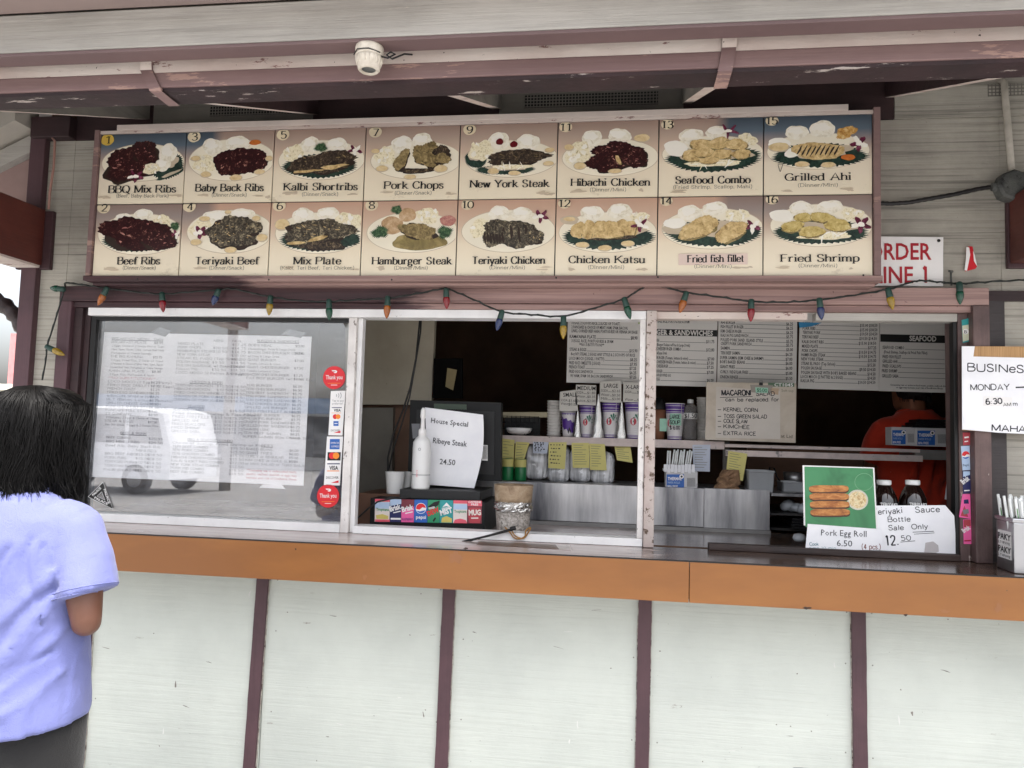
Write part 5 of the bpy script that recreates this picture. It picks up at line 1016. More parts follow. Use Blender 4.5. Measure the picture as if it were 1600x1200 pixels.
r5 = [(1379,545,'SEAFOOD COMBO',1413,'$15.50',1496,4.8),(1381,552,'(Fried Shrimp, Scallops & Fried Fish Fillet)',1449,0,0,4.4),(1379,559.5,'FRIED FISH FILLET',1408,'$10.50 $13.75',1504,4.8),(1379,566.5,'GRILLED AHI',1402,'$10.50 $13.75',1504,4.8),(1379,574,'FRIED SCALLOPS',1408,'$10.50 $13.75',1504,4.8),(1378,581.5,'FRIED SHRIMP',1402,'$10.50 $13.75',1504,4.8),(1378,589.5,'GRILLED SABA',1404,'$10.50 $13.75',1504,4.8),(1391,602.5,'Consuming raw or undercooked meats, poultry, seafood, shellfish',1484,0,0,2.6),(1400,606.5,'or eggs may increase your risk of foodborne illness',1473,0,0,2.6)]
board('grey price board with a black SEAFOOD band nearest the right jamb', [(1376,488),(1506,492),(1506,614.5),(1373.5,610.8)], r5, (1375.5,1505,522,534,'SEAFOOD',1421,1463,532.5))
# ---------------------------------------------------------------- till, bottle, cups and soda labels in the middle window
BLK = solid('black_plastic', (11,11,12), .5, var=.2, scale=20, spec=.3); BLK2 = solid('dusty_black_plastic', (22,22,23), .6, var=.2, scale=25)
TY_ = .42
TL = thing('till_screen', 'back of a black point of sale screen standing in the middle window', 'screen', (U(710,755,TY_)[0], TY_, U(710,752,TY_)[1]))
mb = MB(); sheet(mb, TY_-.03, [(641,625),(783,629),(782,752),(637,745)], BLK, .05); mb.build('casing', TL)
mb = MB(); sheet(mb, TY_-.036, [(651,640),(773,643),(772,742),(648,735)], BLK2, .005); mb.build('back_cover', TL)
mb = MB(); sheet(mb, TY_-.0325, [(678,630.5),(729,632),(729,640),(678,639)], solid('dark_green_display', (50,68,50), .3), .002); mb.build('display', TL)
mb = MB(); sheet(mb, TY_-.037, [(753,695),(762,695.5),(762,720),(753,719.5)], WH, .001)
for q in range(7): bar(mb, (754+q*1.15,717), (754.4+q*1.15,717), 20, TY_-.0374, INK)
sheet(mb, TY_-.037, [(643,662),(656,662),(656,685),(645,685)], GREY, .001); mb.build('label', TL)
mb = MB(); a = UV(715,745,TY_); mb.box((a.x-.05,a.x+.05),(TY_-.01,TY_+.03),(1.24,a.z), BLK, .004); mb.build('stand', TL)
dz0, dz1 = U(680,781,.17)[1], U(680,766,.17)[1]
DX0, DX1 = U(624,775,.17)[0], U(735,780,.17)[0]
CD = MB(); CD.box((DX0,DX1+.04),(.17,.50),(dz0,dz1), BLK2, .004); tag(CD.build('cash_drawer'), 'flat black till base under the white bottle and ribeye notice', 'cash drawer')
# soda label box
sz0, sz1 = 1.1125, U(660,780,.14)[1]
t = thing('soda_box', 'black box faced with a row of eight soda brand labels', 'soda dispenser', (U(670,822,.14)[0], .14, 1.1125))
mb = MB(); mb.box((U(578,800,.14)[0],U(758,800,.14)[0]),(.14,.50),(sz0,dz0-.0005), BLK, .003); mb.build('casing', t)
SYB = .1390
LP = solid('label_pale', (226,214,206), .35); GRN = solid('label_green', (40,140,96), .35); MAR = solid('label_maroon', (120,44,58), .35); YEL = solid('label_lemon', (208,190,100), .35); CPK = solid('label_coral', (226,92,110), .35); VIO = solid('label_violet', (96,44,120), .35)
def tile(n, x0_, x1_, base, fn):
    mb = MB(); dy = lambda x: (x-585)*.018
    def q(x, y): return (x, y+dy(x))
    sheet(mb, SYB, [q(x0_,779.5),q(x1_,779.5),q(x1_-.6,815),q(x0_-.6,815)], base, .0009)
    fn(mb, lambda u, v: q(x0_+(x1_-x0_)*u, 779.5+35.5*v), SYB-.0004); o = mb.build('brand_label', t); return o
def pg(mb, f, pts, m, Y, l=0): polyf(mb, [f(*p) for p in pts], Y, m, l)
tile(0,586,609,LP, lambda mb,f,Y: (pg(mb,f,[(0,.0),(1,0),(1,.12),(0,.12)],CPK,Y), pg(mb,f,[(0,.14),(1,.14),(1,.42),(0,.42)],LBLUE,Y), text(mb,'Tropicana',f(.08,.52),f(.95,.52),4.5,Y-.0004,GRN,bold=.02), pg(mb,f,[(.05,.72),(.5,.66),(.9,.74),(.9,.88),(.1,.88)],YEL,Y), pg(mb,f,[(0,.9),(1,.9),(1,1),(0,1)],CPK,Y)))
tile(1,609.5,627,NAVY, lambda mb,f,Y: (pg(mb,f,[(0,0),(1,0),(1,.2),(0,.3)],LBLUE,Y), text(mb,'Brisk',f(.02,.55),f(1,.4),8,Y-.0004,WH,bold=.04), bar(mb,f(.3,.62),f(.95,.54),1.6,Y-.0004,WH), pg(mb,f,[(.05,.82),(.95,.82),(.95,.9),(.05,.9)],WH,Y)))
tile(2,627.5,647,PINK, lambda mb,f,Y: (pg(mb,f,[(0,0),(1,0),(1,.3),(0,.5)],MAR,Y), text(mb,'Brisk',f(.06,.56),f(.98,.42),8,Y-.0006,WH,bold=.04), bar(mb,f(.3,.64),f(.9,.56),1.6,Y-.0006,WH), text(mb,'RASPBERRY',f(.05,.92),f(.9,.92),3.5,Y-.0004,VIO,bold=.02)))
tile(3,647.5,668,BLUE, lambda mb,f,Y: (pepsi(mb,*f(.5,.38),7.6,Y), text(mb,'pepsi',f(.12,.84),f(.88,.84),5.5,Y-.0004,WH,bold=.02)))
tile(4,668.5,687,GRN, lambda mb,f,Y: (pg(mb,f,[(0,.3),(.5,.1),(1,.02),(.9,.22),(.3,.4)],INK,Y), text(mb,'mtn',f(.1,.42),f(.6,.36),4,Y-.0006,WH,bold=.03), text(mb,'DEW',f(.02,.72),f(1,.5),7.5,Y-.0006,DRED,bold=.05), pg(mb,f,[(.4,.9),(.6,.76),(.7,.8),(.5,.98)],INK,Y)))
tile(5,687.5,708,TEAL, lambda mb,f,Y: (pg(mb,f,[(.2,.3),(.5,.1),(.85,.32),(.5,.26)],WH,Y), text(mb,'sierra',f(.15,.42),f(.7,.36),4,Y-.0006,WH,bold=.02), text(mb,'MIST',f(.05,.68),f(.98,.52),8,Y-.0006,WH,bold=.05), pg(mb,f,[(.1,.98),(.15,.78),(.5,.7),(.9,.8),(.9,.98)],YEL,Y)))
tile(6,708.5,730,LP, lambda mb,f,Y: (pg(mb,f,[(0,0),(1,0),(1,.14),(0,.14)],CPK,Y), pg(mb,f,[(0,.16),(1,.16),(1,.4),(0,.4)],LBLUE,Y), text(mb,'Tropicana',f(.06,.55),f(.94,.53),4.5,Y-.0004,GRN,bold=.02), pg(mb,f,[(.0,1),(.1,.85),(.5,.8),(.9,.86),(1,1)],CPK,Y)))
tile(7,730.5,753,MAR, lambda mb,f,Y: (pg(mb,f,[(0,0),(1,0),(1,.24),(0,.24)],CPK,Y), text(mb,'CAFFEINE',f(.06,.1),f(.94,.1),3,Y-.0004,WH,bold=.02), text(mb,'FREE',f(.25,.21),f(.75,.21),3,Y-.0004,WH,bold=.02), pg(mb,f,[(.1,.3),(.9,.3),(.98,.6),(.85,.98),(.15,.98),(.02,.6)],RWP,Y), text(mb,'MUG',f(.08,.64),f(.94,.62),8,Y-.0006,LP,bold=.05), bar(mb,f(.25,.8),f(.75,.79),2,Y-.0006,LP)))
# white bottle
BY = .21; q = UV(657,760,BY); WB = solid('white_bottle_plastic', (226,226,224), .3, var=.03)
s_ = (U(671,730,BY)[0]-U(643,730,BY)[0])/2; H = lambda py: U(657,py,BY)[1]-dz1
BT = thing('spray_bottle', 'tall white plastic squirt bottle before the ribeye notice', 'bottle', (q.x, BY, dz1))
mb = MB(); mb.lathe([(s_*.93,.0005),(s_,.008),(s_,H(700)),(s_*.95,H(691)),(s_*.72,H(685)),(s_*.42,H(681)),(s_*.40,H(679))], (q.x,BY,dz1), WB, 28); mb.build('body', BT)
mb = MB(); mb.lathe([(s_*.42,H(681.5)),(s_*.43,H(672)),(s_*.24,H(669)),(s_*.2,H(655)),(s_*.3,H(651)),(s_*.26,H(641)),(s_*.12,H(637))], (q.x,BY,dz1), WH, 18); mb.build('cap', BT)
mb = MB(); textm(mb, 'O', q.x-.006, dz1+H(704), .012, .012, BY-s_-.0006, GREY, d=(1,0)); textm(mb, 'SPICY', q.x-.004, dz1+H(745), .03, .006, BY-s_-.0006, CPK, d=(0,1))
mb.lathe([(s_*1.003,H(742)),(s_*1.003,H(741))], (q.x,BY,dz1), GREY, 28); mb.build('print', BT)
# ribeye notice
NY = .30
t = thing('ribeye_notice', 'white paper notice House Special Ribeye Steak leaning on the till', 'notice', (U(705,762,NY)[0], NY, U(705,762,NY)[1]))
mb = MB(); nx, nz = 8, 10; pl = [(664,636.5),(755,648),(741,763),(668,757)]; grid = []
def npt(s, v):
    a, b, c, d = [Vector(k) for k in pl]; tp = a.lerp(b, s); bt = d.lerp(c, s); k = tp.lerp(bt, v); k.x += 5.5*math.sin(v*math.pi)*(s**2); return (k.x, k.y)
def nyf(s, v): return NY+.006*math.sin(v*3.2)*(.3+s)+.003*math.sin(s*6+v*4)+.012*v*0
for j in range(nz+1):
    row = []
    for i in range(nx+1):
        xx, zz = U(*npt(i/nx, j/nz), NY); row.append(mb.bm.verts.new((xx, nyf(i/nx, j/nz), zz)))
    grid.append(row)
im = mb.mi(PAPER)
for j in range(nz):
    for i in range(nx):
        f = mb.bm.faces.new((grid[j][i],grid[j][i+1],grid[j+1][i+1],grid[j+1][i])); f.material_index = im; f.smooth = True
mb.build('sheet', t)
xl_, xr_ = U(664,700,NY)[0], U(755,700,NY)[0]; zt_, zb_ = U(700,640,NY)[1], U(700,760,NY)[1]
yf = lambda x, z: nyf((x-xl_)/(xr_-xl_), (zt_-z)/(zt_-zb_))-.0022
for s, a, b, h in (('House Special',(673,660.5),(731,667),8),('Ribeye Steak',(676,692),(729,698),8.5),('24.50',(687,725),(711,727),8.5)):
    mb = MB(); text(mb, s, a, b, h, NY, bpy.data.materials.get('notice_ink') or solid('notice_ink', (60,60,66), .5), bold=.006, yfun=yf); mb.build('lettering', t)
# white cups left of it
for cx_, cy0, cy1, wd_, yy, lab in ((617,737,771,15.5,.30,'nearer white cup standing beside the black till base'),(634,737,764,9.5,.36,'white cup half hidden behind the nearer white cup')):
    b_ = UV(cx_, cy1, yy); rt = (U(cx_+wd_,cy0,yy)[0]-U(cx_,cy0,yy)[0]); hh_ = U(cx_,cy0,yy)[1]-b_.z
    mb = MB(); mb.lathe([(rt*.78,0),(rt*.80,.004),(rt,hh_-.003),(rt*1.03,hh_),(rt*.96,hh_-.002),(rt*.76,.01),(.001,.009)], b_, WB, 24); o = tag(mb.build('cup'), lab, 'cup')
P('till_ledge', MB().box((U(560,780,.26)[0],DX0-.005),(.26,.55),(1.1115,UV(617,771,.30).z-.0003), solid('brown_ledge', (92,62,44), .6)))
mb = MB(); mb.tube([UV(x,y,.40) for x,y in ((657,470),(656,500),(650,560),(641,605),(630,640),(614,680),(606,715),(606,745),(618,770))], .0042, M['black'], 8)
tag(mb.build('power_cable'), 'thick black cable hanging down past the cream partition', 'cable')
mb = MB(); mb.tube([UV(x,y,.40) for x,y in ((660,470),(657,520),(649,570),(640,620),(627,665),(615,700),(607,735))], .0034, M['black'], 8)
tag(mb.build('power_cable'), 'thinner black cable beside the thick one on the partition', 'cable')
mb = MB(); mb.tube([UV(x,y,.09) for x,y in ((556,812),(575,795),(590,784),(612,779),(640,777))], .0036, M['black'], 8)
tag(mb.build('power_cable'), 'black cable curving over the left end of the soda labels', 'cable')
mb = MB(); sheet(mb, .66, [(699,575),(714,578),(708,610),(696,604)], solid('old_note', (132,118,80), .6), .001); tag(mb.build('note'), 'dim yellow note hanging on the dark wall above the till', 'note')
P('note_board', MB().prism(px_poly(.68,[(678,560),(722,560),(722,622),(676,622)]), .68, .70, solid('flat_black', (10,9,9), .9, spec=.1)))  # plain near-black board with hardly any sheen
# planter pot wrapped in foil
PY_ = .12; q = UV(801,826,PY_); q.z = 1.1125; S_ = lambda px_: U(801+px_,800,PY_)[0]-U(801,800,PY_)[0]; Hh = lambda py: U(801,py,PY_)[1]-1.1125
PT = thing('pot', 'speckled pot with rusty rim and a foil band beside the soda labels', 'pot', (q.x,PY_,1.1125))
mb = MB(); mb.lathe([(S_(22.5),.0),(S_(24),.004),(S_(27.5),Hh(797))], (q.x,PY_,1.1125), blotch('speckled_pot', [(70,64,60),(150,142,134),(196,190,182)], 90, 3, .5), 32); mb.build('lower_pot', PT)
mb = MB(); mb.lathe([(S_(28),Hh(785)),(S_(29),Hh(779)),(S_(30.5),Hh(760)),(S_(31),Hh(757)),(S_(28),Hh(757)),(S_(26),Hh(775))], (q.x,PY_,1.1125), blotch('rusty_rim', [(92,66,44),(156,134,108),(186,172,150)], 12, 6, .5), 32); mb.lathe([(S_(26),Hh(773)),(.001,Hh(772))], (q.x,PY_,1.1125), BLK, 24); mb.build('rim', PT)
FOIL = solid('crumpled_foil', (206,204,200), .22, 1.0, var=.1, scale=30, bump=1.0)
mb = MB(); rn = random.Random(2); rings = []
for j in range(7):
    ring = []
    for k in range(48):
        a = 2*math.pi*k/48; r_ = S_(29.5)*(1+.045*rn.uniform(-1,1)+.05*math.sin(j*1.1)); ring.append((q.x+r_*math.cos(a), PY_+r_*math.sin(a), 1.1125+Hh(797)+(Hh(783)-Hh(797))*j/6+rn.uniform(-.002,.002)))
    rings.append(ring)
mb.loft(rings, FOIL, smooth=False); mb.build('foil_band', PT)
# ---------------------------------------------------------------- cups and price cards on the shelf
CY = .84
CUPW = solid('cup_paper', (214,210,210), .4, var=.04); PUR = solid('cup_purple', (84,44,140), .4); CRED = solid('cup_red', (196,34,60), .4); CGR = solid('cup_green', (20,110,84), .4)
zs = zb+.0004
def cup(lab, cx_, wt, top, kind, note=None, yy=CY, name='paper_cup'):
    x, _ = U(cx_, 660, yy); rt = U(cx_+wt,640,yy)[0]-x; ht = U(cx_,top,yy)[1]-zs; rb = rt*.74
    t = thing(name, lab, 'cup', (x, yy, zs), 'paper cups on the drinks shelf')
    R_ = lambda v: rb+(rt-rb)*v
    if kind == 'big':
        br = [0,.03,.055,.07,.085,.10,.115,.72,.735,.76,.775,.83,.845,.93,.945,1.0]; cols = [PUR,CUPW,PUR,CUPW,PUR,CUPW,CUPW,CUPW,PUR,CUPW,PUR,CUPW,PUR,CUPW,PUR]
        cols[6] = CUPW
        prof = [(R_(v),ht*v) for v in br]
        mb = MB(); mb.lathe(prof, (x,yy,zs), CUPW, 32, mfun=lambda a: cols[a]); mb.lathe([(rt*.97,ht-.003),(rt*1.02,ht-.002),(rt*1.03,ht+.0015),(rt*.98,ht+.002),(rb*.9,.02),(.001,.019)], (x,yy,zs), CUPW, 32); mb.build('cup_body', t)
        mb = MB()
        def on(u, v, l=0): # wrap print on the front of the cup
            a = -math.pi/2+u; r_ = R_(v)+.0006+l*.0003; return (x+r_*math.cos(a), yy+r_*math.sin(a), zs+ht*v)
        for off in (.35,) if cx_ < 1000 else (-.2,):
            c0 = off
            mb.face([on(c0-.55+.34*math.cos(a), .46+.10*math.sin(a)) for a in [k*math.pi/9 for k in range(18)]], CRED)
            for k in range(7):
                a = math.pi*(k/6)*1.15-.25; mb.face([on(c0, .5, 1), on(c0+.5*math.cos(a)+.12*math.sin(a), .5+.16*math.sin(a)-.03*math.cos(a), 1), on(c0+.62*math.cos(a), .5+.2*math.sin(a), 1), on(c0+.5*math.cos(a)-.12*math.sin(a), .5+.16*math.sin(a)+.03*math.cos(a), 1)], CGR)
        for k in range(9): 
            v = .16+k*.06; mb.face([on(-1.1+i*.2, v) for i in range(12)]+[on(-1.1+i*.2, v+.006) for i in range(11,-1,-1)], solid('cup_grey', (176,172,176), .4) if 'cup_grey' not in bpy.data.materials else bpy.data.materials['cup_grey'])
        mb.face([on(.62, .0, 2), on(.68, .0, 2), on(.68, 1, 2), on(.62, 1, 2)], CUPW)
        mb.build('print', t)
    else:
        prof = [(R_(v),ht*v) for v in (0,.15,.5,.85,1)]; mb = MB(); mb.lathe(prof, (x,yy,zs), CUPW, 28); mb.lathe([(rt*.97,ht-.003),(rt*1.03,ht),(rt*.98,ht+.002),(rb*.9,.02),(.001,.019)], (x,yy,zs), CUPW, 28); mb.build('cup_body', t)
        mb = MB()
        def on(u, v, l=0):
            a = -math.pi/2+u; r_ = R_(v)+.0006+l*.0003; return (x+r_*math.cos(a), yy+r_*math.sin(a), zs+ht*v)
        for i in range(10):
            u0, u1 = -1.2+i*.24, -1.2+(i+1)*.24; j0 = .05*math.sin(i*2.1); j1 = .05*math.sin((i+1)*2.1); c = lambda u: .78-.22*(u+1.2)/2.4
            mb.face([on(u0,c(u0)-.42+j0), on(u1,c(u1)-.42+j1), on(u1,c(u1)+j1), on(u0,c(u0)+j0)], PUR); mb.face([on(u0,.93), on((u0+u1)/2,.84), on(u1,.93)], PUR)
        for u_, v_ in ((.25,.3),(.45,.22),(.1,.2)): mb.face([on(u_-.14,v_,1), on(u_,v_-.09,1), on(u_+.14,v_,1), on(u_,v_+.1,1)], INK)
        mb.build('print', t)
    if note:
        mb = MB(); a0, a1 = -.62, .62
        mb.face([(x+(rt+.001)*math.sin(a0+i*.155)*.98, yy-(rt+.001)*math.cos(a0+i*.155), zs+ht*.40) for i in range(9)]+[(x+(rt+.001)*math.sin(a1-i*.155)*.98, yy-(rt+.001)*math.cos(a1-i*.155), zs+ht*.72) for i in range(9)], solid('mint_note', (160,206,184), .6) if 'mint_note' not in bpy.data.materials else bpy.data.materials['mint_note'])
        for k, s in enumerate(note): text(mb, s, (cx_-wt*.5,654+k*8.5), (cx_+wt*.5,654+k*8.5), 5.5, yy-rt-.002, INK2, 'hand', wx=.08, wy=.08)
        mb.build('price_note', t)
    return t
cup('small purple and white paper cup under the SMALL price card', 888, 11.5, 643, 'small')
cup('striped paper cup with a red fruit under the MEDIUM card', 917, 13, 633, 'big')
cup('striped paper cup with a red fruit under the LARGE card', 954, 14.5, 629, 'big')
cup('widest striped paper cup under the X-LARGE card beside the post', 992, 17, 628, 'big')
cup('striped paper cup with a mint price note right of the post', 1054.5, 15.5, 631, 'big', note=['LARGE','SOUP','$ 6.00'])
x, _ = U(1029,660,CY+.02); t = thing('brown_cup', 'brown plastic cup with black dome lid and mint note beside the post', 'cup', (x,CY+.02,zs))
r_ = U(1041,660,CY)[0]-U(1029,660,CY)[0]
mb = MB(); mb.lathe([(r_*.75,0),(r_,U(1029,640,CY)[1]-zs)], (x,CY+.02,zs), solid('brown_cup', (126,84,62), .5), 24); mb.build('cup_body', t)
mb = MB(); mb.lathe([(r_*1.08,0),(r_*1.1,.006),(r_*.95,.03),(r_*.6,.055),(.001,.062)], (x,CY+.02,U(1029,640,CY)[1]+.0005), BLK, 24); mb.build('lid', t)
mb = MB(); yq = CY+.02-r_*1.02; mb.face([(x+r_*.1,yq,zs+.04),(x+r_*1.0,yq+.006,zs+.04),(x+r_*1.05,yq+.006,zs+.10),(x+r_*.1,yq,zs+.10)], bpy.data.materials['mint_note']); mb.build('price_note', t)
def card(lab, pts, head, hp, rows):
    yy = CY-.055; t = thing('price_card', lab, 'price card', (U(pts[2][0],pts[2][1],yy)[0], yy, U(pts[2][0],pts[2][1],yy)[1]), 'drink price cards on the shelf'); del t['group']
    mb = MB(); sheet(mb, yy, pts, solid('card_'+head.lower().replace('-','_'), (206,202,194), .6, var=.06), .012); mb.build('card', t)
    mb = MB(); text(mb, head, *hp, 6.2, yy-.0004, INK, bold=.012)
    for k, (a, b, y, x0_, x1_) in enumerate(rows):
        text(mb, a, (x0_,y), (x0_+len(a)*2.7,y+.3), 4, yy-.0004, INK); text(mb, b, (x1_-len(b)*2.5,y+.8), (x1_,y+1), 4, yy-.0004, INK); bar(mb, (x0_+len(a)*2.7+.5,y+.3), (x1_-len(b)*2.5-.5,y+.7), .6, yy-.0004, INK)
    mb.build('lettering', t)
card('small price card reading SMALL behind the medium one', [(875,612),(900,609),(903,642),(874,642)], 'SMALL', ((880,620),(902,619.5)), [('SODA','$1.60',627,876,901),('Water','$0.25',632.5,876,901)])
card('price card reading MEDIUM over the first striped cup', [(900,601),(931.5,602),(931,633),(899,632)], 'MEDIUM', ((902,609),(930.5,610)), [('SODA','$1.80',615,901,930),('Water','$0.35',621,901,930),('Juice','$2.00',627.5,901,930)])
card('price card reading LARGE over the second striped cup', [(937.5,595.5),(971,596),(970.5,629),(937,627.5)], 'LARGE', ((943.5,605.5),(965.5,606)), [('SODA','$2.65',612,939,969),('Water','$0.50',618.5,939,969),('Milk','$3.00',624.5,939,969)])
card('price card reading X-LARGE cut by the window post', [(974,597),(1011,598),(1010,629),(973.5,628)], 'X-LARGE', ((977.5,607.5),(1008,608)), [('SODA','$3.15',614,976,1008),('Water','$0.60',626,976,1008)])
rn = random.Random(8)
for cx_, tp, wd_, lab in ((902,642,6,'small crumpled foil cone between the small and medium cups'),(934,616,9.5,'tall crumpled foil cone between the medium and large cups'),(970.5,627,7.5,'crumpled foil cone between the large and X-large cups')):
    x, _ = U(cx_,680,CY-.04); rb = U(cx_+wd_,680,CY-.04)[0]-x; ht = U(cx_,tp,CY-.04)[1]-zs; rings = []
    for j in range(9):
        v = j/8; rings.append([(x+rb*(1-.86*v)*(1+.12*rn.uniform(-1,1))*math.cos(2*math.pi*k/16), CY-.04+rb*(1-.86*v)*.6*(1+.12*rn.uniform(-1,1))*math.sin(2*math.pi*k/16), zs+ht*v) for k in range(16)])
    mb = MB(); mb.loft(rings, FOIL, smooth=False); tag(mb.build('foil_cone'), lab, 'foil', 'crumpled foil between the cups')
def bowls(cx_, wt, top, lab, n, yy=CY+.06):
    x, _ = U(cx_,660,yy); r_ = U(cx_+wt,660,yy)[0]-x; ht = U(cx_,top,yy)[1]-zs; mb = MB()
    prof = [(r_*.7,0)]
    for k in range(n): z_ = ht*(k+.6)/n; prof += [(r_*(.82+.1*k/n),z_-ht*.38/n),(r_*(.97+.04*k/n),z_),(r_*(.97+.04*k/n),z_+ht*.12/n),(r_*(.86+.1*k/n),z_+ht*.15/n)]
    mb.lathe(prof, (x,yy,zs), solid('foam', (216,212,206), .6, var=.05), 28); tag(mb.build('foam_bowls'), lab, 'bowls')
bowls(866, 12, 625, 'stack of white foam bowls left of the small cup', 13); bowls(1099, 11, 620, 'tall stack of white foam bowls behind the macaroni card', 15)
# water bottle
x, _ = U(1078.5,660,CY); r_ = U(1090,660,CY)[0]-x; hz = lambda py: U(1078,py,CY)[1]-zs
t = thing('water_bottle', 'clear plastic water bottle with white $1.50 label on the shelf', 'bottle', (x,CY,zs))
PET = solid('bottle_plastic', (190,186,184), .12, var=.15, scale=30); PET.node_tree.nodes['Principled BSDF'].inputs['Transmission Weight'].default_value = .75; PET.node_tree.nodes['Principled BSDF'].inputs['IOR'].default_value = 1.15
mb = MB(); mb.lathe([(r_*.8,.001),(r_*.95,.008),(r_,hz(672)),(r_*.95,hz(668)),(r_,hz(662)),(r_*.95,hz(658)),(r_,hz(655)),(r_,hz(644)),(r_*.85,hz(636)),(r_*.4,hz(631)),(r_*.36,hz(629))], (x,CY,zs), PET, 24); mb.build('body', t)
mb = MB(); mb.lathe([(r_*.42,hz(630)),(r_*.42,hz(624.5)),(r_*.3,hz(624))], (x,CY,zs), WB, 18); mb.build('cap', t)
mb = MB(); mb.lathe([(r_*1.015,hz(654.5)),(r_*1.015,hz(645.5))], (x,CY,zs), WH, 24); text(mb, '$1.50', (1069.5,653), (1089,653), 7, CY-r_*1.03, INK, bold=.01); mb.build('label', t)
# wire basket
t = thing('wire_basket', 'dark wire basket holding a white wrapper at the left end of the shelf', 'basket', (U(815,685,CY)[0], CY, zs))
mb = MB(); xa_, xb_ = U(786,660,CY)[0], U(842,660,CY)[0]; ht = U(815,650,CY)[1]-zs
for k in range(9):
    x = xa_+(xb_-xa_)*k/8; mb.tube([(x,CY-.02,zs+.003),(x,CY-.02,zs+ht)], .0016, BLK, 5)
for k in range(4): mb.tube([(xa_,CY-.02,zs+.003+ht*k/3.2),(xb_,CY-.02,zs+.003+ht*k/3.2)], .0018, BLK, 5)
mb.box((xa_,xb_),(CY+.06,CY+.066),(zs+.001,zs+ht), BLK); mb.build('frame', t)
mb = MB(); mb.lathe([(.03,0),(.06,.01),(.075,.03),(.07,.034),(.05,.014),(.001,.008)], ((xa_+xb_)/2-.01,CY+.01,zs+.004), WH, 20, sx=.9); tag(mb.build('paper_liner'), 'white paper liner lying in the dark wire basket', 'paper')
mb = MB(); sheet(mb, CY+.05, [(786,644),(856,644),(856,652),(786,652)], solid('cream_box_lid', (170,160,132), .6), .06); tag(mb.build('box_lid'), 'cream cardboard lid edge behind the dark wire basket', 'box')
# order slips taped under the shelf
YS = solid('yellow_slip', (206,196,120), .6, var=.06, scale=5); BS = solid('blue_slip', (186,192,206), .6, var=.05)
def slip(lab, pts, m, yy=SHY-.004, lines=8, bold=False):
    mb = MB(); sheet(mb, yy, pts, m, .0006); a, b, c, d = [Vector(p) for p in pts]; rn = random.Random(int(a.x))
    if bold:
        for k in range(6):
            v = .12+k*.14; p = a.lerp(d, v).lerp(b.lerp(c, v), .08+.05*(k % 2)); q = a.lerp(d, v).lerp(b.lerp(c, v), rn.uniform(.5,.9)); L = (q-p).length; x_ = 0
            while x_ < L-1.5: w2 = rn.uniform(1.2,3.2); bar(mb, tuple(p+(q-p)*(x_/L)), tuple(p+(q-p)*min(1,(x_+w2)/L)), rn.uniform(1.3,2), yy-.0004, INK2); x_ += w2+rn.uniform(1,3)
    else:
        for k in range(lines):
            v = .1+k*.85/lines; p = a.lerp(d, v).lerp(b.lerp(c, v), .1); q = a.lerp(d, v).lerp(b.lerp(c, v), rn.uniform(.45,.9)); bar(mb, tuple(p), tuple(q), .7, yy-.0004, solid('slip_print', (120,118,92), .6) if 'slip_print' not in bpy.data.materials else bpy.data.materials['slip_print'])
    tag(mb.build('order_slip'), lab, 'order slip')
slip('yellow slip nearest the till, hung above the left green can', [(784,685),(804,687.5),(802,732),(783,730)], YS)
slip('folded yellow slip with a turned corner over the right green can', [(806,690),(827.5,691.5),(816,728),(803,732)], YS)
slip('pale blue slip hanging over the left clear bag', [(833,690),(857,691),(855,709),(833,708)], BS, bold=True, lines=4)
slip('yellow slip with heavy black handwriting under the shelf', [(857.5,691),(885.5,691),(882.5,733),(856.5,731)], YS, bold=True)
slip('wide yellow slip left of a touching second one under the shelf', [(893,692),(920,692),(921,731),(895,731)], YS, lines=9)
slip('yellow slip right of a touching wide one under the shelf', [(920.5,693),(945,694),(948,735),(922,734)], YS, SHY-.007, 9)
slip('small dim yellow slip hanging alone beside the flaking post', [(960,697.5),(985,698),(988.5,723),(964,719)], YS, SHY+.03, 6)
slip('pale blue slip right of the post above the straw tray', [(1082,695),(1110,695),(1109,737),(1083.5,736)], BS, lines=9)
slip('tilted yellow slip under the end of the drinks shelf', [(1138,704.5),(1168,709),(1160.5,751.5),(1134,744.5)], YS, .712, 9)
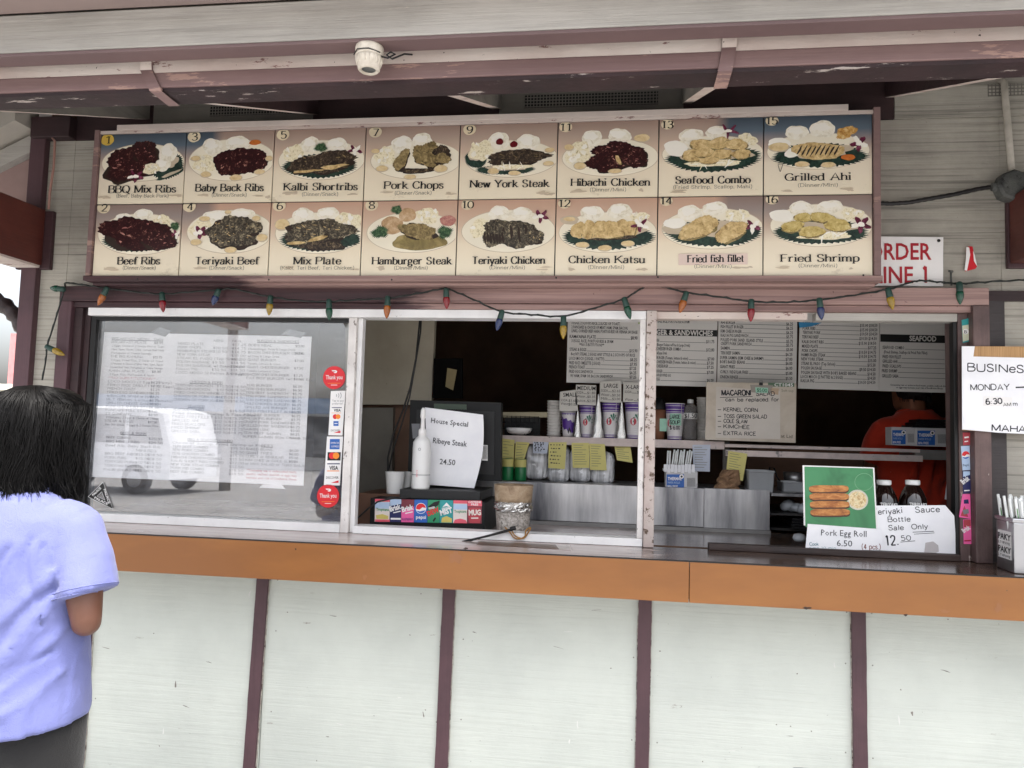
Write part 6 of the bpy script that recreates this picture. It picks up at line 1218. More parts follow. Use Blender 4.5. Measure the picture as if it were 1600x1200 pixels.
# clear bags of lids on the pass shelf
def _bagmat():
    m, t, p = nodes('clear_bag')
    n = _noise(t, _coord(t, (70,1,5)), 1.0, 3, .5); n2 = _noise(t, _coord(t, (1,1,1)), 26, 6, .7)
    c = _mix(t, _ramp(t, n, .42, .58), lin((150,150,152)), lin((206,206,208))); c = _mix(t, _ramp(t, n2, .56, .66), c, lin((236,236,240)))
    t.links.new(c, p.inputs['Base Color']); p.inputs['Roughness'].default_value = .18; p.inputs['Coat Weight'].default_value = .5; p.inputs['Coat Roughness'].default_value = .08
    _bump(t, p, n2, .5, .004); return m
BAG = _bagmat()
def bag(lab, x0_, x1_, y0_, y1_, yy=.83):
    y0_ -= 12
    cx_ = (x0_+x1_)/2; c = UV(cx_,(y0_+y1_)/2,yy); rx = U(x1_,720,yy)[0]-c.x; rz = (U(cx_,y0_,yy)[1]-U(cx_,y1_,yy)[1])/2; mb = MB(); rings = []; NB = 56
    for j in range(27):
        v = -1+2*j/26; w_ = (1-abs(v)**9)**.5 if abs(v) < 1 else .0
        if v > .45: w_ *= 1-.25*((v-.45)/.55)**1.5
        rg = []
        for k in range(NB):
            a = 2*math.pi*k/NB; sx = (abs(math.cos(a))**.4)*(1 if math.cos(a) > 0 else -1); sy = (abs(math.sin(a))**.8)*(1 if math.sin(a) > 0 else -1)
            q = Vector((math.cos(a)*2.2+x0_*.37, math.sin(a)*2.2, v*1.6)); cr = .10*(1-2*abs(pnoise(q*1.3)))+.07*(1-2*abs(pnoise(q*2.9+Vector((5,0,0)))))+.05*math.sin(a*11+x0_)*max(0, v)
            f_ = max(.05, w_)*(1+cr*.8); rg.append((c.x+rx*f_*sx, yy+.055*f_*sy, c.z+rz*v))
        rings.append(rg)
    mb.loft(rings, BAG, smooth=True); tag(mb.build('clear_bag'), lab, 'bag', 'clear bags of foam lids under the shelf')
bag('first clear bag of lids, just right of the green cans', 823, 856, 704, 750); bag('second clear bag of lids, behind the heavily written slip', 857, 890, 705, 754); bag('third clear bag of lids, behind the wide yellow slip', 891, 923, 708, 754); bag('fourth and rightmost clear bag of lids', 924, 959, 716, 756)
for cx_, lab in ((793,'left green tin on the pass shelf, nearest the till'),(813,'right green tin on the pass shelf under the folded slip')):
    yy = .73; x, z = U(cx_,747,yy); z = 1.297; r_ = U(cx_+9.5,740,yy)[0]-x; mb = MB(); mb.lathe([(r_*.95,0),(r_,.003),(r_,.062),(r_*.96,.064),(r_*.96,.1),(r_*.9,.102)], (x,yy,z), solid('tin_green', (22,110,62), .35), 22, mfun=lambda a: bpy.data.materials['tin_green'] if a != 3 else YS); tag(mb.build('tin'), lab, 'tin')
# steel utensil holder, straw tray with label, pans and paper bag on the pass
def labelbox(name, lab, x0_, x1_, y0_, y1_, yy, dep_, split=.58, prefix='THERMAL'):
    t = thing(name, lab, 'box', (U((x0_+x1_)/2,y1_,yy)[0], yy, U((x0_+x1_)/2,y1_,yy)[1])); mb = MB()
    a = U(x0_,y1_,yy); b = U(x1_,y0_,yy); mb.box((a[0],b[0]),(yy,yy+dep_),(a[1],b[1]), solid('box_white_'+name, (196,194,194), .6, var=.05), .001); mb.build('carton', t)
    mb = MB(); f = lambda u, v: (x0_+(x1_-x0_)*u, y0_+(y1_-y0_)*v); Y = yy-.0006
    polyf(mb, [f(.03,.15),f(split,.15),f(split,.95),f(.03,.95)], Y, BLUE); text(mb, prefix, f(.07,.48), f(.50,.48), (y1_-y0_)*.17, Y-.0005, WH, bold=.03); text(mb, 'PAPER ROLLS', f(.07,.68), f(.45,.68), (y1_-y0_)*.12, Y-.0005, LBLUE); text(mb, 'BPA FREE', f(.06,.9), f(.38,.9), (y1_-y0_)*.13, Y-.0005, WH, bold=.02)
    for k in range(8): bar(mb, f(split+.1+k*.033,.85), f(split+.1+k*.033+.012,.85), (y1_-y0_)*.5, Y, INK)
    circ(mb, *f(split-.08,.28), (y1_-y0_)*.13, Y-.0006, WH); circ(mb, *f(split-.08,.28), (y1_-y0_)*.06, Y-.0009, INK); mb.build('label', t); return t
TB = labelbox('thermal_box', 'white and blue carton of thermal rolls on the pass below the straws', 1040, 1090, 737, 764.5, .66, .10)
x0_, x1_ = U(1037,735,.66)[0], U(1086,735,.66)[0]; zt = U(1060,737,.66)[1]
mb = MB(); rn = random.Random(4); n_ = 18
ring0 = [(x0_+(x1_-x0_)*k/n_, .665, zt+.0008) for k in range(n_+1)]
mb.box((x0_,x1_),(.665,.74),(zt+.0006,zt+.010), PAPER)
for k in range(9): mb.box((x0_+(x1_-x0_)*k/9,x0_+(x1_-x0_)*(k+.9)/9),(.655,.664),(zt-.002-.004*(k % 2),zt+.030+.006*rn.random()), PAPER, .001)
tag(mb.build('napkin_tray'), 'white paper liner resting on the thermal carton, holding straws', 'tray')
for k in range(11):
    x = x0_+.018+(x1_-x0_-.03)*k/11; mb = MB(); tx = rn.uniform(0,.014); mb.tube([(x,.70,zt+.012),(x+tx,.70+rn.uniform(-.01,.01),zt+.098+rn.uniform(-.008,.004))], .0042, STRAW, 7); tag(mb.build('straw'), 'wrapped white straw in the paper liner above the thermal carton', 'straw', 'wrapped straws above the thermal carton')
BAGB = blotch('brown_paper', [(84,62,46),(140,108,80),(168,140,108)], 14, 5, .8)
mb = MB(); c = UV(1136,757,.70); rings = []
for j in range(9):
    v = j/8; rings.append([(c.x+(.055-.02*v)*(1+.18*rn.uniform(-1,1))*math.cos(2*math.pi*k/14)+.015*v, .70+.03*math.sin(2*math.pi*k/14)*(1+.2*rn.uniform(-1,1)), 1.2965+v*.085) for k in range(14)])
mb.loft(rings, BAGB, smooth=False); tag(mb.build('paper_bag'), 'crumpled brown paper bag under the tilted yellow slip', 'bag')
CLP = solid('tub_plastic', (150,152,154), .25, var=.1, scale=6)
def tub(lab, x0_, x1_, y0_, y1_, yy):
    a = U(x0_,y1_,yy); b = U(x1_,y0_,yy); mb = MB(); w2 = (b[0]-a[0])/2; cx_ = (a[0]+b[0])/2; h_ = b[1]-a[1]
    def rr(w_, d_, z): 
        return [(cx_+w_*sx, yy+.07+d_*sy, z) for sx, sy in ((-1,-.8),(-.9,-1),(.9,-1),(1,-.8),(1,.8),(.9,1),(-.9,1),(-1,.8))]
    mb.loft([rr(w2*.9,.06,a[1]), rr(w2*.97,.068,a[1]+h_*.9), rr(w2,.072,a[1]+h_*.92), rr(w2,.072,a[1]+h_), rr(w2*.94,.066,a[1]+h_), rr(w2*.86,.056,a[1]+.006)], CLP, smooth=False); tag(mb.build('plastic_tub'), lab, 'container')
tub('larger clear grey plastic tub right of the paper bag', 1167.5, 1212, 736, 769, .68); tub('smaller grey tub at back near the egg roll card', 1222, 1258, 754, 775, .80)
mb = MB(); mb.lathe([(.03,0),(.045,.01),(.05,.06),(.046,.06),(.03,.012)], UV(1240,757,1.0), M['steel'], 20); tag(mb.build('steel_bowl'), 'dull steel pan behind the smaller grey tub', 'pan')
mb = MB(); mb.tube([UV(1200,742,.9),UV(1203,730,.9),UV(1210,732,.9),UV(1214,745,.9),UV(1222,757,.9)], .004, BLK, 7); tag(mb.build('ladle_handle'), 'black hooked ladle handle behind the larger grey tub', 'ladle')
# macaroni card
CYM = .70
t = thing('cardboard_sign', 'beige cardboard with handwritten macaroni salad substitutions on white paper', 'sign', (U(1173,692,CYM)[0], CYM, U(1173,692,CYM)[1]))
mb = MB(); sheet(mb, CYM, [(1104,597),(1244.5,599),(1243,692),(1102,687)], blotch('beige_carton', [(176,162,146),(196,184,168),(206,196,182)], 5, 5, .7), .006); mb.build('board', t)
mb = MB(); sheet(mb, CYM-.0015, [(1119,604),(1219,611),(1219,686),(1118,684)], solid('aged_paper', (204,196,186), .6, var=.05), .0008)
sheet(mb, CYM-.0022, [(1172,601),(1208,602),(1204,615),(1174,613)], solid('grey_tape', (150,142,132), .4), .0006); sheet(mb, CYM-.0022, [(1204,606),(1217,607),(1216,617),(1205,615)], solid('tan_tape', (190,164,136), .4), .0006); sheet(mb, CYM-.003, [(1180,605),(1200,606),(1200,614),(1181,613.5)], bpy.data.materials['mint_note'], .0006)
polyf(mb, [(1200,597.8),(1241,598.4),(1241,604.5),(1200,604)], CYM-.0004, solid('carton_green', (90,116,90), .6)); mb.build('paper', t)
mb = MB(); k_ = dict(font='hand', wx=.085, wy=.085, jit=.04); Y = CYM-.0024
text(mb, 'MACARONI', (1128,618), (1173,617.5), 8, Y, INK2, font='hand', wx=.11, wy=.11, jit=.03); bar(mb, (1125,621.5), (1176,620), .9, Y, INK2); text(mb, 'SALAD', (1182,618.5), (1210,618), 6.5, Y, INK2, **k_)
text(mb, 'can be replaced for', (1134,627), (1217,627), 5.5, Y, INK2, **k_)
for s, y, xe in (('KERNEL CORN',642.5,1184),('TOSS GREEN SALAD',653,1198),('COLE SLAW',660.5,1168),('KIMCHEE',669,1171),('EXTRA RICE',679.5,1181)): text(mb, '-', (1122,y), (1127,y), 5.5, Y, INK2, **k_); text(mb, s, (1131,y), (xe,y+1), 5.6, Y, INK2, **k_)
text(mb, '$5.00', (1183,612), (1198,612.5), 5, CYM-.0036, solid('green_ink', (40,110,70), .6), **k_); text(mb, 'CT1045', (1210,603.5), (1239,604), 5, CYM-.0012, WH, bold=.02); text(mb, 'Soft top', (1221,612), (1240,612.5), 4, CYM-.0004, solid('carton_print', (120,120,104), .6)); text(mb, 'at Lid', (1220,683.5), (1238,684.5), 5, CYM-.0004, INK); mb.build('lettering', t)
mb = MB(); c = UV(1189,600,CYM-.004); mb.box((c.x-.008,c.x+.008),(c.y-.004,c.y+.008),(c.z-.006,c.z+.006), INK, .001); mb.tube([(c.x-.005,c.y,c.z+.006),(c.x-.006,c.y,c.z+.016),(c.x+.006,c.y,c.z+.016),(c.x+.005,c.y,c.z+.006)], .001, M['steel'], 5); mb.build('binder_clip', t)
# cartons and pads on the right rail
labelbox('roll_box', 'left thermal roll carton on the rail before the orange shirt', 1393, 1431, 668, 695.5, .80, .08); labelbox('roll_box', 'right thermal roll carton on the rail, under the black pads', 1432, 1482, 668.5, 697, .79, .08)
for k in range(3):
    mb = MB(); a = U(1426+k*6,668-k*4.6,.78); mb.box((a[0],a[0]+.19),(.78+.01*k,.92),(a[1]+.0005,a[1]+.0125), BLK, .001); tag(mb.build('black_pad'), 'black check pad lying flat in the pile on the roll cartons', 'pad', 'black pads piled on the roll cartons')
for k in range(5):
    mb = MB(); o_ = k*2.2; sheet(mb, .50+k*.012, [(1484+o_,712+o_*2),(1500,700),(1502,786),(1476+o_*1.2,780-k*3)], PAPER, .0006); tag(mb.build('paper_slip'), 'white paper slip in the fan of slips hung at the right jamb', 'paper', 'white slips fanned at the right jamb')
# ---------------------------------------------------------------- egg roll card, sauce card and sauce bottles on the sill
SZ = 1.1370
t = thing('eggroll_card', 'green photo card of pork egg rolls priced 6.50 on the sill', 'sign', (U(1312,861,-.016)[0], -.016, SZ)); Y = -.016
mb = MB(); sheet(mb, Y, [(1254,727),(1366,730.5),(1371,823),(1256,821)], WH, .002); sheet(mb, Y-.001, [(1257,729),(1364,732),(1369,826),(1258.5,823)], blotch('card_green', [(44,104,66),(58,128,82),(66,136,90)], 6, 3, .35), .0008); mb.build('photo', t)
mb = MB(); EG = blotch('eggroll_crust', [(96,52,24),(160,96,44),(190,128,66),(206,150,90)], 36, 7, .5, (.6,1,1.6)); EGD = solid('eggroll_shade_print', (70,40,20), .5)
for k in range(4):
    y = 763.5+k*12.3; rn = random.Random(k); pts = []
    for j in range(26):
        a = 2*math.pi*j/26; cx_ = 1295+k*.7; pts.append((cx_+31*(abs(math.cos(a))**.35)*(1 if math.cos(a) > 0 else -1), y+5.2*(abs(math.sin(a))**.7)*(-1 if math.sin(a) > 0 else 1)+rn.uniform(-.4,.4)))
    polyf(mb, [(a+.4, b+2.4) for a, b in pts], Y-.0012-k*.0004, EGD); polyf(mb, pts, Y-.0014-k*.0004, EG)
circ(mb, 1340, 781, 16.5, Y-.0014, solid('dip_rim_print', (196,192,176), .3)); circ(mb, 1340, 781, 14, Y-.0018, blotch('dip_print', [(120,90,50),(190,160,110),(226,210,170),(90,110,60)], 90, 4, .4))
n = 30
for k in range(n):
    a0, a1 = 2*math.pi*k/n, 2*math.pi*(k+1)/n; bar(mb, (1350+14*math.cos(a0),753+13*math.sin(a0)), (1350+14*math.cos(a1),753+13*math.sin(a1)), .7, Y-.0014, solid('glass_rim_print', (110,160,120), .3) if 'glass_rim_print' not in bpy.data.materials else bpy.data.materials['glass_rim_print'])
mb.build('food_picture', t)
mb = MB(); sheet(mb, Y-.0034, [(1262,818.5),(1378.5,827),(1379.5,860),(1258.5,857.5)], PAPER, .001)
text(mb, 'Pork Egg Roll', (1283,836.5), (1354,839), 9.5, Y-.0040, solid('card_ink', (56,58,64), .5)); text(mb, '6.50', (1307.5,853), (1331.5,854), 9.5, Y-.0040, bpy.data.materials['card_ink'])
text(mb, 'Cook', (1265,852.5), (1279,852.5), 5, Y-.0040, solid('teal_ink', (60,120,130), .5), 'hand', wx=.06, wy=.06); text(mb, '(4 pcs.)', (1347,858), (1376,858), 7.5, Y-.0040, solid('brown_ink', (120,70,60), .5), 'hand', wx=.07, wy=.07, jit=.03)
text(mb, 'time 10 min', (1265,857.6), (1306,858), 3.5, Y-.0040, bpy.data.materials['teal_ink'], 'hand', wx=.06, wy=.06); mb.build('caption', t)
t = thing('sauce_card', 'white handwritten teriyaki sauce bottle price card leaning on the sill', 'sign', (U(1435,866,-.004)[0], -.004, SZ)); Y = -.004
mb = MB(); sheet(mb, Y, [(1362,791),(1370,790),(1477,789.5),(1491,806),(1495,867),(1380,861.5),(1362,860)], PAPER, .0012); mb.build('card', t)
mb = MB(); k_ = dict(font='hand', wx=.07, wy=.07, jit=.03); Y -= .0006
text(mb, 'Teriyaki', (1364,804.5), (1410,801.5), 8.5, Y, INK2, **k_); text(mb, 'Sauce', (1431,801), (1468,799.5), 8.5, Y, INK2, **k_); text(mb, 'Bottle', (1388,815.5), (1422,814.5), 7.5, Y, INK2, **k_); text(mb, 'Sale', (1389,828.5), (1412,828), 7.5, Y, INK2, **k_); text(mb, 'Only', (1425,827), (1450,826), 7.5, Y, INK2, **k_); bar(mb, (1426,832), (1459,830.5), .9, Y, INK2); bar(mb, (1428,835), (1460,833), .8, Y, INK2)
text(mb, '12.', (1385,852.5), (1404,851.5), 15, Y, INK2, **k_); text(mb, '50', (1408.5,845), (1423.5,844), 7.5, Y, INK2, **k_); bar(mb, (1407,847.5), (1430,845.5), .9, Y, INK2); mb.build('lettering', t)
mb = MB(); polyf(mb, [(1446,848),(1458,846),(1466,852),(1467,862),(1459,865.2),(1444,864.2)], -.0046, solid('grease_stain', (186,180,180), .4)); mb.build('stain', t)
SAU = solid('dark_sauce', (24,12,10), .08, var=.2); SAU.node_tree.nodes['Principled BSDF'].inputs['Coat Weight'].default_value = .6
for cx_, lab in ((1381,'left dark sauce bottle half hidden behind the egg roll card'),(1426,'right dark sauce bottle standing behind the sauce price card')):
    yy = .09; x, z = U(cx_,757,yy); r_ = U(cx_+22,780,yy)[0]-x; hz = lambda py: U(cx_,py,yy)[1]-1.1125
    t = thing('sauce_bottle', lab, 'bottle', (x,yy,1.1125), 'dark sauce bottles for sale'); mb = MB()
    mb.lathe([(r_*.92,0),(r_,.006),(r_,hz(787)),(r_*.93,hz(778)),(r_*.72,hz(767)),(r_*.52,hz(760)),(r_*.46,hz(757))], (x,yy,1.1125), SAU, 28); mb.build('body', t)
    mb = MB(); mb.lathe([(r_*.5,hz(757.5)),(r_*.52,hz(756)),(r_*.52,hz(751)),(r_*.47,hz(750))], (x,yy,1.1125), WB, 22); mb.build('cap', t)
    mb = MB(); textm(mb, 'TERIYAKI', x-r_*.6, 1.1125+hz(789), r_*1.2, .011, yy-r_-.0012, WH, bold=.04); mb.build('label', t)
mb = MB(); c = OZ(1250,846,1.1375); mb.lathe([(.018,0),(.026,.012),(.02,.026),(.004,.03)], (c[0],c[1]+.01,1.1368), CLEARP, 14); tag(mb.build('plastic_wrap'), 'small ball of clear wrap on the sill left of the egg roll card', 'wrap')
# ---------------------------------------------------------------- people
def remeshed(mb, voxel, smooth_it=6, smooth_f=.5):
    """fuse the closed lofts in mb into one continuous skin"""
    bmesh.ops.recalc_face_normals(mb.bm, faces=mb.bm.faces)
    me = bpy.data.meshes.new('fuse'); mb.bm.to_mesh(me); mb.bm.free(); o = bpy.data.objects.new('fuse', me); COL.objects.link(o)
    md = o.modifiers.new('r', 'REMESH'); md.mode = 'VOXEL'; md.voxel_size = voxel; md.use_smooth_shade = True
    ms = o.modifiers.new('s', 'SMOOTH'); ms.iterations = smooth_it; ms.factor = smooth_f
    dg = bpy.context.evaluated_depsgraph_get(); dg.update(); ev = o.evaluated_get(dg); m2 = bpy.data.meshes.new_from_object(ev)
    bpy.data.objects.remove(o); bpy.data.meshes.remove(me); return m2
def put(me, name, parent, mats):
    me.name = name; me.materials.clear()
    for m in mats: me.materials.append(m)
    o = bpy.data.objects.new(name, me); COL.objects.link(o); o.parent = parent; return o
def ring(c, rx, ry, n=28, tilt=(0,0), sq=1.0, rot=0.0):
    out = []
    for k in range(n):
        a = 2*math.pi*k/n; cx_, sy_ = math.cos(a), math.sin(a)
        x = rx*(abs(cx_)**sq)*(1 if cx_ > 0 else -1); y = ry*(abs(sy_)**sq)*(1 if sy_ > 0 else -1)
        out.append((c[0]+x, c[1]+y, c[2]+x*tilt[0]+y*tilt[1]))
    return out
def limb(mb, pts, rad, m, seg=16, sub=6):
    P_ = [Vector(p) for p in pts]; out = []; rr = []
    for k in range(len(P_)-1):
        for q in range(sub): t = q/sub; out.append(P_[k].lerp(P_[k+1], t)); rr.append(rad[k]*(1-t)+rad[k+1]*t)
    out.append(P_[-1]); rr.append(rad[-1])
    for _ in range(3):
        o2 = [out[0]]+[(out[i-1]+out[i]*2+out[i+1])/4 for i in range(1, len(out)-1)]+[out[-1]]; out = o2
    mb.tube(out, rr, m, seg)
def head_verts(hr):
    """skull, jaw, nose, lips, eye sockets and ears facing +y, origin at the middle of the head"""
    mb = MB(); n = 32; rings = []
    prof = [(-.118,.018,.030,.052),(-.112,.036,.046,.040),(-.100,.048,.060,.030),(-.080,.058,.076,.016),(-.055,.066,.086,.006),(-.025,.071,.092,.0),(.005,.073,.096,-.004),(.035,.0745,.099,-.006),(.065,.071,.096,-.006),(.09,.060,.082,-.006),(.108,.042,.058,-.006),(.117,.018,.024,-.006)]
    for z, rx, ry, oy in prof:
        r_ = []
        for k in range(n):
            a = 2*math.pi*k/n; x, y = rx*math.cos(a), oy+ry*math.sin(a)
            if math.sin(a) > .5 and -.03 < z < .02: y -= .008*max(0, 1-abs(abs(x)-.032)/.022)   # eye sockets
            r_.append((x, y, z))
        rings.append(r_)
    mb.loft(rings, hr)
    mb.tube([(0,.088,.008),(0,.098,-.012),(0,.112,-.034),(0,.100,-.044)], [.006,.009,.013,.008], hr, 10)
    for s in (-1, 1):
        mb.lathe([(.001,-.012),(.011,-.006),(.0125,0),(.011,.006),(.001,.012)], (s*.031,.080,.006), hr, 12)
        mb.tube([(s*.074,-.006,.022),(s*.082,-.014,.012),(s*.083,-.014,-.008),(s*.076,-.006,-.030)], [.009,.011,.010,.006], hr, 10)
    mb.tube([(-.026,.083,-.064),(0,.094,-.062),(.026,.083,-.064)], [.004,.0075,.004], hr, 8); mb.tube([(-.022,.083,-.074),(0,.093,-.0745),(.022,.083,-.074)], [.004,.008,.004], hr, 8)
    return mb
def hand(mb, wrist, fwd, side, up, m, s):
    """palm, four separate unequal curled fingers and a thumb from the side of the palm"""
    w_ = Vector(wrist); f = Vector(fwd).normalized(); sd = Vector(side).normalized()*s; u = Vector(up).normalized()
    mb.loft([[w_+f*d+sd*(x*wd)+u*(y*th) for x, y in ((-1,-.6),(-.8,-1),(.8,-1),(1,-.6),(1,.6),(.8,1),(-.8,1),(-1,.6))] for d, wd, th in ((-.01,.024,.018),(.02,.034,.016),(.06,.043,.014),(.085,.042,.011))], m)
    for k, (o_, L) in enumerate(((-.034,.068),(-.0115,.078),(.0115,.073),(.034,.058))):
        b_ = w_+f*.08+sd*o_; a1 = b_+f*L*.5-u*.006+sd*o_*.12; a2 = a1+f*L*.32-u*.020; a3 = a2+f*L*.14-u*.022
        mb.tube([b_, a1, a2, a3], [.0088,.0082,.0072,.0055], m, 10)
    b_ = w_+f*.022-sd*.034; mb.tube([b_, b_+f*.026-sd*.022-u*.004, b_+f*.052-sd*.026-u*.014, b_+f*.068-sd*.022-u*.02], [.013,.011,.009,.0065], m, 10)
def person(name, lab, loc, rotz, headrot, sc, skin, shirtm, pantsm, hairm, hairfn, arms, loose, detail=1.0, group=None):
    T = thing(name, lab, 'person', loc); T.rotation_euler = (0,0,rotz); T.scale = (sc,)*3
    HC = Vector((0,.035,1.468)); HR = Matrix.Rotation(headrot, 4, 'Z')
    hm = head_verts(skin)
    for v in hm.bm.verts: v.co = (HR @ v.co)+HC
    mb = hm
    mb.loft([ring((0,-.015,1.27),.075,.065), ring((0,-.008,1.31),.058,.058), ring((0,.004,1.36),.050,.053), ring((0,.016,1.40),.049,.054), ring((0,.02,1.43),.05,.055)], skin)
    mb.loft([ring((0,0,.84),.155,.105), ring((0,0,.95),.125,.09), ring((0,0,1.08),.135,.095), ring((0,-.005,1.2),.150,.095), ring((0,-.01,1.27),.13,.075), ring((0,-.012,1.305),.07,.055)], skin)
    for s in (-1, 1):
        sh, el, wr = arms[s]; sh, el, wr = Vector(sh), Vector(el), Vector(wr)
        limb(mb, [sh, sh.lerp(el,.5), el, el.lerp(wr,.35), wr], [.050,.045,.032,.037,.024], skin)
        hand(mb, wr, wr-el, Vector((0,0,1)).cross(wr-el) if abs((wr-el).normalized().z) < .9 else Vector((0,1,0)), (0,.2,1) if abs((wr-el).normalized().z) < .9 else (s,0,0), skin, s)
        limb(mb, [(s*.085,0,.86),(s*.092,.004,.68),(s*.088,.012,.46),(s*.088,-.006,.30),(s*.086,-.012,.07)], [.088,.076,.054,.050,.034], skin)
        mb.loft([[(s*.086+x*w_, -.05+d, z) for x, z in ((-1,.003),(1,.003),(1,.03*h_),(.6,.06*h_),(-.6,.06*h_),(-1,.03*h_))] for d, w_, h_ in ((0,.028,1),(.05,.034,1.4),(.12,.042,.9),(.19,.04,.55),(.215,.024,.35))], skin)
    body = put(remeshed(mb, .0065, 5), 'body', T, [skin])
    # trousers
    mb = MB(); mb.loft([ring((0,0,.72),.172,.122), ring((0,-.005,.82),.172,.125), ring((0,0,.92),.150,.110), ring((0,0,.98),.140,.104)], pantsm)
    for s in (-1, 1): limb(mb, [(s*.088,0,.80),(s*.094,.004,.66),(s*.090,.010,.46),(s*.090,-.004,.28),(s*.088,-.008,.09)], [.098,.088,.068,.062,.052], pantsm, 18)
    put(remeshed(mb, .010, 5), 'trousers', T, [pantsm])
    # t-shirt with sleeves
    mb = MB(); L = loose
    mb.loft([ring((0,-.008,.805),.172+L,.130+L*.7,tilt=(0,.10)), ring((0,-.006,.83),.172+L,.129+L*.7,tilt=(0,.06)), ring((0,-.004,.92),.165+L,.122+L*.6), ring((0,-.004,1.02),.156+L,.118+L*.5), ring((0,-.008,1.14),.168+L*.6,.118+L*.4), ring((0,-.014,1.22),.176,.112), ring((0,-.016,1.275),.158,.096), ring((0,-.016,1.315),.112,.080), ring((0,-.012,1.338),.083,.070), ring((0,-.006,1.35),.070,.066)], shirtm)
    for s in (-1, 1):
        sh, el, wr = (Vector(v) for v in arms[s]); ax = (el-sh).normalized(); e_ = sh+ax*(.136+L*.5)
        limb(mb, [sh-Vector((s*.055,0,-.022)), sh+Vector((s*-.006,0,.008)), sh.lerp(e_,.45)+Vector((s*.006,0,0)), sh.lerp(e_,.8)+Vector((s*.011,-.004,0)), e_+Vector((s*.014,-.004,0))], [.058,.061,.064+L*.15,.061+L*.25,.060+L*.3], shirtm, 20)
    sm = remeshed(mb, .0075, 5)
    # cloth folds: (x0, z0, x1, z1, width, depth) on the back, blended out towards their ends
    folds = [(.155,1.165,.02,1.03,.020,.013),(.160,1.13,.055,.99,.016,-.010),(.150,1.10,.00,.90,.022,.011),(.02,1.20,-.045,.93,.022,.014),(.06,1.215,.01,.99,.018,-.009),(-.06,1.20,-.10,.90,.024,.012),(-.02,1.10,-.075,.86,.018,-.010),(.165,1.03,.04,.87,.018,.010),(.15,.98,.02,.83,.016,-.008),(.168,.93,.07,.845,.014,.009),(-.15,1.15,-.03,1.0,.02,.010),(-.16,1.05,-.05,.90,.02,-.009),(.10,1.235,.125,1.10,.014,-.007),(-.12,.97,-.03,.84,.02,.009),(.0,.92,.09,.84,.016,.007),(.125,1.22,.165,1.16,.012,-.008)]
    rf = random.Random(17)
    for k in range(16): a_ = rf.uniform(.0,.28); folds.append((.165-rf.uniform(0,.02), 1.17-a_, .165-rf.uniform(.05,.14), 1.17-a_-rf.uniform(.05,.16), rf.uniform(.008,.012), rf.choice((-1,1))*rf.uniform(.0008,.0018)))
    for k in range(16): x_ = rf.uniform(-.16,.13); z_ = rf.uniform(.86,1.2); folds.append((x_, z_, x_-rf.uniform(.0,.06), z_-rf.uniform(.08,.18), rf.uniform(.008,.012), rf.choice((-1,1))*rf.uniform(.001,.003)))
    for v in sm.vertices:
        p = v.co.copy(); n = v.normal; d = 0.0; bk = max(0., min(1., (-p.y-.01)/.05))
        for x0, z0, x1, z1, w_, dp in folds:
            dx, dz = x1-x0, z1-z0; L2 = dx*dx+dz*dz; t_ = max(0, min(1, ((p.x-x0)*dx+(p.z-z0)*dz)/L2)); bow = .016*math.sin(t_*math.pi)*(1 if dp > 0 else -1)
            qx, qz = x0+dx*t_+bow, z0+dz*t_; e2 = ((p.x-qx)**2+(p.z-qz)**2)/(w_*.72*(.7+.6*t_))**2
            if e2 < 9: d += 1.7*dp*math.exp(-1.5*math.sqrt(e2+.04))*1.25*(.35+.65*math.sin(math.pi*min(1, .12+t_*.88)))
        d = d*bk+.0022*pnoise(Vector((p.x*22, p.y*22, p.z*16)))+.0035*pnoise(Vector((p.x*9+4, p.y*9, p.z*7)))
        if abs(p.x) > .18: d = .0045*pnoise(Vector((p.x*16, p.y*16, p.z*20+p.x*10)))
        v.co = p+n*d
    st = put(sm, 'shirt', T, [shirtm])
    # seams: sleeve hems, armholes and the ribbed neck, laid on the cloth
    from mathutils.bvhtree import BVHTree
    bv_ = BVHTree.FromPolygons([v.co for v in sm.vertices], [tuple(q.vertices) for q in sm.polygons])
    SM_ = bpy.data.materials.get('seam_'+shirtm.name) or shirtm.copy(); SM_.name = 'seam_'+shirtm.name
    def seam(c, n_, r_, out):
        n_ = n_.normalized(); a_ = n_.orthogonal().normalized(); b_ = n_.cross(a_); pts = []
        for k in range(49):
            dr = a_*math.cos(2*math.pi*k/48)+b_*math.sin(2*math.pi*k/48); h_ = bv_.ray_cast(c+dr*.16, -dr, .16)
            if h_[0] is not None: pts.append(h_[0]+dr*out)
        if len(pts) > 20: sb = MB(); sb.tube(pts+pts[:1], r_, SM_, 6); me_ = bpy.data.meshes.new('seam'); sb.bm.to_mesh(me_); sb.bm.free(); put(me_, 'seam', st, [SM_])
    for s in (-1, 1):
        sh, el, wr = (Vector(v) for v in arms[s]); ax = (el-sh).normalized(); e_ = sh+ax*(.136+L*.5)
        seam(e_-ax*.014+Vector((s*.012,-.004,0)), ax, .0013, .0002); seam(e_-ax*.001+Vector((s*.013,-.004,0)), ax, .0022, -.0008)
    seam(Vector((0,-.010,1.343)), Vector((0,.25,1)), .006, -.001)
    hb = hairfn(hairm)
    for v in hb.bm.verts: v.co = (HR @ v.co)+HC
    me = bpy.data.meshes.new('hair'); hb.bm.to_mesh(me); hm_ = list(hb.mats) or [hairm]; hb.bm.free(); ho = put(me, 'hair', T, hm_)
    return T, HC, HR
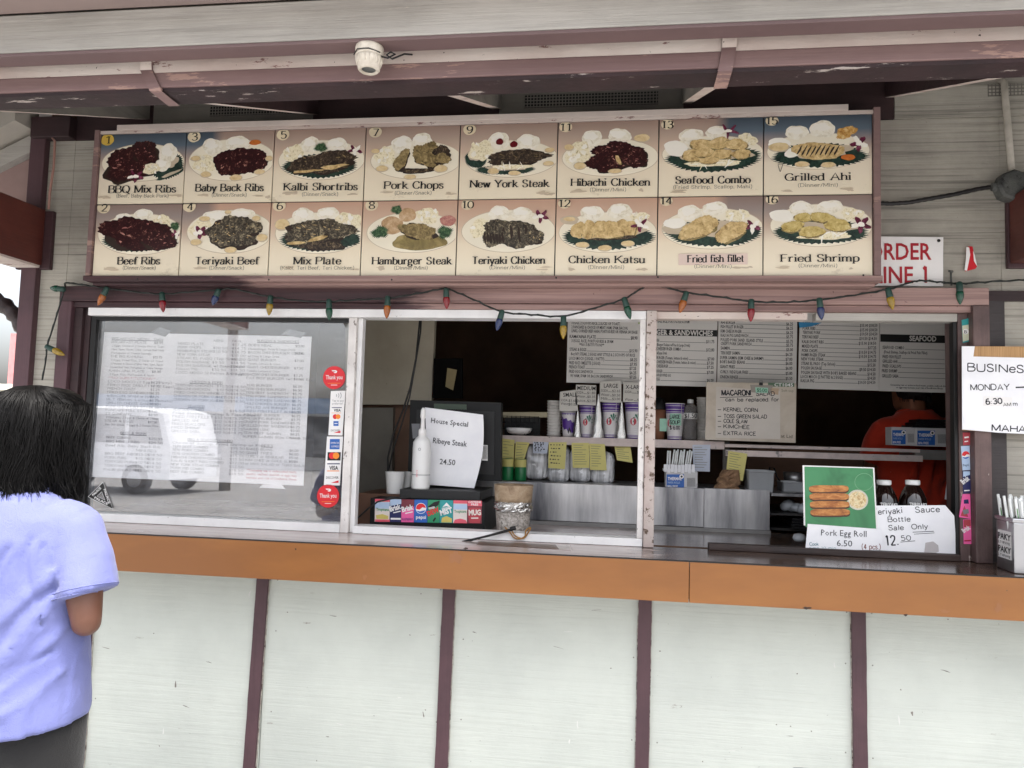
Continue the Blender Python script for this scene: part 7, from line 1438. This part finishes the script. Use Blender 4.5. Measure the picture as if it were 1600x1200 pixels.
def hair_long(m):
    mb = MB(); rn = random.Random(21); mb.mi(m)
    # (height, half width, back depth, front y) of the hair mass, head-centred
    prof = [(.128,.012,.014,.012),(.122,.045,.05,.045),(.108,.068,.082,.062),(.085,.083,.103,.066),(.055,.094,.114,.058),(.02,.101,.119,.046),(-.02,.105,.119,.038),(-.06,.109,.117,.036),(-.10,.112,.114,.034),(-.13,.110,.108,.030),(-.150,.104,.102,.026),(-.158,.085,.085,.02)]
    def pt(j, a):   # a: -1..1 from left front round the back to right front
        z, w_, bd, fy = prof[j]; th = math.pi*a*.5
        x = w_*math.sin(th); y = -bd*math.cos(th) if abs(a) < 1 else 0
        y = -bd*math.cos(th)+max(0, abs(a)-.62)/.38*fy
        wob = 1+.03*math.sin(a*9+j*.5)+.018*math.sin(a*23+j*.8)
        lo = max(0, (.02-z)/.18); x *= (1-.16*lo) if x > 0 else (1+.16*lo)     # tapers at the right, fuller at the left
        return Vector((x*wob, y*wob, z))
    A = [-1+2*k/36 for k in range(37)]; rings = []
    for j in range(len(prof)):
        o_ = [pt(j, a) for a in A]; inn = [Vector((p.x*.72, p.y*.72+.012, p.z+(.0 if j else -.01))) for p in reversed(o_)]; rings.append(o_+inn)
    mb.loft(rings, m)
    def strand(a, r_, j0, j1, off, curl, tw, ph=None):
        pts = []; ph = rn.uniform(0,6.28) if ph is None else ph; n = (j1-j0)*2
        for q in range(n+1):
            t = j0+q/2; k = min(int(t), len(prof)-2); f_ = t-k; aa = a*(1 if t > 3 else .55+.15*t)+tw*math.sin(ph+t*.8)*.5+tw*.25*t*.3
            aa = max(-1, min(1, aa)); p = pt(k, aa).lerp(pt(k+1, aa), f_); e = (q/n)
            p = Vector((p.x*off, p.y*off, p.z)); p += Vector((math.sin(ph+q*.6)*.010, math.cos(ph+q*.5)*.008, 0))*e*(1.5 if e > .6 else 1); pts.append(p)
        last = pts[-1]; d = Vector((curl*.6+rn.uniform(-.3,.3), rn.uniform(-.35,.15), -1)).normalized()
        ln = rn.uniform(.012,.055)+(.03 if a < -.45 else 0)
        for q in (.5, 1): pts.append(last+d*ln*q+Vector((curl*.012*q*q, 0, 0)))
        mb.tube(pts, [r_*(.6 if i == 0 else 1-.75*(i/len(pts))**3) for i in range(len(pts))], HAIRG if rn.random() < .06 else m, 4, caps=False)
    for c_ in range(110):   # wavy clumps
        ca, cp, co_, cc, ct = rn.uniform(-.98,.98), rn.uniform(0,6.28), rn.uniform(.97,1.075), rn.uniform(-.7,.7), rn.uniform(-.11,.11)
        for k in range(20): strand(max(-.99,min(.99,ca+rn.gauss(0,.022))), rn.uniform(.0007,.0017), rn.choice((0,0,1,1,2,3)), rn.choice((8,9,10,11,11,10)), co_+rn.uniform(-.012,.012), cc+rn.uniform(-.12,.12), ct+rn.uniform(-.02,.02), cp+rn.uniform(-.25,.25))
    for k in range(190):   # loose locks along the ends, longer at the left shoulder
        a = rn.uniform(-1,1); p = pt(rn.choice((9,10,11)), a)*rn.uniform(.96,1.05); L_ = rn.uniform(.035,.075)+(.045 if a < -.45 else 0)+(.02 if a > .75 else 0); sw = rn.uniform(-.5,.5)+(.9 if a > .8 else 0)-(.3 if a < -.6 else 0)
        ps = [p+Vector((sw*L_*q*q*.9+.004*math.sin(q*5+k), -.006*q, -L_*q)) for q in (0,.2,.4,.6,.8,1)]
        for c_ in range(8): o_ = Vector((rn.uniform(-.006,.006), rn.uniform(-.006,.006), rn.uniform(-.008,.008))); mb.tube([w_+o_*(1-i*.08) for i, w_ in enumerate(ps)], [.0014,.0014,.0013,.0011,.0007,.0002], HAIRG if rn.random() < .08 else m, 4, caps=False)
    for k in range(70):   # flyaway hairs
        a = rn.uniform(-1,1); strand(a, .0006, rn.choice((0,1,2)), rn.choice((5,7,9,11)), rn.uniform(1.03,1.10), rn.uniform(-1,1), rn.uniform(-.2,.2))
    return mb
def hair_short(m):
    mb = MB(); rn = random.Random(5); prof = [(.122,.02,.026),(.112,.05,.066),(.09,.074,.095),(.055,.084,.106),(.02,.084,.106),(-.02,.080,.100),(-.055,.068,.088),(-.075,.052,.074)]; rings = []
    for z, w_, d in prof:
        rings.append([(w_*math.cos(a)*(1+.03*rn.uniform(-1,1)), -.006+(d if math.sin(a) < 0 or z > .07 else d*.42)*math.sin(a)*(1+.03*rn.uniform(-1,1)), z) for a in [2*math.pi*k/30 for k in range(30)]])
    mb.loft(rings, m)
    for k in range(260):
        a = rn.uniform(math.pi*1.02, math.pi*1.98); j = rn.randint(1,6); z, w_, d = prof[j]; p = Vector((w_*math.cos(a), -.006+d*math.sin(a), z)); mb.tube([p*.99, p*1.03+Vector((0,0,-.012)), p*1.01+Vector((0,-.002,-.028))], [.002,.002,.0006], m, 4, caps=False)
    return mb
def skinmat(n, c):
    m = solid(n, c, .48, var=.07, scale=18, bump=.08); p = m.node_tree.nodes['Principled BSDF']; p.inputs['Subsurface Weight'].default_value = .05; p.inputs['Subsurface Radius'].default_value = (.012,.005,.003); p.inputs['Subsurface Scale'].default_value = .6; return m
def cloth(n, c, c2):
    m, t, p = nodes(n); v = _coord(t, (1,1,1)); col = _mix(t, _ramp(t, _noise(t, v, 6, 6), .35, .65), lin(c), lin(c2)); t.links.new(col, p.inputs['Base Color']); p.inputs['Roughness'].default_value = .9; p.inputs['Sheen Weight'].default_value = .15
    wr = _noise(t, _coord(t, (1.6,1,1)), 34, 5, .6, 1.2); ad = t.nodes.new('ShaderNodeMath'); ad.operation = 'MULTIPLY_ADD'; t.links.new(wr, ad.inputs[0]); ad.inputs[1].default_value = 2.2; t.links.new(_noise(t, v, 420, 2), ad.inputs[2])
    _bump(t, p, ad.outputs[0], .45, .002); return m
HAIRB = solid('black_hair', (9,8,8), .5, var=.5, scale=150, spec=.16); HAIRG = solid('brown_hair_strands', (74,62,56), .4, var=.3, scale=60)
WSKIN = skinmat('brown_skin', (102,66,50))
SH = {1:((.160,-.016,1.245),(.216,-.048,1.028),(.06,.15,1.12)), -1:((-.160,-.016,1.245),(-.212,-.045,1.045),(-.05,.19,1.10))}
cust, HC, HR = person('person', 'customer with long black hair and glasses in a lavender t-shirt, seen from behind at left', (-1.432,-1.20,0), R(3), R(-6), 1.0, WSKIN, cloth('lavender_cotton', (104,110,160), (96,102,153)), cloth('black_trousers', (9,9,11), (13,13,15)), HAIRB, hair_long, SH, .022)
mb = MB(); FR = solid('glasses_frame', (30,26,26), .3); LENS = solid('lens', (200,206,212), .05, var=.02)  # pale opaque lens colour stands in for glare on the glasses
for s in (-1, 1):
    c = Vector((s*.036,.100,.006)); pts = [c+Vector((.027*math.cos(a), -.004*abs(math.cos(a)), .021*math.sin(a))) for a in [2*math.pi*k/20 for k in range(21)]]
    mb.tube(pts, .0022, FR, 6); mb.face([p+Vector((0,.0,0)) for p in pts[:-1]], LENS); mb.tube([(s*.062,.098,.012),(s*.074,.09,.012),(s*.078,.02,.014),(s*.08,-.02,.0)], .002, FR, 6)
mb.tube([(-.01,.103,.01),(0,.106,.013),(.01,.103,.01)], .002, FR, 6)
for v in mb.bm.verts: v.co = (HR @ v.co)+HC
me = bpy.data.meshes.new('glasses'); mb.bm.to_mesh(me); mb.bm.free(); put(me, 'glasses', cust, mb.mats)
# small back print below the collar
mb = MB(); textm(mb, 'Tonda', -.075, 1.262, .042, .010, -.150, INK2, 'hand', wx=.05, wy=.05, d=(.96,-.28)); textm(mb, 'Daif', -.016, 1.247, .026, .009, -.150, INK2, 'hand', wx=.05, wy=.05, d=(.99,.1)); 
for k in range(3): mb.face([(-.036+k*.004,-.1502-k*.0002,1.274-k*.003),(-.030+k*.004,-.1502-k*.0002,1.278-k*.003),(-.021+k*.002,-.1502-k*.0002,1.262-k*.002),(-.024+k*.001,-.1502-k*.0002,1.252)], INK2)
for q in range(2):
    for k in range(12):
        a0, a1 = 2*math.pi*k/12, 2*math.pi*(k+1)/12; c = (-.058+q*.014, 1.240-q*.003); mb.face([(c[0]+.008*math.cos(a0),-.150,c[1]+.003*math.sin(a0)),(c[0]+.008*math.cos(a1),-.150,c[1]+.003*math.sin(a1)),(c[0]+.007*math.cos(a1),-.150,c[1]+.0022*math.sin(a1)),(c[0]+.007*math.cos(a0),-.150,c[1]+.0022*math.sin(a0))], INK2)
sh_ = [o for o in cust.children if o.name.startswith('shirt')][0]
from mathutils.bvhtree import BVHTree
bv = BVHTree.FromPolygons([v.co for v in sh_.data.vertices], [tuple(p.vertices) for p in sh_.data.polygons])
for v in mb.bm.verts:
    h_ = bv.ray_cast(Vector((v.co.x,-.6,v.co.z)), Vector((0,1,0)))
    if h_[0] is not None: v.co.y = h_[0].y-.0016
me = bpy.data.meshes.new('back_print'); mb.bm.to_mesh(me); mb.bm.free(); put(me, 'back_print', sh_, mb.mats)
wx_, wz_ = U(1409,640,1.12)
SHW = {1:((.150,-.014,1.245),(.165,.09,1.02),(.10,.28,1.06)), -1:((-.150,-.014,1.245),(-.165,.09,1.02),(-.10,.28,1.06))}
wrk, _, _ = person('person', 'kitchen worker in an orange red t-shirt, back turned, behind the price boards', (wx_+.06,1.12,wz_-1.352*1.10), R(6), R(12), 1.10, skinmat('worker_skin', (142,92,68)), cloth('orange_cotton', (204,56,26), (188,48,20)), cloth('dark_red_apron_trousers', (120,24,20), (104,20,18)), solid('worker_hair', (18,15,15), .5, var=.4, scale=120), hair_short, SHW, .002)
P('duckboard', MB().box((wx_-.4,wx_+.45),(.9,1.5),(.061,max(.07,wz_-1.352*1.10)), solid('wood_duckboard', (90,70,52), .8)))
# ---------------------------------------------------------------- what stands past the corner post and across the lot (seen in the glass)
t = thing('neighbour_building', 'pale building with a red pilaster far beyond the corner post at left', 'building', (-16.5,7,0))
CW = solid('pale_stucco', (226,222,210), .8, var=.05, scale=1); 
mb = MB(); mb.box((-21,-14.9),(8,12),(0,2.97), CW); mb.build('wall', t)
mb = MB(); a, b = U(18,560,7.9)[0], U(34,560,7.9)[0]; mb.box((a,b),(7.85,7.99),(1.0,2.90), solid('red_pilaster', (196,128,128), .8)); mb.build('pilaster', t)
mb = MB(); mb.box((-21,-14.8),(7.8,12.2),(2.975,3.05), solid('flat_roof_edge', (150,140,132), .8)); mb.build('roof', t)
t = thing('low_wall', 'low pale green wall left of the corner post behind the customer', 'wall', (-5.5,2.6,0))
mb = MB(); mb.box((-9,-2.75),(2.6,2.75),(0,1.76), paint('pale_green_wall', (212,212,192), (196,198,178), 2, bump=.2)); mb.build('wall', t); mb = MB(); mb.box((-9,-2.75),(2.57,2.78),(1.761,1.81), CW); mb.build('coping', t)
mb = MB(); c_ = [UV(x, y, 1.2) for x, y in ((-40,440),(-15,462),(8,478),(24,492),(36,512),(44,530))]
pts = _cr([Vector((0,0,0))], 1) if False else c_
mb.tube([c_[i].lerp(c_[i+1], q/3) for i in range(len(c_)-1) for q in range(3)]+[c_[-1]], [.045+.008*math.sin(i*2.3) for i in range(16)], paint('dark_tarp', (66,52,50), (48,38,38), 20, bump=.8), 12)
tag(mb.build('rolled_tarp'), 'dark rolled tarp sagging outside to the left of the corner post', 'tarp')
mb = MB(); a_, b_ = UV(-60,470,9), UV(60,492,9); b_.y = 5; mb.tube([a_, a_.lerp(b_,.5)+Vector((0,0,-.08)), b_], .012, BLK, 6); tag(mb.build('overhead_wire'), 'thin wire crossing the sky left of the corner post', 'wire')
def vehicle(lab, x, y, rz, col, van):
    t = thing('van' if van else 'parked_car', lab, 'van' if van else 'car', (x,y,0)); t.rotation_euler = (0,0,rz); cm = solid(('van_' if van else 'car_')+'paint', col, .25, var=.03); cm.node_tree.nodes['Principled BSDF'].inputs['Coat Weight'].default_value = .6
    L, W_ = 4.7, .92; H_ = 1.95 if van else 1.45
    out = [(-2.3,.35),(-2.32,.8),(-2.2,1.02),(-1.35,1.12),(-.75,H_-.06),(-.3,H_),(1.6,H_),(2.05,H_-.1),(2.28,1.1),(2.3,.35)] if van else [(-2.25,.34),(-2.28,.72),(-1.3,.92),(-.65,H_-.08),(-.2,H_),(.8,H_-.02),(1.55,.98),(2.15,.92),(2.22,.34)]
    def loc_(mb, n, par): 
        bmesh.ops.recalc_face_normals(mb.bm, faces=mb.bm.faces); me = bpy.data.meshes.new(n); mb.bm.to_mesh(me); mb.bm.free(); o = bpy.data.objects.new(n, me); COL.objects.link(o); o.parent = par
        for m in mb.mats: me.materials.append(m)
        return o
    mb = MB(); mb.loft([[(a, yy*W_, z) for a, z in [(p*k, .34+(q-.34)*k2) for p, q in out]] for yy, k, k2 in ((-1,.98,.97),(-.9,1,1),(.9,1,1),(1,.98,.97))], cm, smooth=False); loc_(mb, 'body', t)
    GL = bpy.data.materials.get('vehicle_glass') or solid('vehicle_glass', (30,36,42), .06)
    ws = [[(-1.2,1.16),(-.72,H_-.14),(.1,H_-.14),(.1,1.16)],[(.2,1.16),(.2,H_-.14),(1.1,H_-.14),(1.1,1.16)],[(1.2,1.16),(1.2,H_-.14),(1.95,H_-.2),(2.1,1.16)]] if van else [[(-1.0,.96),(-.55,H_-.14),(.1,H_-.1),(.1,.96)],[(.18,.96),(.18,H_-.1),(.75,H_-.12),(1.2,.96)]]
    for wpts in ws:
        for s in (-1, 1):
            mb = MB(); mb.face([(p*.98, s*(W_+.004), .34+(q-.34)*.97) for p, q in wpts], GL); loc_(mb, 'window', t)
    for px_ in (-1.45, 1.4):
        for s in (-1, 1):
            mb = MB(); mb.lathe([(.1,-.11),(.30,-.11),(.335,-.08),(.335,.08),(.30,.11),(.1,.11)], (px_, s*.84, .336), BLK, 24, axis=(0,1,0)); o = loc_(mb, 'wheel', t)
            mb = MB(); mb.lathe([(.001,.115),(.18,.113),(.2,.10)], (px_, s*.84, .336), STL, 18, axis=(0,s,0)); loc_(mb, 'rim', o)
    for s in (-1, 1):
        mb = MB(); mb.box((-2.31,-2.22),(s*.62-.16,s*.62+.16),(.68,.82), WH, .01); loc_(mb, 'headlight', t)
vehicle('white van parked across the lot, mirrored in the left pane', -11.9,-14,R(4),(226,228,230),True)
vehicle('silver car parked beyond the van across the lot', -19,-17,R(10),(170,174,180),False)
t = thing('shop_building', 'long pale shop building across the lot with a blue fascia', 'building', (-14,-26,0))
mb = MB(); mb.box((-34,6),(-32,-26),(0,2.7), solid('shop_wall', (216,212,206), .8, var=.06, scale=.4)); mb.build('wall', t)
mb = MB(); mb.box((-34.2,6.2),(-26,-25.6),(2.2,2.8), solid('shop_fascia', (120,146,176), .6)); mb.build('fascia', t)
for k in range(7): mb = MB(); mb.box((-32+k*5,-29+k*5),(-26.02,-25.95),(.5,2.1), bpy.data.materials['vehicle_glass']); mb.build('window', t)
for k, (x, y) in enumerate(((-9.5,-15),(-17,-18),(-4.8,-20))):
    t = thing('utility_pole', ['nearest tall grey utility pole across the lot','left utility pole far across the lot','right utility pole before the shop building'][k], 'utility pole', (x,y,0)); mb = MB(); mb.tube([(x,y,0),(x,y,4),(x,y,8.5)], [.14,.12,.09], solid('pole_wood_%d' % k, (120,112,104), .8), 12); mb.build('pole', t); mb = MB(); mb.box((x-1,x+1),(y-.06,y+.06),(7.6,7.72), DKG); mb.build('cross_arm', t)
for k in range(4):
    mb = MB(); x0, y0, x1, y1 = (-17,-18,-9.5,-15) if k % 2 else (-9.5,-15,6,-12); o_ = -.9+k*.6
    mb.tube([Vector((x0,y0+o_*.1,7.75-.3*(k//2))).lerp(Vector((x1,y1+o_*.1,7.75-.3*(k//2))), q/8)-Vector((0,0,.5*math.sin(math.pi*q/8))) for q in range(9)], .018, BLK, 6); tag(mb.build('power_line'), 'sagging power line strung between the poles across the lot', 'power line', 'power lines across the lot')
